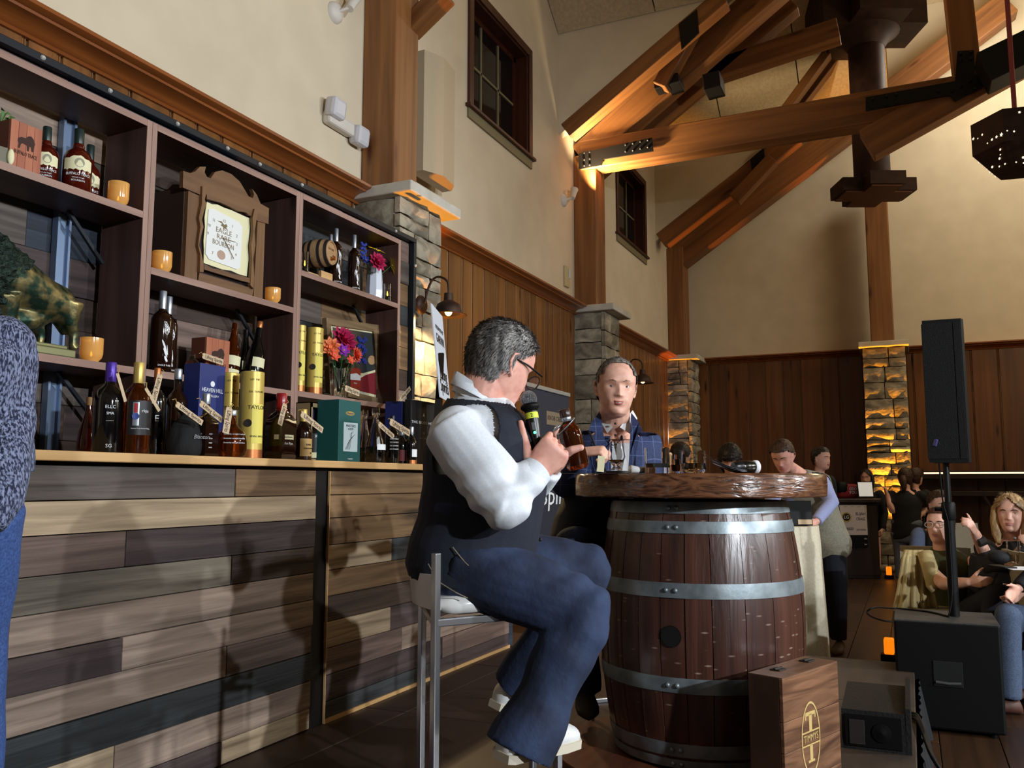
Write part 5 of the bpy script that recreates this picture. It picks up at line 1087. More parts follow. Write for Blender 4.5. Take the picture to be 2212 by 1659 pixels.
for k in range(6):
    (x0, y0), (x1, y1) = pol[k], pol[(k+1) % 6]; d = Vector((x1-x0, y1-y0, 0)).normalized(); nrm = Vector((d.y, -d.x, 0))
    for i in range(7):
        f, z, R_ = (i+.5)/7, U(-.09, .13), U(.008, .024); c = Vector((x0+(x1-x0)*f, y0+(y1-y0)*f, z))+nrm*.003; n5 = 10
        MB().add([c+(d*cos(2*pi*j/n5)+Vector((0, 0, 1))*sin(2*pi*j/n5))*(R_ if j % 2 == 0 else R_*.45) for j in range(n5)], [tuple(range(n5))]).build('star', m_star, ln)
    for i in range(6):
        f, g = U(.15, .85), U(.15, .9); c = Vector((x0+(x1-x0)*f, y0+(y1-y0)*f, 0))*(1-.45*g)+Vector((0, 0, -.12-.18*g))+nrm*.006-Vector((0, 0, .004)); R_ = U(.006, .012)
        MB().add([c+(d*cos(2*pi*j/6)+Vector((0, 0, 1))*sin(2*pi*j/6))*R_ for j in range(6)], [tuple(range(6))]).build('pinhole', m_star, ln)
MB().tube([(0, 0, .15), (-.02, 0, 2.6)], .02, 8).build('rod', M('pink_rod', (150, 70, 70), .4), ln)
p = PX(2122, 165, 9.2); bx = thing('equipment_box', 'black equipment box resting on the truss beam at the upper right', 'box', (9.2, p.y-.55, p.z)); d0 = PX(2212, 150, 9.2)-bx.location
MB().bar((0, .55, .02), (0, -.6, .43), .35, .32, (0, 0, 1), .01).build('case', m_blk, bx)
# amber uplights standing on the floor
def uplight(label, px, py, D=None):
    p = PZ(px, py, 0); t = thing('uplight', label, 'lamp', (p.x, p.y, 0)); s_ = (p-CAM).dot(FW)/FPX
    MB().box(-.05, .05, -.06, .06, 0, .05, None, .008).build('base', m_blk2, t)
    MB().box(-.05, .05, -.035, .035, .05, .16, None, .01).build('lens', M('amber_lens', (255, 130, 10), .3, emit=(255, 130, 16), es=1.0), t)
uplight('amber floor uplight glowing left of the subwoofer', 1922, 1427); uplight('amber floor uplight at the foot of the end wall pilaster', 1921, 1250)
# ---------------- people ----------------
HT = [(-.122, .045, -.012, .016), (-.119, .062, -.012, .028), (-.108, .080, -.02, .043), (-.09, .084, -.045, .054), (-.07, .088, -.062, .0615), (-.05, .09, -.078, .067), (-.025, .089, -.092, .073), (0, .088, -.099, .0765), (.02, .094, -.102, .078), (.045, .094, -.101, .0775), (.072, .085, -.094, .07), (.095, .066, -.078, .055), (.11, .042, -.053, .037), (.118, .02, -.03, .02), (.1205, .004, -.008, .005)]
def hprof(z):
    for i in range(len(HT)-1):
        a, b = HT[i], HT[i+1]
        if a[0] <= z <= b[0]:
            t = (z-a[0])/(b[0]-a[0]); return [a[k]+(b[k]-a[k])*t for k in (1, 2, 3)]
    return list(HT[-1][1:])
def G(x, s): return exp(-(x/s)**2)
def headp(a, z, off=0, smile=0):
    yf, yb, w = hprof(z); ca, sa = cos(a), sin(a)
    x = w*(1 if sa > 0 else -1)*abs(sa)**.88; y = (yf if ca > 0 else -yb)*ca*(1 if abs(ca) < 1 else 1)
    f = max(0, ca)**.6
    if not off:
        nose = G(x, .0085+.004*G(z+.034, .012))*(max(0, min(1, (.014-z)/.05))*.024 if -.036 < z < .014 else (.024*exp(-((z+.036)/.007)**2) if z <= -.036 else 0))
        d = nose
        for s in (-1, 1):
            d += .006*G(x-s*.0135, .006)*G(z+.036, .008)-.011*G(x-s*.031, .015)*G(z-.002, .011)+.005*G(x-s*.03, .022)*G(z-.022, .008)+.004*G(x-s*.045, .016)*G(z+.028, .016)
            d += smile*.004*G(x-s*.034, .01)*G(z+.058, .014)-.002*G(x-s*.028, .006)*G(z+.052, .018)
        d += .0045*G(x, .02)*G(z+.0595, .004)+.0045*G(x, .017)*G(z+.0715, .005)-.004*G(x, .024)*G(z+.0655-smile*.004*(abs(x)/.024)**2, .0025)-.003*G(x, .02)*G(z+.083, .006)+.006*G(x, .02)*G(z+.1, .012)
        y += d*f
    if off: n = Vector((x, y, z*.8)).normalized()*off; return Vector((x+n.x, y+n.y, z+n.z))
    return Vector((x, y, z))
def head_mat(c, fwd, up, s=1.):
    y = Vector(fwd).normalized(); z = (Vector(up)-y*Vector(up).dot(y)).normalized(); x = y.cross(z)
    m = Matrix((x*s, y*s, z*s)).transposed().to_4x4(); m.translation = c; return m
def head_prims(mb, m, smile=0):
    nz, na = 64, 72; zs = [-.122+.2425*k/nz for k in range(nz+1)]
    mb.rings([[m @ headp(2*pi*j/na, z, 0, smile) for j in range(na)] for z in zs])
    for s in (-1, 1):
        mb.tube([m @ Vector((s*(.073+.008*q), y, z)) for q, y, z in ((.3, .004, .016), (1.2, -.008, .028), (1.7, -.025, .022), (1.6, -.03, 0), (1.1, -.02, -.022), (.3, -.004, -.036))], .0052, 8)
        mb.ball(m @ Vector((s*.077, -.012, -.003)), 1, 12, 8, (m.to_3x3() @ Matrix.Diagonal((.005, .017, .026))))
        mb.ball(m @ Vector((s*.031, .064, .0078)), 1, 12, 8, (m.to_3x3() @ Matrix.Diagonal((.0148, .0136, .0074))))
        mb.ball(m @ Vector((s*.031, .064, -.006)), 1, 12, 8, (m.to_3x3() @ Matrix.Diagonal((.0135, .0115, .0052))))
m_eyew = M('eye_white', (226, 220, 214), .2); m_iris = M('eye_iris', (58, 66, 78), .15); m_lip = M('lip', (176, 98, 88), .45); m_teeth = M('teeth', (230, 226, 216), .3)
def face_parts(par, off, m, brow, smile=0, teeth=False, eyes=True):
    if eyes:
        for s in (-1, 1):
            e = MB().ball(m @ Vector((s*.031, .0635, .001)), 1, 14, 10, m.to_3x3() @ Matrix.Diagonal((.0122, .0122, .0122))).build('eye', m_eyew, par, off, smooth=True)
            q = m @ Matrix.Translation((s*.031, .0745, .0015)) @ Matrix.Rotation(-pi/2, 4, 'X'); MB().lathe([(.0055, -.002), (.0052, .0008), (.001, .0014)], 12, q).build('iris', m_iris, e, off)
    for s in (-1, 1):
        MB().tube([m @ Vector((s*x, y, z)) for x, y, z in ((.014, .0945, .0185), (.026, .094, .0235), (.04, .083, .023), (.05, .073, .0165))], [.002, .0034, .003, .0014], 6).build('eyebrow', brow, par, off)
    k = .0035*smile
    l = MB(); l.tube([m @ Vector((x, y, z)) for x, y, z in ((-.024, .0805, -.0635+k), (-.012, .0925, -.0618), (0, .0952, -.0622), (.012, .0925, -.0618), (.024, .0805, -.0635+k))], [.0012, .003, .0034, .003, .0012], 8)
    l.build('lips', m_lip, par, off, smooth=True)
    l = MB(); l.tube([m @ Vector((x, y, z)) for x, y, z in ((-.022, .081, -.066+k), (-.011, .092, -.0705), (0, .0945, -.0718), (.011, .092, -.0705), (.022, .081, -.066+k))], [.0012, .0034, .004, .0034, .0012], 8); l.build('lips', m_lip, par, off, smooth=True)
    if teeth: MB().tube([m @ Vector((x, y, z)) for x, y, z in ((-.016, .0875, -.0655), (0, .0945, -.066), (.016, .0875, -.0655))], [.001, .0022, .001], 8).build('teeth', m_teeth, par, off)
def hair(par, off, m, mat, keep, thick=.008, strands=0, slen=.014, flow=(0, -.6, -1), name='hair', long_=None):
    nz, na = 46, 60; mb = MB(); zs = [-.122+.2425*k/nz for k in range(nz+1)]; idx = {}; tri = []
    pts = [[headp(2*pi*j/na, z, .0015) for j in range(na)] for z in zs]; outp = [[headp(2*pi*j/na, z, thick*(.75+.5*rnd.random())) for j in range(na)] for z in zs]
    for i in range(nz):
        for j in range(na):
            k = (j+1) % na; c = (pts[i][j]+pts[i+1][k])/2
            if keep(c.x, c.y, c.z):
                def vi(a, b):
                    if (a, b) not in idx: idx[(a, b)] = len(mb.v); mb.v.append(tuple(m @ outp[a][b]))
                    return idx[(a, b)]
                mb.f.append((vi(i, j), vi(i, k), vi(i+1, k), vi(i+1, j))); tri.append((outp[i][j], outp[i][k], outp[i+1][j]))
    top = [outp[nz][j] for j in range(na)]
    b = len(mb.v); mb.v += [tuple(m @ p) for p in top]; mb.f.append(tuple(range(b, b+na)))
    if long_: long_(mb, m)
    fl_ = Vector(flow)
    for _ in range(strands if tri else 0):
        a, b_, c = rnd.choice(tri); u, v = rnd.random(), rnd.random(); p = a+(b_-a)*u+(c-a)*v; n = Vector((p.x, p.y, p.z*.8)).normalized()
        d = (fl_-n*fl_.dot(n)); d = (d.normalized() if d.length > .1 else Vector((0, 1, 0)))+n*U(.12, .5)+Vector((U(-.3, .3), U(-.3, .3), U(-.3, .3))); d.normalize(); w = n.cross(d)*.0011; L = slen*U(.6, 1.2)
        mb.add([p-w, p+w, p+d*L*.6+n*.001+w*.7, p+d*L, p+d*L*.6+n*.001-w*.7], [(0, 1, 2, 3, 4)], m)
    return mb.build(name, mat, par, off, smooth=True)
def short_keep(front=.078, side=.03, low=-.035, nape=-.075):
    def k(x, y, z):
        if y > .045: return z > front+.25*max(0, abs(x)-.03)*-1
        if y > .005: return z > side+(.6*(y-.005) if abs(x) > .05 else 0)*1.2 and (z > front-.02 if abs(x) < .04 else True)
        if y > -.035: return z > (.02 if y > -.012 else low)
        return z > nape
    return k
# hands: palm and five separate fingers
def hand(mb, w, d, t, left=False, s=1., curl=(35, 40, 45, 50), thumb=(30, 20), spread=4, tdir=None):
    d = Vector(d).normalized(); t = Vector(t); t = (t-d*t.dot(d)).normalized(); n = (d.cross(t) if left else t.cross(d))
    w = Vector(w); L = .09*s
    rs = []
    for f, hw, hd in ((0, .024, .019), (.25, .034, .019), (.6, .041, .0165), (.95, .042, .014), (1.06, .036, .010)):
        c = w+d*(L*f); rs.append([c+t*(hw*s*cos(2*pi*j/14))+n*(hd*s*sin(2*pi*j/14)) for j in range(14)])
    mb.rings(rs)
    for i, (o, ln) in enumerate(((.030, .071), (.011, .079), (-.010, .073), (-.029, .057))):
        p = w+d*(L*.96)+t*(o*s); a = 0; ds = Matrix.Rotation(radians(spread*(1.5-i)), 3, n) @ d if not left else Matrix.Rotation(-radians(spread*(1.5-i)), 3, n) @ d
        ch = [w+d*(L*.55)+t*(o*.9*s), p]; c_ = curl[i]
        for k, fr in enumerate((.46, .3, .24)):
            a += radians(c_*(1, 1.15, .8)[k]); q = ds*cos(a)+n*sin(a); p = p+q*(ln*fr*s); ch.append(p)
        mb.tube(ch, [.0085*s, .0098*s, .0088*s, .008*s, .0062*s], 10); mb.ball(ch[-1], .0066*s, 10, 6)
    b = w+d*(L*.22)+t*(.026*s)+n*(.006*s); td = Vector(tdir).normalized() if tdir is not None else (t*.75+d*.6+n*.35).normalized(); p1 = b+td*(.042*s); p2 = p1+(td*cos(radians(thumb[0]))+d*sin(radians(thumb[0]))).normalized()*(.032*s); p3 = p2+(td*cos(radians(thumb[1]))+d*sin(radians(thumb[1]))+n*.15).normalized()*(.026*s)
    mb.tube([w+d*(L*.1), b, p1, p2, p3], [.016*s, .0165*s, .0125*s, .0105*s, .008*s], 10); mb.ball(p3, .0085*s, 10, 6)
    return n
def shoe(par, off, heel, toe, mat, up=(0, 0, 1), s=1., sole=None, ankle=None, name='shoe'):
    a, b = Vector(heel), Vector(toe); d = (b-a); L = d.length; d.normalize(); u = Vector(up); u = (u-d*u.dot(d)).normalized(); x = d.cross(u); rs = []
    for f, w, h in ((0, .022, .05), (.04, .033, .075), (.25, .037, .085), (.45, .041, .072), (.7, .047, .056), (.9, .043, .045), (.98, .028, .036), (1.02, .006, .02)):
        c = a+d*(L*f); r = []
        for j in range(16):
            q = 2*pi*j/16; v = sin(q); r.append(c+x*(w*s*cos(q))+u*((h*.5+h*.5*v if v > 0 else h*.5+h*.5*max(v, -1)*1.0)*s))
        rs.append(r)
    sh = MB().rings(rs).build(name, mat, par, off, smooth=True)
    if sole:
        rs = []
        for f, w in ((-.01, .026), (.05, .036), (.3, .038), (.7, .05), (.92, .046), (1.03, .014)):
            c = a+d*(L*f); rs.append([c+x*(w*s*sx)+u*z for sx, z in ((-1, -.004), (1, -.004), (1, .018), (-1, .018))])
        MB().rings(rs).build('sole', sole, sh, off, smooth=40)
    return sh
def torso(mb, hipc, neckc, side, g=1., add=0, mid=None, hips=True, dep=1., top=True):
    hipc, neckc = Vector(hipc), Vector(neckc); ax = (neckc-hipc); side = Vector(side); side = (side-ax.normalized()*side.dot(ax.normalized())).normalized(); fr = ax.normalized().cross(side)
    m = Vector(mid) if mid is not None else (hipc+neckc)/2; rs = []
    tab = [(-.20, .10, .07), (-.16, .16, .10), (-.05, .178, .118), (.1, .172, .122), (.3, .162, .118), (.5, .168, .118), (.68, .186, .12), (.82, .192, .105), (.9, .165, .085), (.96, .11, .068), (1.0, .072, .06), (1.03, .06, .055)]
    for t, w, h in tab:
        if t < 0 and not hips: continue
        if t > .97 and not top: continue
        if t < 0: c = hipc+ax.normalized()*(t*.55)
        else: c = hipc*((1-t)**2)+(m*2-(hipc+neckc)/2)*(2*t*(1-t))+neckc*t*t
        w = w*g+add; h = h*g*dep+add
        rs.append([c+side*(w*(1 if cos(q) > 0 else -1)*abs(cos(q))**.82)+fr*(h*sin(q)) for q in [2*pi*j/28 for j in range(28)]])
    mb.rings(rs); return fr
def limb(mb, pts, rad): mb.tube(pts, rad, 14)
def lerp(a, b, t): return Vector(a)*(1-t)+Vector(b)*t
SK1 = NM('skin_fair', (216, 162, 140), (232, 182, 160), (30, 30, 30), .5, .03, sss=.12); SK2 = NM('skin_rosy', (214, 150, 132), (232, 176, 158), (26, 26, 26), .5, .03, sss=.12)
def fab(name, c1, c2, sc=(180, 180, 180), bump=.15, wr=(9, 9, 14), rough=.85): return NM(name, c1, c2, sc, rough, bump, 0, 3, bsc=wr)
class Fig:
    """one person: skeleton, one continuous skin body, clothing as its parts"""
    def __init__(s, label, base, vox=.008):
        s.t = thing('person', label, 'person', base); s.o = s.t.location.copy(); s.vox = vox; s.b = MB()
    def arm(s, sh, el, wr, k=1.): s.b.tube([sh, lerp(sh, el, .5), el, lerp(el, wr, .35), wr], [.05*k, .046*k, .04*k, .038*k, .027*k], 12)
    def leg(s, hp, kn, an, k=1.): s.b.tube([hp, lerp(hp, kn, .5), kn, lerp(kn, an, .35), an], [.082*k, .07*k, .052*k, .052*k, .036*k], 12)
    def neck(s, m, base, r=.054): s.b.tube([m @ Vector((0, -.022, -.02)), m @ Vector((0, -.022, -.085)), base, Vector(base)-Vector((0, 0, .05))], [r*.95, r, r*1.06, r*1.25], 16)
    def skin(s, mat, sm_=3): s.body = remesh(s.b, s.vox, sm_, 'body', mat, s.t, s.o); return s.body
    def cloth(s, name, mb, mat, vox=None, sm_=5, cut=None, disp=None, par=None): return remesh(mb, vox or s.vox*1.2, sm_, name, mat, par or s.t, s.o, cut, .002 if cut else 0, disp)
def wrinkle(a=.004, k=22., dirv=(.3, .2, 1)):
    d = Vector(dirv)
    return lambda c: a*(sin(k*c.dot(d)+3*sin(9*c.x+5*c.z)+2*sin(11*c.y))*.6+sin(k*1.7*(c.z+.5*c.x)+2.5*sin(13*c.y))*.4)
# ======== the man in the vest, seated with microphone and bottle ========
m_shirt = fab('white_shirt', (214, 220, 226), (224, 228, 234), bump=.12); m_vest = fab('navy_vest', (24, 28, 40), (30, 34, 48), (240, 240, 240), .12); m_vestb = M('vest_satin', (16, 17, 22), .4)
m_jean = fab('dark_jeans', (20, 27, 46), (44, 58, 88), (7, 7, 5), .14, (60, 60, 60)); m_shoe = M('white_sneaker', (222, 222, 220), .45); m_sole = M('cream_sole', (206, 196, 176), .6)
FR = Vector((RT.x, RT.y, 0)); AW = Vector((FW.x, FW.y, 0)).normalized(); UPZ = Vector((0, 0, 1))
f1 = Fig('man in a navy vest and white shirt on a bar stool speaking into a microphone', PD(1000, 1250, 2.5)*1, .0032); f1.t.location.z = .3; f1.o = f1.t.location.copy()
hipc, midc, nb = PD(1012, 1192, 2.52), PD(1046, 1060, 2.52), PD(1044, 854, 2.54); side = -AW*1.0
sR, eR, wR = PD(988, 945, 2.37), PD(1092, 1088, 2.27), PD(1152, 1024, 2.33); sL, eL, wL = PD(1072, 938, 2.74), PD(1130, 1070, 2.86), PD(1190, 1012, 2.74)
hR, kR, aR = PD(1000, 1220, 2.42), PD(1262, 1322, 2.33), PD(1140, 1585, 2.24); hL, kL, aL = PD(1010, 1215, 2.62), PD(1268, 1228, 2.68), PD(1118, 1478, 2.8)
hd1 = head_mat(PD(1081, 787, 2.53), FR*.74+AW*.62-UPZ*.34, UPZ+FR*.2, 1.03)
f1.neck(hd1, nb, .066); head_prims(f1.b, hd1); torso(f1.b, hipc, nb, side, .98, 0, midc, dep=1.2)
f1.arm(sR, eR, wR, 1.1); f1.arm(sL, eL, wL, 1.1)
hand(f1.b, PD(1150, 1027, 2.345), RT*.62+UPV*.74-FW*.05, -RT*.74+UPV*.62, False, 1.12, (62, 72, 76, 78), (0, 4), 3, -RT*.22+UPV*.9+FW*.25)
# left hand wraps the bottle: thumb in front, fingers behind
f1.b.tube([PD(1190, 1012, 2.74), PD(1200, 997, 2.73), PD(1212, 980, 2.735), PD(1220, 968, 2.75)], [.028, .034, .032, .022], 14)
f1.b.tube([PD(1200, 998, 2.70), PD(1218, 982, 2.67), PD(1236, 972, 2.655), PD(1253, 967, 2.655)], [.02, .0165, .0135, .0105], 12); f1.b.ball(PD(1255, 967, 2.655), .0105)
for pts in (((1208, 985, 2.76), (1197, 955, 2.79), (1196, 938, 2.81), (1204, 928, 2.825)), ((1212, 982, 2.77), (1206, 956, 2.81), (1222, 944, 2.83), (1240, 944, 2.82)), ((1216, 985, 2.77), (1214, 968, 2.815), (1232, 960, 2.83), (1250, 962, 2.815)), ((1216, 992, 2.765), (1220, 984, 2.81), (1236, 980, 2.82), (1249, 984, 2.805))):
    q = [PD(*p) for p in pts]; f1.b.tube(q, [.012, .0105, .0095, .008], 10); f1.b.ball(q[-1], .0082)
f1.leg(hR, kR, aR); f1.leg(hL, kL, aL); f1.skin(SK2)
face_parts(f1.t, f1.o, hd1, M('brow_grey', (96, 86, 78), .8))
m_grey = NM('grey_hair', (84, 80, 78), (164, 160, 156), (55, 55, 16), .7, .3, det=3)
hair(f1.t, f1.o, hd1, m_grey, short_keep(.074, .02, -.03, -.06), .008, 5200, .017, (.1, -.5, -.9))
fr = torso(MB(), hipc, nb, side, 1)
mb = MB(); torso(mb, hipc, lerp(nb, hipc, -.01), side, 1.0, .008, midc, dep=1.25); mb.tube([sR+UPZ*.03-FR*.02, lerp(sR, eR, .3), lerp(sR, eR, .75), eR, lerp(eR, wR, .3), lerp(eR, wR, .75), wR+(wR-eR).normalized()*.012], [.078, .086, .079, .069, .059, .05, .043], 18); mb.ball(sR+UPZ*.01, .08); mb.ball(eR+UPZ*-.004, .062)
mb.tube([sL, lerp(sL, eL, .5), eL, lerp(eL, wL, .5), wL], [.075, .072, .062, .052, .042], 16); mb.ball(sL, .075)
ax1 = (wR-eR).normalized()
def shirt_fold(c):
    t = (c-eR).dot((sR-eR).normalized()); r = (c-eR).length
    return .005*sin(t*62+3*sin(c.z*20))*exp(-(r/.17)**2)+.0035*sin((c-eR).dot(ax1)*90)*exp(-((c-lerp(eR, wR, .45)).length/.1)**2)+.003*sin(34*(c.z+.6*c.x))
shirt = f1.cloth('shirt', mb, m_shirt, .006, 5, disp=shirt_fold)
MB().tube([wR-ax1*.028, wR+ax1*.016], [.047, .045], 20, True).build('cuff', m_shirt, shirt, f1.o, smooth=50)
cw = (wL-eL).normalized(); MB().tube([wL-cw*.05, wL-cw*.004], [.044, .042], 18, True).build('cuff', m_shirt, shirt, f1.o, smooth=50)
# collar band and points round the neck
cr = []
for cx, cy, p0, p1, wd_ in ((1038, 882, (976, 846), (1100, 922), .106), (1046, 850, (986, 806), (1108, 896), .09), (1046, 847, (984, 803), (1110, 895), .094), (1041, 868, (976, 836), (1112, 912), .112)):
    c = PD(cx, cy, 2.54); a = (PD(*p1, 2.54)-PD(*p0, 2.54))*.5; cr.append([c+a*cos(q)+side*(wd_*sin(q)) for q in [.35+(2*pi-.7)*j/36 for j in range(37)]])
MB().rings(cr, False, False).build('collar', m_shirt, shirt, f1.o, smooth=True)
mb = MB(); torso(mb, hipc-UPZ*.01, nb, side, 1.06, .018, midc, dep=1.28)
Uv = (nb-hipc).normalized()
def vest_cut(c):
    h = (c-hipc).dot(Uv); s_ = (c-lerp(hipc, nb, .6)).dot(side); f = (c-lerp(hipc, nb, max(0, min(1, h/(nb-hipc).length)))).dot(fr); H = (nb-hipc).length
    if h > H*.955 or h < -.07: return True
    if abs(s_) > .15 and h > H*.50:
        q = (c-(sR if s_ > 0 else sL)).length
        if q < .125: return True
    return f > .0 and h > H*.62 and abs(s_) < .015+.10*(h-H*.62)/(H*.36)
f1.cloth('vest', mb, m_vest, .006, 5, vest_cut, wrinkle(.002, 26))
for k in range(4): p = lerp(hipc, nb, .12+.13*k)+fr*(.205-.012*k)+side*.0; MB().ball(p, .006, 8, 6).build('button', m_ink, f1.t, f1.o)
def jean_folds(k, h_):
    return lambda c: .006*sin(48*(c-k).dot((h_-k).normalized())+4*sin(c.z*18))*exp(-((c-k).length/.14)**2)+.005*sin(40*(c-h_).dot((k-h_).normalized())+4*sin(c.z*20))*exp(-((c-h_).length/.17)**2)+.003*sin(30*c.z+9*c.x)
jb = MB(); torso(jb, hipc-UPZ*.035, lerp(hipc, nb, .42), side, 1.0, .012, None, dep=1.22, top=False); jb.ball(hipc-UPZ*.05, (.13, .13, .11))
jb.tube([hR, lerp(hR, kR, .35), lerp(hR, kR, .75), kR], [.115, .108, .092, .082], 18); jb.ball(kR, .08); jb.tube([kR, lerp(kR, aR, .3), lerp(kR, aR, .7), lerp(kR, aR, .95), aR+(aR-kR).normalized()*.05], [.083, .08, .078, .086, .094], 18)
jb.tube([hL, lerp(hL, kL, .35), lerp(hL, kL, .75), kL], [.115, .106, .09, .078], 18); jb.ball(kL, .078); jb.tube([kL, lerp(kL, aL, .3), lerp(kL, aL, .7), aL+(aL-kL).normalized()*.01], [.08, .076, .073, .078], 18)
jw, jw2 = jean_folds(kR, hR), jean_folds(kL, hL)
jn = f1.cloth('jeans', jb, m_jean, .0065, 4, disp=lambda c: jw(c)+jw2(c)*.6)
m_stitch = M('jean_stitch', (128, 116, 96), .8)
seam = [PD(1000, 1255, 2.33), PD(1055, 1288, 2.28), PD(1120, 1325, 2.25), PD(1190, 1372, 2.24)]
sd = thing  # seam lines lie on the outer thigh
MB().tube([PD(925, 1218, 2.33), PD(945, 1255, 2.30), PD(985, 1280, 2.275), PD(1010, 1292, 2.29)], .0015, 5).build('stitching', m_stitch, jn, f1.o)
MB().tube([p for p in (PD(978, 1182, 2.32), PD(996, 1205, 2.305), PD(1012, 1222, 2.30))], .0015, 5).build('stitching', m_stitch, jn, f1.o)
belt = MB(); torso(belt, lerp(hipc, nb, .02), lerp(hipc, nb, .04), side, 1.0, .012, dep=1.2)
tR = PD(1236, 1598, 2.36); hlR = PD(1082, 1640, 2.17); shoe(f1.t, f1.o, hlR, tR, m_shoe, UPZ+FR*.15, 1.12, m_sole); hlL, tL = PD(1068, 1528, 2.76), PD(1190, 1545, 2.92); s2 = shoe(f1.t, f1.o, hlL, tL, m_shoe, UPZ+FR*.2, 1.1, m_sole)
MB().tube([aL+(aL-kL).normalized()*-.02, aL+(aL-kL).normalized()*.07], [.05, .045], 14).build('sock', M('grey_sock', (66, 68, 72), .9), f1.t, f1.o, smooth=60)
# spectacles
m_gls = M('spectacle_frame', (18, 16, 16), .3); sp = MB(); lensz = -.012
for s in (-1, 1):
    sp.tube([hd1 @ Vector((s*.079, -.012, .012)), hd1 @ Vector((s*.08, .03, .014)), hd1 @ Vector((s*.072, .1, .008))], [.0026, .003, .0034], 8)
    rim = [hd1 @ Vector((s*(.037+.029*cos(q)), .106-.004*abs(cos(q)), lensz+.021*sin(q))) for q in [2*pi*j/20 for j in range(21)]]; sp.tube(rim, .0022, 6)
sp.tube([hd1 @ Vector((-.012, .106, lensz+.006)), hd1 @ Vector((.012, .106, lensz+.006))], .002, 6)
sg = sp.build('spectacles', m_gls, f1.t, f1.o, smooth=True)
for s in (-1, 1): MB().add([hd1 @ Vector((s*(.037+.028*cos(2*pi*j/16)), .1055, lensz+.02*sin(2*pi*j/16))) for j in range(16)], [tuple(range(16))]).build('lens', M('lens_glass', (200, 206, 210), .05, alpha=.16), sg, f1.o)
# microphone in his right hand
mh, me_ = PD(1142, 862, 2.42), PD(1166, 1000, 2.385); ma = (me_-mh).normalized(); mic = thing('microphone', 'handheld black microphone with silver mesh head and yellow number band', 'microphone', mh)
mm = Matrix((ma.orthogonal().normalized(), ma.cross(ma.orthogonal().normalized()), ma)).transposed().to_4x4()
R2 = RT.copy(); R2 = (R2-ma*R2.dot(ma)).normalized(); mm = Matrix((R2, ma.cross(R2), ma)).transposed().to_4x4()
MB().ball((0, 0, 0), (.0235, .0235, .024), 24, 16, mm.to_3x3()).build('mesh_head', NM('mic_mesh', (92, 96, 102), (168, 172, 178), (420, 420, 420), .35, .8, metal=.8), mic, smooth=True)
MB().lathe([(.022, .014), (.0265, .018), (.0265, .026), (.02, .032), (.0175, .036)], 24, mm).build('collar', m_blk2, mic, smooth=50)
MB().lathe([(.0175, .036), (.0185, .05), (.0185, .075), (.0165, .1), (.015, .2), (.013, .205), (.001, .205)], 24, mm).build('handle', M('mic_black', (16, 16, 17), .35), mic, smooth=50)
bd = MB().lathe([(.0182, .04), (.0189, .042), (.0189, .055), (.0188, .057)], 24, mm, False).build('number_band', M('yellow_band', (214, 226, 70), .6), mic, smooth=True)
bk = -ma.cross(R2) if (-ma.cross(R2)).dot(CAM-mh) > 0 else ma.cross(R2)
m2 = Matrix((R2, -bk, -ma)).transposed().to_4x4(); m2.translation = ma*.049+bk*.0192; text('2', .014, m_ink, bd, m2)
MB().ball(ma*.098+bk*.0165, .004, 10, 6).build('power_light', M('green_led', (120, 255, 170), .3, emit=(60, 255, 150), es=5), mic)
q = MB().cbox((0, 0, 0), .012, .006, .022, Matrix.Translation(ma*.08+bk*.0175) @ Matrix((R2, bk, ma)).transposed().to_4x4(), .002).build('switch_plate', M('grey_switch', (96, 98, 102), .4), mic)
# whiskey bottle in his left hand
bT, bB = PD(1218, 884, 2.745), PD(1250, 1012, 2.745); ba = (bT-bB); Lb = ba.length; ba.normalize(); bx = (RT-ba*RT.dot(ba)).normalized(); bm_ = Matrix((bx, ba.cross(bx), ba)).transposed().to_4x4()
wb = thing('whiskey_bottle', 'tilted amber whiskey bottle with steel ring held by the man in the vest', 'bottle', bB); rr = .0365
MB().lathe([(.001, .0), (rr*.8, 0), (rr, .01), (rr, Lb*.6), (rr*.9, Lb*.68), (rr*.6, Lb*.75), (rr*.36, Lb*.79), (rr*.34, Lb*.88)], 28, bm_).build('glass', g_whis, wb, smooth=50)
MB().lathe([(rr*.9, .015), (rr*.92, Lb*.58), (rr*.8, Lb*.66), (.001, Lb*.68)], 24, bm_).build('whiskey', g_dark, wb, smooth=50)
MB().lathe([(rr*.46, Lb*.87), (rr*.48, Lb*.88), (rr*.48, Lb*.99), (rr*.42, Lb), (.001, Lb)], 20, bm_).build('stopper', M('walnut_stopper', (58, 36, 30), .3), wb, smooth=50)
MB().lathe([(rr*.38, Lb*.8), (rr*.44, Lb*.82), (rr*.44, Lb*.86), (rr*.4, Lb*.875)], 20, bm_, False).build('neck_band', m_silver, wb, smooth=True)
MB().tube([bm_ @ Vector((.032*cos(q)-.006, -.0+.03*sin(q), Lb*.72+.02*cos(q))) for q in [2*pi*j/24 for j in range(25)]], .0017, 6).build('neck_loop', m_silver, wb, smooth=True)
MB().ball(bm_ @ Vector((-.036, -.01, Lb*.735)), 1, 14, 8, bm_.to_3x3() @ Matrix.Rotation(-.5, 3, 'Y') @ Matrix.Diagonal((.017, .014, .005))).build('medallion', m_silver, wb, smooth=True)
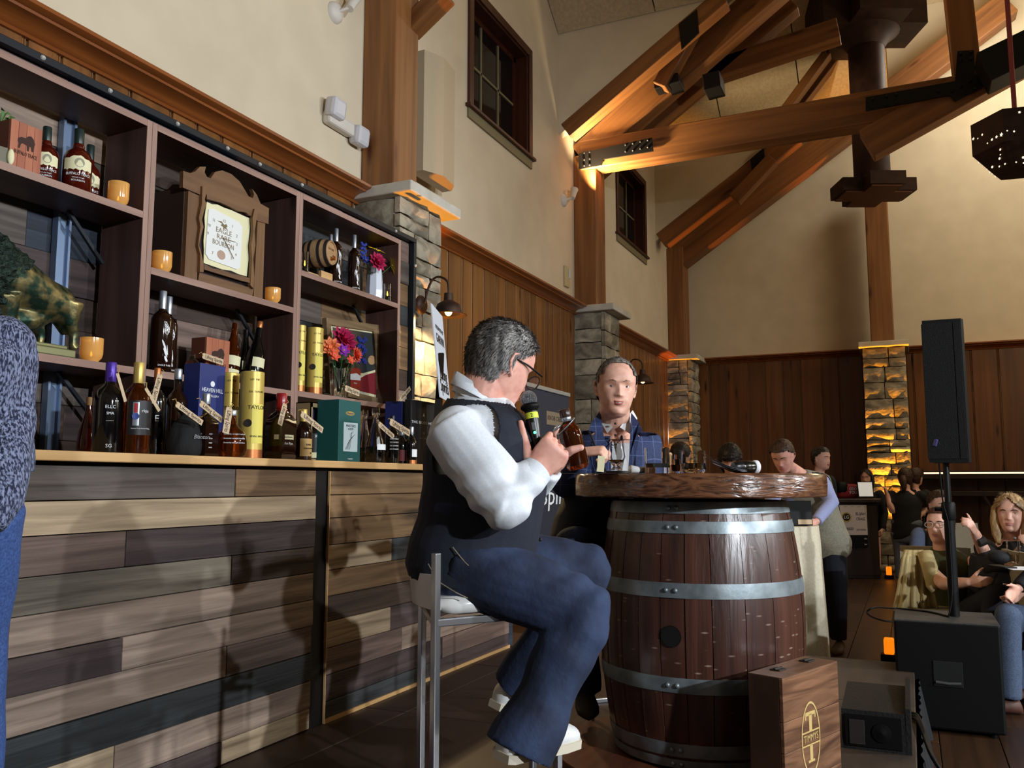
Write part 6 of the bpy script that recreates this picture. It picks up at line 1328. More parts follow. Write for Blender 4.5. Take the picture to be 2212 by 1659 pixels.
# ======== the man in the blue blazer ========
def plaid():
    t = NT('blue_plaid'); tc = t.n('ShaderNodeTexCoord'); out = None
    mp = t.n('ShaderNodeMapping'); mp.inputs['Rotation'].default_value = (0, 0, -(YAW-pi/2)); t.l(tc.outputs['Object'], mp.inputs[0]); sx = t.n('ShaderNodeSeparateXYZ'); t.l(mp.outputs[0], sx.inputs[0])
    ls = []
    for ax_, per in (('X', .052), ('Z', .062)):
        a = t.n('ShaderNodeMath', _operation='PINGPONG'); a.inputs[1].default_value = per/2; t.l(sx.outputs[ax_], a.inputs[0]); b = t.n('ShaderNodeMath', _operation='LESS_THAN'); b.inputs[1].default_value = .0013; t.l(a.outputs[0], b.inputs[0]); ls.append(b)
    mx = t.n('ShaderNodeMath', _operation='MAXIMUM'); t.l(ls[0].outputs[0], mx.inputs[0]); t.l(ls[1].outputs[0], mx.inputs[1])
    nz = t.n('ShaderNodeTexNoise', Scale=160, Detail=3); cr = t.n('ShaderNodeValToRGB'); cr.color_ramp.elements[0].position = .35; cr.color_ramp.elements[0].color = lin((34, 44, 78)); cr.color_ramp.elements[1].position = .65; cr.color_ramp.elements[1].color = lin((48, 62, 102)); t.l(tc.outputs['Object'], nz.inputs['Vector']); t.l(nz.outputs['Fac'], cr.inputs[0])
    mi = t.n('ShaderNodeMix', _data_type='RGBA'); t.l(mx.outputs[0], mi.inputs[0]); t.l(cr.outputs[0], mi.inputs[6]); mi.inputs[7].default_value = lin((84, 96, 136)); t.l(mi.outputs[2], t.b.inputs['Base Color']); setp(t.b, .8); return t.m
m_plaid = plaid(); m_lapel = fab('navy_lapel', (30, 38, 66), (38, 46, 78)); m_shirt2 = fab('white_oxford', (218, 218, 216), (228, 228, 228)); m_dkjack = M('jacket_lining', (22, 24, 34), .7)
f2 = Fig('smiling man in a blue checked blazer seated behind the barrel table', PD(1330, 1250, 3.85), .0034); f2.t.location.z = .3; f2.o = f2.t.location.copy()
hip2, nb2 = PD(1318, 1195, 3.9), PD(1330, 926, 3.84); sd2 = RT*1.0-FW*.0; sdh = Vector((RT.x, RT.y, 0)).normalized()
r_s, r_e, r_w = PD(1264, 956, 3.83), PD(1222, 1045, 3.66), PD(1250, 980, 3.47); l_s, l_e, l_w = PD(1392, 958, 3.85), PD(1416, 1062, 3.86), PD(1385, 1130, 3.62)
hd2 = head_mat(PD(1331, 838, 3.75), -AW*1-UPZ*.03+FR*.03, UPZ+FR*.05, 1.06)
f2.neck(hd2, nb2, .066); head_prims(f2.b, hd2, 1.6); torso(f2.b, hip2, nb2, sdh, .88); f2.arm(r_s, r_e, r_w); f2.arm(l_s, l_e, l_w)
hand(f2.b, PD(1252, 978, 3.46), RT*.85+UPV*.12-FW*.25, FW*.9+UPV*.15, False, 1.05, (58, 62, 66, 70), (30, 20), 6)
hand(f2.b, l_w, -FW*.8-UPV*.3, -RT, True, 1.0, (20, 25, 25, 30))
k2r, a2r, k2l, a2l = PD(1238, 1180, 3.42), PD(1262, 1480, 3.5), PD(1350, 1215, 3.48), PD(1360, 1500, 3.6)
h2r, h2l = PD(1285, 1200, 3.85), PD(1360, 1200, 3.88); f2.leg(h2r, k2r, a2r); f2.leg(h2l, k2l, a2l); f2.skin(SK1, 2)
face_parts(f2.t, f2.o, hd2, M('brow_fair', (140, 112, 92), .8), 2, True)
m_buzz = NM('cropped_hair', (96, 88, 82), (140, 132, 124), (60, 60, 60), .8, .2)
def keep2(x, y, z):
    if y > .06: return z > .096
    if y > .03: return z > .088 if abs(x) < .045 else z > .045
    if y > -.005: return z > .014 if abs(x) > .05 else z > .05
    return z > -.05 if y > -.04 else z > -.08
hair(f2.t, f2.o, hd2, m_buzz, keep2, .005, 2600, .011, (0, .3, 1))
mb = MB(); torso(mb, hip2, lerp(hip2, nb2, .95), sdh, .97, .008, top=False); s2_ = f2.cloth('shirt', mb, m_shirt2, .007, 4, lambda c: (c-hip2).dot((nb2-hip2).normalized()) > (nb2-hip2).length*(.9+2.2*abs((c-hip2).dot(sdh)-.02)) and (c-hip2).dot(-AW) > 0)
for sgn in (-1, 1):
    pts = [(1331+sgn*8, 923), (1331+sgn*36, 886), (1331+sgn*46, 904), (1331+sgn*31, 938)] if sgn > 0 else [(1324, 923), (1299, 884), (1291, 900), (1312, 936)]
    q = [PD(x, y, 3.725 if i in (0, 3) else 3.80) for i, (x, y) in enumerate(pts)]; MB().add(q+[p+FW*.008 for p in q], [(0, 1, 2, 3), (7, 6, 5, 4), (0, 4, 5, 1), (1, 5, 6, 2), (2, 6, 7, 3), (3, 7, 4, 0)]).build('collar', m_shirt2, s2_, f2.o)
for y in (915, 940, 967): MB().ball(PD(1329, y, 3.70), .005, 8, 6).build('button', m_ink, s2_, f2.o)
mb = MB(); torso(mb, hip2-UPZ*.03, lerp(hip2, nb2, 1.02), sdh, 1.04, .016, dep=1.03)
for a, b, c in ((r_s, r_e, r_w), (l_s, l_e, l_w)):
    mb.tube([a+UPZ*.02, lerp(a, b, .5), b, lerp(b, c, .5), lerp(b, c, .93)], [.07, .068, .062, .056, .05], 16); mb.ball(a, .07)
fr2 = -AW; Hn = (nb2-hip2).length; U2 = (nb2-hip2).normalized()
def jcut(c):
    v = c-hip2; h = v.dot(U2)/Hn; s_ = v.dot(sdh)-(.02*h); f = v.dot(fr2)
    if h > .965: return True
    return f > .02 and -.05-.02*(h-.5) < s_-.022 < .05 and h > -.05
jk = f2.cloth('blazer', mb, m_plaid, .007, 4, jcut, wrinkle(.003, 20))
for pts, dd in (([(1297, 886), (1278, 912), (1272, 930), (1286, 933), (1280, 945), (1298, 985), (1311, 1026), (1318, 1026), (1313, 985), (1303, 935)], 0), ([(1364, 892), (1380, 912), (1388, 930), (1376, 936), (1381, 946), (1372, 985), (1362, 1026), (1357, 1026), (1360, 985), (1362, 935)], 0)):
    q = [PD(x, y, 3.79-.115*min(1, max(0, (y-884)/45))) for x, y in pts]; n = len(q)
    MB().add(q+[p+FW*.01 for p in q], [tuple(range(n)), tuple(reversed(range(n, 2*n)))]+[(i, n+i, n+(i+1) % n, (i+1) % n) for i in range(n)]).build('lapel', m_plaid, jk, f2.o)
MB().tube([PD(x, y, 3.665) for x, y in ((1272, 931), (1285, 960), (1300, 992), (1312, 1028))], .005, 6).build('lapel_edge', m_dkjack, jk, f2.o, smooth=True)
lm = MB().tube([PD(1310, 952, 3.69), PD(1320, 962, 3.67), PD(1331, 960, 3.67), PD(1340, 950, 3.675)], .0022, 6); lm.ball(PD(1343, 946, 3.675), 1, 12, 8, Matrix.Diagonal((.006, .006, .012))); lm.build('lapel_microphone', m_blk2, s2_, f2.o)
jb = MB(); torso(jb, hip2, lerp(hip2, nb2, .4), sdh, .97, .01, top=False); 
for h_, k_, a_ in ((h2r, k2r, a2r), (h2l, k2l, a2l)): jb.tube([h_, lerp(h_, k_, .6), k_], [.108, .095, .08], 16); jb.ball(k_, .08); jb.tube([k_, lerp(k_, a_, .5), a_+UPZ*-.02], [.08, .07, .07], 16)
f2.cloth('trousers', jb, m_jean, .01, 4, disp=wrinkle(.003, 20))
fl_ = MB(); fl_.tube([PD(1262, 1080, 3.72), PD(1235, 1140, 3.6), PD(1215, 1185, 3.5)], [.09, .085, .06], 14); fl_.tube([PD(1300, 1060, 3.8), PD(1255, 1105, 3.7)], [.1, .09], 14); f2.cloth('blazer_flap', fl_, m_dkjack, .012, 5, par=jk)
for k_, a_ in ((k2r, a2r), (k2l, a2l)): shoe(f2.t, f2.o, a_-UPZ*.075+AW*.05, a_-UPZ*.085-AW*.2, m_ink)
p = PD(1298, 1002, 3.34); lb = thing('cream_card', 'small cream card between the fingers of the blazer man', 'card', p); MB().cbox((0, 0, 0), .028, .004, .062, Matrix.Rotation(YAW-pi/2, 4, 'Z') @ Matrix.Rotation(.1, 4, 'Y')).build('card', m_cream, lb)
# ---------------- furniture and people further back ----------------
m_cloth = NM('ivory_cloth', (200, 190, 164), (212, 202, 178), (60, 60, 60), .85, .06)
def at(px, py, D): return PD(px, py, D)
def draped(name, label, c, r, zt, mat, zb=.02, folds=18, cat='table cloth', amp=.045, grp=None):
    t = thing(name, label, cat, (c.x, c.y, 0), 0, grp); rs = []; n = 144
    for k in range(13):
        f = k/12; rr = r if k == 0 else r*(1.0+.02*f)+.004; z = zt-(zt-zb)*f if k else zt
        rs.append([Vector(((rr+amp*f**.7*(sin(folds*a)*.7+.5*sin(folds*.61*a+1)))*cos(a), (rr+amp*f**.7*(sin(folds*a)*.7+.5*sin(folds*.61*a+1)))*sin(a), z+.06*f*sin(3*a+.5))) for a in [2*pi*j/n for j in range(n)]])
    top = [[Vector((r*q*cos(2*pi*j/n), r*q*sin(2*pi*j/n), zt+.004*(1-q))) for j in range(n)] for q in (.02, .5, .97)]
    MB().rings(list(reversed(rs))+list(reversed(top))[0:1]+list(reversed(top))[1:], False).build('cloth', mat, t, smooth=70)
    return t
def pedestal(name, label, c, r, zt, cat='table'):
    t = thing(name, label, cat, (c.x, c.y, 0)); MB().lathe([(.001, zt-.035), (r-.01, zt-.035), (r-.006, zt-.01), (.001, zt-.01)], 40).build('tabletop', m_ink, t); MB().tube([(0, 0, .02), (0, 0, zt-.035)], .035, 12).build('column', m_blk2, t); MB().lathe([(.26, 0), (.25, .02), (.05, .04), (.001, .04)], 24).build('base', m_blk2, t); return t
tc = at(1655, 1135, 6.35); ZT2 = .995; pedestal('cocktail_table', 'tall cocktail table hidden beneath the ivory cloth behind the barrel', tc, .36, ZT2); draped('table_cloth', 'ivory cloth hanging to the floor over the tall cocktail table', tc, .365, ZT2, m_cloth, .03, 9, amp=.08)
p = at(1718, 1135, 6.12); lp = thing('laptop', 'black laptop with an asset sticker seen from behind on the ivory cloth', 'laptop', (p.x, p.y, ZT2+.005), YAW-pi/2+.02)
MB().box(-.13, .125, -.006, .004, 0, .175, Matrix.Rotation(-.12, 4, 'X'), .004).build('lid', m_blk2, lp); MB().box(-.13, .125, .0, .2, 0, .014, None, .003).build('base', m_blk2, lp); st = MB().box(.02, .118, -.0075, -.006, .008, .042, Matrix.Rotation(-.12, 4, 'X')).build('sticker', m_card, lp)
# registration counter on the far side
m_darkw = WOOD('dark_counter', (30, 18, 12), (46, 28, 20), 'Z', .6, .45, .1, .05)
L, R_ = at(1690, 1100, 11.9), at(1897, 1100, 11.9); rzq = YAW-pi/2+.03; rc = thing('counter_desk', 'dark wooden reception counter with a printed cloth on its front', 'counter', ((L.x+R_.x)/2, (L.y+R_.y)/2, 0), rzq); hw = (R_-L).length/2; zt = at(1800, 1077, 11.9).z
MB().box(-hw, hw, 0, .55, .0, zt-.06, None, .01).build('body', m_darkw, rc); MB().box(-hw-.04, hw+.04, -.05, .6, zt-.06, zt, None, .012).build('top', m_darkw, rc); MB().box(-hw, hw, -.02, 0, .05, .12).build('plinth', m_darkw, rc)
sc_ = (L-CAM).dot(FW)/FPX; mid = (L+R_)/2
def rcx(px): return ((at(px, 1100, 11.9)-mid).dot(Vector((cos(rzq), sin(rzq), 0))))
z0, z1 = at(1840, 1155, 11.9).z, at(1840, 1091, 11.9).z; bc = MB().box(rcx(1770), rcx(1871), -.03, -.022, z0, z1).build('printed_cloth', M('pink_white_cloth', (206, 196, 196), .8), rc)
blk = MB().box(rcx(1770), rcx(1871), -.028, -.021, at(1840, 1182, 11.9).z, z0).build('black_cloth', m_blk2, rc); zz_ = lambda py: at(1840, py, 11.9).z
def rtx(tx, px, py, s, mat, wide=None, par=bc): text(tx, s, mat, par, (rcx(px), -.032, zz_(py)), wide=wide)
MB().lathe([(.068, 0), (.068, .002), (.052, .002), (.052, 0)], 24, Matrix.Translation((rcx(1826), -.031, zz_(1117))) @ Matrix.Rotation(pi/2, 4, 'X')).build('seal_ring', m_gold, bc); MB().lathe([(.001, 0), (.05, 0), (.05, .002), (.001, .002)], 20, Matrix.Translation((rcx(1826), -.031, zz_(1117))) @ Matrix.Rotation(pi/2, 4, 'X')).build('seal', m_ink, bc); text('LG', .06, m_white, bc, (rcx(1826), -.0345, zz_(1117)))
rtx('ELIJAH', 1857, 1110, .055, m_ink, .13); rtx('CRAIG', 1857, 1121, .055, m_ink, .12); rtx('OLD FORESTER', 1857, 1144, .03, m_ink, .13); rtx('RARE BREED', 1826, 1142, .05, m_ink, .19); rtx('deer', 1798, 1113, .06, m_ink); rtx('- - - - - -', 1832, 1094, .03, m_ink, .5); rtx('Lifting', 1804, 1164, .07, m_white, None, blk); rtx('Spirits', 1804, 1176, .08, m_white, None, blk); rtx('the', 1866, 1163, .03, m_white, None, blk); rtx('bar', 1866, 1175, .03, m_white, None, blk)
p = at(1838, 1077, 12.0); bg = thing('tote_bag', 'red and black bag with white words on the reception counter', 'bag', (p.x, p.y, zt), rzq); MB().box(-.17, .12, 0, .16, 0, .2, None, .04).build('bag', M('red_bag', (120, 18, 24), .7), bg, smooth=True); MB().box(-.19, -.02, -.01, .17, .06, .235, None, .05).build('flap', m_blk2, bg, smooth=True); text("ODD'S", .055, m_white, bg, (.05, -.003, .13), wide=.13); text('YOU.', .055, m_white, bg, (.04, -.003, .08), wide=.12)
p = at(1872, 1074, 11.9); sg_ = thing('tablet_stand', 'tilted bright white notice on the right end of the reception counter', 'sign', (p.x, p.y, zt), rzq); MB().box(-.115, .11, 0, .012, .01, .235, Matrix.Rotation(-.15, 4, 'X'), .004).build('frame', m_blk2, sg_); MB().box(-.1, .095, -.003, 0, .03, .225, Matrix.Rotation(-.15, 4, 'X')).build('sheet', M('lit_sheet', (236, 236, 232), .7, emit=(236, 236, 230), es=.35), sg_)
# drink rail along the end wall
a, b = PX(1992, 1022, 14.3), PX(2300, 1010, 14.3); dr = thing('drink_rail', 'long dark standing shelf with a light strip along the end wall', 'shelf', (14.4, a.y, 0)); Ly = b.y-a.y; zr = a.z-.0
MB().box(-.25, .4, Ly, 0, zr-.09, zr+.03, None, .01).build('board', m_darkw, dr); MB().box(-.256, -.25, Ly, -.02, zr-.015, zr+.008).build('light_strip', M('strip_light', (255, 236, 214), .4, emit=(255, 226, 190), es=1.3), dr); MB().box(-.2, .35, Ly, 0, zr-.34, zr-.26, None, .01).build('lower_board', m_darkw, dr)
for px in (1998, 2150, 2290):
    y = PX(px, 1050, 14.15).y-a.y; MB().bar((-.2, y-.14, zr-.34), (-.2, y, zr-.6), .02, .03).build('brace', m_ink, dr); MB().bar((-.2, y+.14, zr-.34), (-.2, y, zr-.6), .02, .03).build('brace', m_ink, dr); MB().tube([(-.2, y, 0), (-.2, y, zr-.34)], .025, 10).build('post', m_ink, dr)
    MB().tube([(-.22, y, zr-.58), (-.22, y, zr-.36)], .02, 8).build('lamp_tube', m_fix, dr)
# round dining table at the right edge
rt = at(2300, 1215, 5.45); ZD = at(2180, 1218, 5.0).z; pedestal('round_table', 'round dining table at the right edge under a dark cloth', rt, .52, ZD); m_navc = M('dark_blue_cloth', (26, 30, 42), .85); draped('table_cloth', 'dark blue cloth over the round dining table at the right edge', rt, .525, ZD, m_navc, .48, 20, amp=.03)
def tglass(label, px, py, D, r, h):
    p = at(px, py, D); t = thing('beer_glass', label, 'glass', (p.x, p.y, ZD+.005)); MB().lathe([(.001, 0), (r*.7, 0), (r*.72, .004), (r, h), (r*.94, h), (r*.68, .012), (.001, .01)], 20).build('glass', g_thin, t, smooth=45); MB().lathe([(.001, .012), (r*.66, .013), (r*.76, h*.4), (.001, h*.4)], 20).build('drink', M('pale_beer', (232, 214, 160), .1, trans=.7), t, smooth=45)
tglass('tall clear glass on the dark dining table', 2190, 1212, 4.95, .036, .13); tglass('second glass at the very right edge of the dining table', 2216, 1206, 5.1, .034, .12)
p = at(2158, 1206, 5.0); ht = thing('dark_hat', 'black knitted hat lying on the dining table', 'hat', (p.x, p.y, ZD+.004)); MB().ball((0, 0, .035), (.075, .065, .04), 18, 10).build('hat', fab('black_knit', (16, 16, 18), (26, 26, 28)), ht, smooth=True)
p = at(2165, 1220, 4.75); ph = thing('mobile_phone', 'dark phone lying on the edge of the dining table', 'phone', (p.x, p.y, ZD+.004), .5); MB().box(-.075, .075, -.037, .037, 0, .009, None, .004).build('body', m_blk2, ph)
p = at(2200, 1222, 4.7); pp = thing('paper_sheet', 'white paper under the glasses on the dining table', 'paper', (p.x, p.y, ZD+.004), .3); MB().box(-.1, .1, -.07, .07, 0, .001).build('sheet', m_paper, pp)
def chair(label, px, D, zseat, yaw, mat, zback, w=.44):
    p = at(px, 1250, D); t = thing('dining_chair', label, 'chair', (p.x, p.y, 0), yaw)
    MB().box(-.22, .22, -w/2, w/2, zseat-.06, zseat, None, .02).build('seat', mat, t, smooth=60)
    rs = []
    for z, o in ((zseat+.02, 0), (zseat+.25, -.02), (zback, -.05)):
        for th_ in (0,): rs.append([Vector((-.22+o-.03*(1-(2*j/8-1)**2), -w/2+w*j/8, z)) for j in range(9)]+[Vector((-.19+o-.03*(1-(2*j/8-1)**2), -w/2+w*j/8, z)) for j in range(8, -1, -1)])
    MB().rings(rs).build('backrest', mat, t, smooth=60)
    for x in (-.19, .19):
        for y in (-w/2+.03, w/2-.03): MB().tube([(x, y, 0), (x, y, zseat-.05)], .013, 8).build('leg', m_chrome, t)
    return t
m_beige = fab('beige_leather', (150, 138, 116), (162, 150, 128), bump=.05); m_tan = fab('tan_coat', (172, 152, 104), (188, 168, 120), bump=.1)
YC_ = math.atan2(-FW.y, -FW.x)
chair('beige dining chair behind the woman in the olive top', 2126, 6.6, .48, YC_+.3, m_beige, .98, .42)
chair('chrome-legged chair draped with the tan coat', 2018, 5.75, .48, YC_-.5, m_beige, .86)
chair('chair under the seated person at the right edge', 2310, 5.05, .48, YC_+1.5, m_beige, .9)
# tan coat over the chair back
ct = thing('coat', 'tan coat hung over the chair back at the right, next to the pole', 'coat', at(1985, 1330, 5.75)*1); ct.location.z = .25; rs = []
o = ct.location
for k, (x0, x1, y, dd) in enumerate(((1957, 1996, 1188, 0), (1952, 2003, 1205, -.03), (1946, 2012, 1245, -.06), (1938, 2022, 1290, -.08), (1932, 2030, 1318, -.09))):
    rs.append([at(x0+(x1-x0)*j/20, y+(6*sin(j*.9)+ (8 if j > 12 else 0)) if k > 2 else y, 5.78+dd+.025*sin(j*1.15+k*.3)*(k/3)+(.0))-o for j in range(21)])
back = [[p+AW*.03 for p in r] for r in rs]
MB().rings([a+list(reversed(b)) for a, b in zip(rs, back)]).build('cloth', m_tan, ct, smooth=True)
sl = [at(1998, 1195, 5.74)-o, at(2008, 1225, 5.68)-o, at(2016, 1265, 5.64)-o, at(2024, 1275, 5.62)-o]; MB().tube(sl, [.05, .05, .045, .04], 12).build('sleeve', m_tan, ct, smooth=True); MB().ball(at(1993, 1299, 5.65)-o, .008, 8, 6).build('button', m_ink, ct)
# ---- people, far to near ----
m_blackT = fab('black_tee', (20, 20, 22), (28, 28, 30)); m_jeanb = fab('grey_jeans', (88, 96, 106), (112, 120, 130)); m_dkh = NM('dark_hair', (16, 12, 11), (40, 30, 25), (60, 60, 20), .45, .3); m_brh = NM('brown_hair', (44, 28, 18), (80, 54, 36), (60, 60, 20), .55, .3); m_blo = NM('blonde_hair', (128, 98, 62), (196, 164, 116), (60, 60, 14), .5, .3); m_brow = M('brow_dark', (52, 36, 28), .8)
def person(label, hpx, hpy, D, yaw, seated=False, pitch=0, skin=SK1, top=None, slv='long', bot=None, hairm=None, hstyle='short', vox=.012, g=1., hs=1., lean=0, arms=None, smile=0, floor=0, hipz=None, legs=True, knees=None, extra=None, roll=0, shoes=None, nb=None):
    """yaw: 0 faces the camera, positive turns to the right of the picture"""
    hc = at(hpx, hpy, D); v = (CAM-hc); v.z = 0; v.normalize(); fz = Matrix.Rotation(yaw, 3, 'Z') @ v; sdv = fz.cross(UPZ)   # sdv = their right
    F = Fig(label, (hc.x, hc.y, floor), vox); hm = head_mat(hc, fz+UPZ*pitch, UPZ+fz*-pitch+sdv*roll, hs)
    nbb = at(*nb) if nb else hc-UPZ*.165-fz*.03; zh = hipz if hipz is not None else (hc.z-.74 if seated else hc.z-.70)
    hip_ = Vector((nbb.x, nbb.y, zh))-fz*(.05+lean); sR_, sL_ = nbb-UPZ*.07+sdv*.165*g, nbb-UPZ*.07-sdv*.165*g
    A = dict(R=(sR_+sdv*.06-UPZ*.27, sR_+sdv*.03+fz*.1-UPZ*.5), L=(sL_-sdv*.06-UPZ*.27, sL_-sdv*.03+fz*.1-UPZ*.5))
    for k, q in (arms or {}).items(): A[k] = tuple(at(*w) for w in q)
    F.neck(hm, nbb, .05*g); head_prims(F.b, hm, smile); torso(F.b, hip_, nbb, sdv, .86*g)
    F.arm(sR_, *A['R'], .95*g); F.arm(sL_, *A['L'], .95*g)
    for k, lf in (('R', False), ('L', True)): e, w = A[k]; d = (w-e).normalized(); hand(F.b, w-d*.005, d, (UPZ if abs(d.z) < .8 else fz), lf, .95, (25, 30, 34, 36), (30, 20), 5)
    if seated: K = [(hip_+sdv*.09, hip_+sdv*.13+fz*.43+UPZ*.03), (hip_-sdv*.09, hip_-sdv*.13+fz*.43+UPZ*.03)]
    else: K = [(hip_+sdv*.09, Vector((hip_.x, hip_.y, floor+.48))+sdv*.1+fz*.04), (hip_-sdv*.09, Vector((hip_.x, hip_.y, floor+.48))-sdv*.1+fz*.03)]
    if knees: K = [(K[i][0], at(*knees[i])) for i in (0, 1)]
    AN = [Vector((k.x, k.y, floor+.09))-fz*(.02 if not seated else -.02) for _, k in K]
    if legs:
        for (h_, k_), a_ in zip(K, AN): F.leg(h_, k_, a_, .9*g)
    F.skin(skin, 2)
    if abs(yaw) < 1.9: face_parts(F.t, F.o, hm, m_brow, smile, smile > 0)
    if slv is not None or top:
        mb = MB(); torso(mb, hip_, lerp(hip_, nbb, .965 if slv else 1.0), sdv, .9*g, .012, hips=True)
        for s_, k in ((sR_, 'R'), (sL_, 'L')):
            e, w = A[k]
            if slv == 'long': mb.tube([s_+UPZ*.01, lerp(s_, e, .5), e, lerp(e, w, .5), lerp(e, w, .93)], [.066*g, .062*g, .054*g, .048*g, .042*g], 14); mb.ball(s_, .066*g)
            elif slv == 'short': mb.tube([s_+UPZ*.01, lerp(s_, e, .3), lerp(s_, e, .62)], [.068*g, .068*g, .066*g], 14); mb.ball(s_, .068*g)
        tp = F.cloth('top', mb, top, vox, 4, disp=wrinkle(.003, 22))
    if bot and legs:
        mb = MB(); torso(mb, hip_-UPZ*.02, lerp(hip_, nbb, .35), sdv, .9*g, .008, top=False)
        for (h_, k_), a_ in zip(K, AN): mb.tube([h_, lerp(h_, k_, .5), k_], [.1*g, .088*g, .072*g], 14); mb.ball(k_, .072*g); mb.tube([k_, lerp(k_, a_, .5), a_], [.072*g, .066*g, .062*g], 14)
        F.cloth('trousers', mb, bot, vox, 4, disp=wrinkle(.003, 24))
        for (h_, k_), a_ in zip(K, AN): shoe(F.t, F.o, a_-UPZ*.085-fz*.06, a_-UPZ*.085+fz*.2, shoes or m_ink)
    if hstyle == 'short': hair(F.t, F.o, hm, hairm, short_keep(.07, .02, -.02, -.06), .011, 500, .016)
    elif hstyle == 'fringe':
        hair(F.t, F.o, hm, hairm, lambda x, y, z: z > .028 if y > .045 and abs(x) < .06 else (z > -.1 if y < .02 else z > .0 or abs(x) > .06), .02, 500, .03, long_=lambda mb, m: mb.tube([m @ Vector(q) for q in ((0, -.06, .05), (0, -.085, -.04), (0, -.08, -.14))], [.08, .085, .05], 16))
    elif hstyle == 'long':
        def lg(mb, m):
            for s_ in (-1, 1): mb.tube([m @ Vector(q) for q in ((s_*.05, .02, .085), (s_*.08, .015, .03), (s_*.088, .01, -.05), (s_*.082, .03, -.13), (s_*.07, .04, -.2))], [.018, .03, .032, .028, .01], 12)
            mb.tube([m @ Vector(q) for q in ((0, -.05, .06), (0, -.085, -.03), (0, -.08, -.16))], [.07, .08, .06], 16)
        hair(F.t, F.o, hm, hairm, lambda x, y, z: z > max(.0, .094-1.1*max(0, abs(x)-.004)) if y > .03 else (z > -.02 or y < -.03), .014, 500, .03, long_=lg)
    elif hstyle == 'tied':
        hair(F.t, F.o, hm, hairm, lambda x, y, z: z > .075 if y > .045 else (z > .0 if y > -.0 else z > -.085), .012, 500, .02, long_=lambda mb, m: mb.tube([m @ Vector(q) for q in ((0, -.1, .02), (0, -.125, -.04), (0, -.11, -.13), (0, -.1, -.2))], [.035, .045, .035, .01], 14))
    F.hm, F.nb, F.hip, F.fz, F.sd, F.A = hm, nbb, hip_, fz, sdv, A; return F
person('woman behind the reception counter with dark hair, half hidden by the white notice', 1871, 1033, 12.6, -.2, top=m_blackT, hairm=m_dkh, hstyle='long', vox=.014)
person('woman seen from behind in a black tee and grey jeans beside the reception counter', 1956, 1032, 11.2, 2.9, top=m_blackT, slv='short', bot=m_jeanb, hairm=m_brh, hstyle='tied', vox=.013, g=1.08, arms=dict(L=((1926, 1105, 11.1), (1917, 1068, 11.2)), R=((2004, 1096, 11.25), (1990, 1112, 11.1))), shoes=m_paper)
person('person in a black tee standing close behind the woman in grey jeans, hand on hip', 1978, 1030, 11.75, 2.4, top=m_blackT, slv='short', bot=m_ink, hairm=m_brh, hstyle='tied', vox=.014, arms=dict(R=((2024, 1080, 11.7), (2003, 1108, 11.5))))
person('dark-haired man in profile far behind the man in the grey vest', 1774, 991, 9.2, .95, top=m_blackT, hairm=m_dkh, vox=.012, bot=m_ink)
person('dark-haired guest whose head shows just above the water glass', 1470, 985, 8.0, 2.6, top=m_blackT, hairm=m_dkh, vox=.013, bot=m_ink)
person('black-haired woman with a fringe looking down behind the white papers', 1577, 992, 7.3, -.1, pitch=-.45, top=m_blackT, hairm=m_dkh, hstyle='fringe', vox=.009, bot=m_ink)
# man in the grey fleece vest bending over the cocktail table
m_lav = fab('lavender_shirt', (140, 146, 184), (154, 160, 198)); m_fleece = fab('grey_fleece', (128, 124, 108), (152, 148, 130), (120, 120, 120), .4); m_navyt = fab('navy_trousers', (18, 20, 32), (26, 28, 42))
F = person('man in a grey fleece vest and lavender shirt bending over the laptop table', 1691, 985, 6.55, -.3, pitch=-.5, roll=.06, skin=SK2, top=m_lav, bot=None, legs=False, hairm=m_brh, vox=.009, hipz=.93, lean=.3, nb=(1724, 1022, 6.68), arms=dict(L=((1797, 1085, 6.5), (1762, 1128, 6.35)), R=((1668, 1085, 6.5), (1690, 1140, 6.4))))
hpv = at(1783, 1175, 6.85); mb = MB(); torso(mb, hpv, lerp(hpv, F.nb, .97), F.sd, 1.0, .02, mid=at(1752, 1085, 6.8))
def vcut(c): return ((c-(F.nb-UPZ*.07-F.sd*.165)).length < .1) or ((c-(F.nb-UPZ*.07+F.sd*.165)).length < .1)
F.cloth('fleece_vest', mb, m_fleece, .01, 4, vcut, wrinkle(.003, 24))
jb = MB(); torso(jb, hpv-UPZ*.03, lerp(hpv, F.nb, .06), F.sd, .9, .008, top=False)
for q in (((1800, 1190, 6.8), (1808, 1290, 6.75), (1812, 1392, 6.75)), ((1768, 1190, 6.9), (1775, 1290, 6.9), (1770, 1392, 6.9))):
    a, b, c = [at(*w) for w in q]; c.z = .09; jb.tube([a, lerp(a, b, .5), b, lerp(b, c, .5), c], [.1, .095, .078, .07, .066], 14); shoe(F.t, F.o, Vector((c.x, c.y, 0))-F.fz*.06, Vector((c.x, c.y, 0))+F.fz*.21+F.sd*-.03, M('grey_shoe', (96, 84, 66), .7))
F.cloth('trousers', jb, m_navyt, .011, 4, disp=wrinkle(.003, 24))
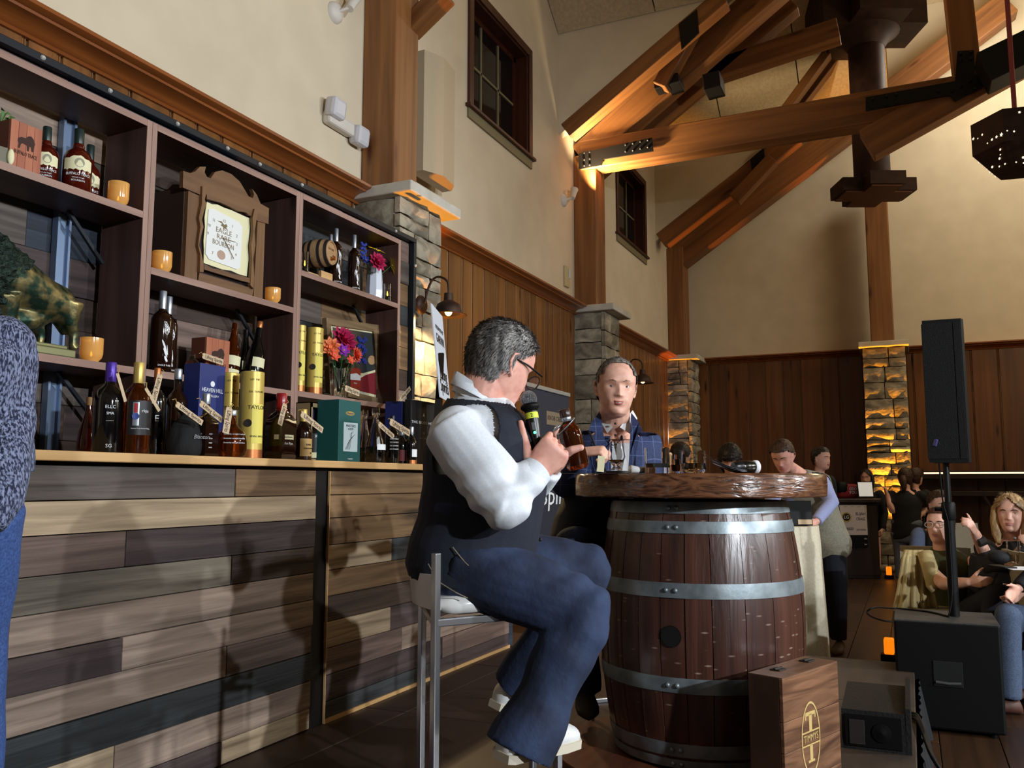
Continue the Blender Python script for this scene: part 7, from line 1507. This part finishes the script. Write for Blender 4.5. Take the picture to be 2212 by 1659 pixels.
# seated audience at the right
m_olive = fab('olive_top', (58, 60, 30), (70, 72, 38)); m_blusw = fab('blue_shirt', (96, 108, 134), (116, 128, 152)); m_blackk = fab('black_sweater', (14, 14, 16), (22, 22, 24))
person('man in a pale blue shirt seated behind the woman in the olive top', 2030, 1093, 7.0, .5, True, top=m_blusw, bot=m_navyt, hairm=m_brh, vox=.012, lean=.1)
F = person('woman with glasses in an olive sleeveless top seated with one hand raised', 2030, 1136, 5.85, -.35, True, pitch=.12, top=m_olive, slv=None, bot=m_navyt, hairm=NM('auburn_hair', (52, 28, 20), (86, 50, 36), (60, 60, 20), .5, .3), hstyle='tied', vox=.009, g=1.12, smile=1, lean=.12, arms=dict(L=((2136, 1212, 5.6), (2106, 1150, 5.45)), R=((2040, 1262, 5.55), (2098, 1258, 5.35))), knees=[(2150, 1290, 5.25), (2180, 1270, 5.5)])
sp = MB()
for s in (-1, 1):
    sp.tube([F.hm @ Vector((s*(.034+.026*cos(2*pi*j/16)), .1, -.002+.018*sin(2*pi*j/16))) for j in range(17)], .0025, 6); sp.tube([F.hm @ Vector((s*.06, .095, .004)), F.hm @ Vector((s*.078, .0, .01))], .0025, 6)
sp.build('spectacles', M('clear_frame', (170, 160, 150), .3), F.t, F.o); MB().tube([at(2113, 1172, 5.46), at(2127, 1166, 5.46)], [.032, .032], 14).build('wristwatch', m_ink, F.t, F.o)
F = person('smiling blonde woman in a black sweater resting her chin on her hand', 2183, 1110, 5.6, -.12, True, pitch=.05, top=m_blackk, bot=m_ink, hairm=m_blo, hstyle='long', vox=.009, smile=1, arms=dict(L=((2250, 1222, 5.45), (2232, 1186, 5.36)), R=((2140, 1225, 5.4), (2180, 1215, 5.2))))
MB().ball(at(2192, 1163, 5.4), .01, 8, 6).build('necklace', m_silver, F.t, F.o)
person('seated guest at the right edge, only hands, knee and trainer in view', 2335, 1095, 5.1, -1.3, True, top=m_blackk, bot=fab('blue_grey_jeans', (58, 70, 92), (80, 94, 118)), hairm=m_dkh, vox=.01, arms=dict(R=((2240, 1235, 4.95), (2198, 1272, 4.9)), L=((2290, 1220, 5.2), (2205, 1280, 5.0))), knees=[(2178, 1330, 4.95), (2188, 1320, 5.2)], shoes=M('brown_shoe', (84, 52, 40), .6))
# the standing figure in the knitted sweater, cut by the left edge
m_knit = None
def knit():
    t = NT('blue_knit'); tc = t.n('ShaderNodeTexCoord'); nz = t.n('ShaderNodeTexNoise', Scale=1, Detail=5); v = t.n('ShaderNodeVectorMath', _operation='MULTIPLY'); v.inputs[1].default_value = (230, 230, 90); t.l(tc.outputs['Object'], v.inputs[0]); t.l(v.outputs[0], nz.inputs['Vector'])
    cr = t.n('ShaderNodeValToRGB'); e = cr.color_ramp.elements; e[0].position = .44; e[0].color = lin((34, 40, 66)); e[1].position = .56; e[1].color = lin((128, 136, 164)); t.l(nz.outputs['Fac'], cr.inputs[0]); t.l(cr.outputs[0], t.b.inputs['Base Color']); setp(t.b, .9)
    w = t.n('ShaderNodeTexWave', Scale=26, Distortion=2); t.l(tc.outputs['Object'], w.inputs['Vector']); ad = t.n('ShaderNodeMath', _operation='ADD'); t.l(nz.outputs['Fac'], ad.inputs[0]); t.l(w.outputs['Fac'], ad.inputs[1]); bp = t.n('ShaderNodeBump', Strength=.6, Distance=.01); t.l(ad.outputs[0], bp.inputs['Height']); t.l(bp.outputs[0], t.b.inputs['Normal']); return t.m
m_knit = knit(); DS = 1.95
F = Fig('person in a blue marled knit sweater and jeans standing at the left edge', at(-60, 1200, DS), .007); F.t.location.z = .3; F.o = F.t.location.copy()
hcS = at(-125, 530, DS); v = Vector((-RT.x, -RT.y, 0)).normalized(); fz = (v*.8+AW*.6).normalized(); sdv = fz.cross(UPZ); hmS = head_mat(hcS, fz, UPZ); nbS, hpS = at(-95, 690, DS), at(-92, 1090, DS)
sN = at(4, 742, DS-.02); eN, wN = at(14, 880, DS-.02), at(2, 965, DS-.08); sF = at(-130, 742, DS+.2); eF, wF = at(-170, 900, DS+.2), at(-150, 1010, DS+.1)
F.neck(hmS, nbS); head_prims(F.b, hmS); torso(F.b, hpS, nbS, (sN-sF), .9); F.arm(sN, eN, wN); F.arm(sF, eF, wF)
for w, e, lf in ((wN, eN, False), (wF, eF, True)): hand(F.b, w, (w-e), fz, lf)
kN, aN, kF, aF = at(-72, 1370, DS), at(-62, 1640, DS), at(-100, 1370, DS+.1), at(-95, 1640, DS+.1); aN.z = aF.z = .39
F.leg(hpS+(sN-sF)*.25, kN, aN); F.leg(hpS-(sN-sF)*.25, kF, aF); F.skin(SK1); face_parts(F.t, F.o, hmS, m_brow); hair(F.t, F.o, hmS, m_brh, short_keep(), .01)
mb = MB(); torso(mb, hpS+UPZ*.03, lerp(hpS, nbS, .97), (sN-sF), .95, .025, hips=False)
mb.tube([sN+UPZ*.02, lerp(sN, eN, .5), eN, lerp(eN, wN, .5), wN, wN+(wN-eN).normalized()*.08, wN+(wN-eN).normalized()*.13, wN+(wN-eN).normalized()*.2], [.068, .066, .062, .06, .062, .062, .06, .03], 16); mb.ball(sN, .068); mb.tube([sF, eF, wF], [.075, .07, .05], 14)
mb.ball(at(-45, 1030, DS), (.07, .07, .06)); F.cloth('sweater', mb, m_knit, .008, 4, disp=wrinkle(.004, 26))
jb = MB(); torso(jb, hpS-UPZ*.03, lerp(hpS, nbS, .3), (sN-sF), .9, .01, top=False)
for h_, k_, a_ in ((hpS+(sN-sF)*.25, kN, aN), (hpS-(sN-sF)*.25, kF, aF)): jb.tube([h_, lerp(h_, k_, .5), k_, lerp(k_, a_, .5), a_], [.104, .096, .085, .078, .072], 14); shoe(F.t, F.o, a_-UPZ*.085-fz*.06, a_-UPZ*.085+fz*.2, m_ink)
F.cloth('jeans', jb, fab('blue_jeans', (40, 62, 112), (62, 88, 142)), .01, 4, disp=wrinkle(.003, 22))
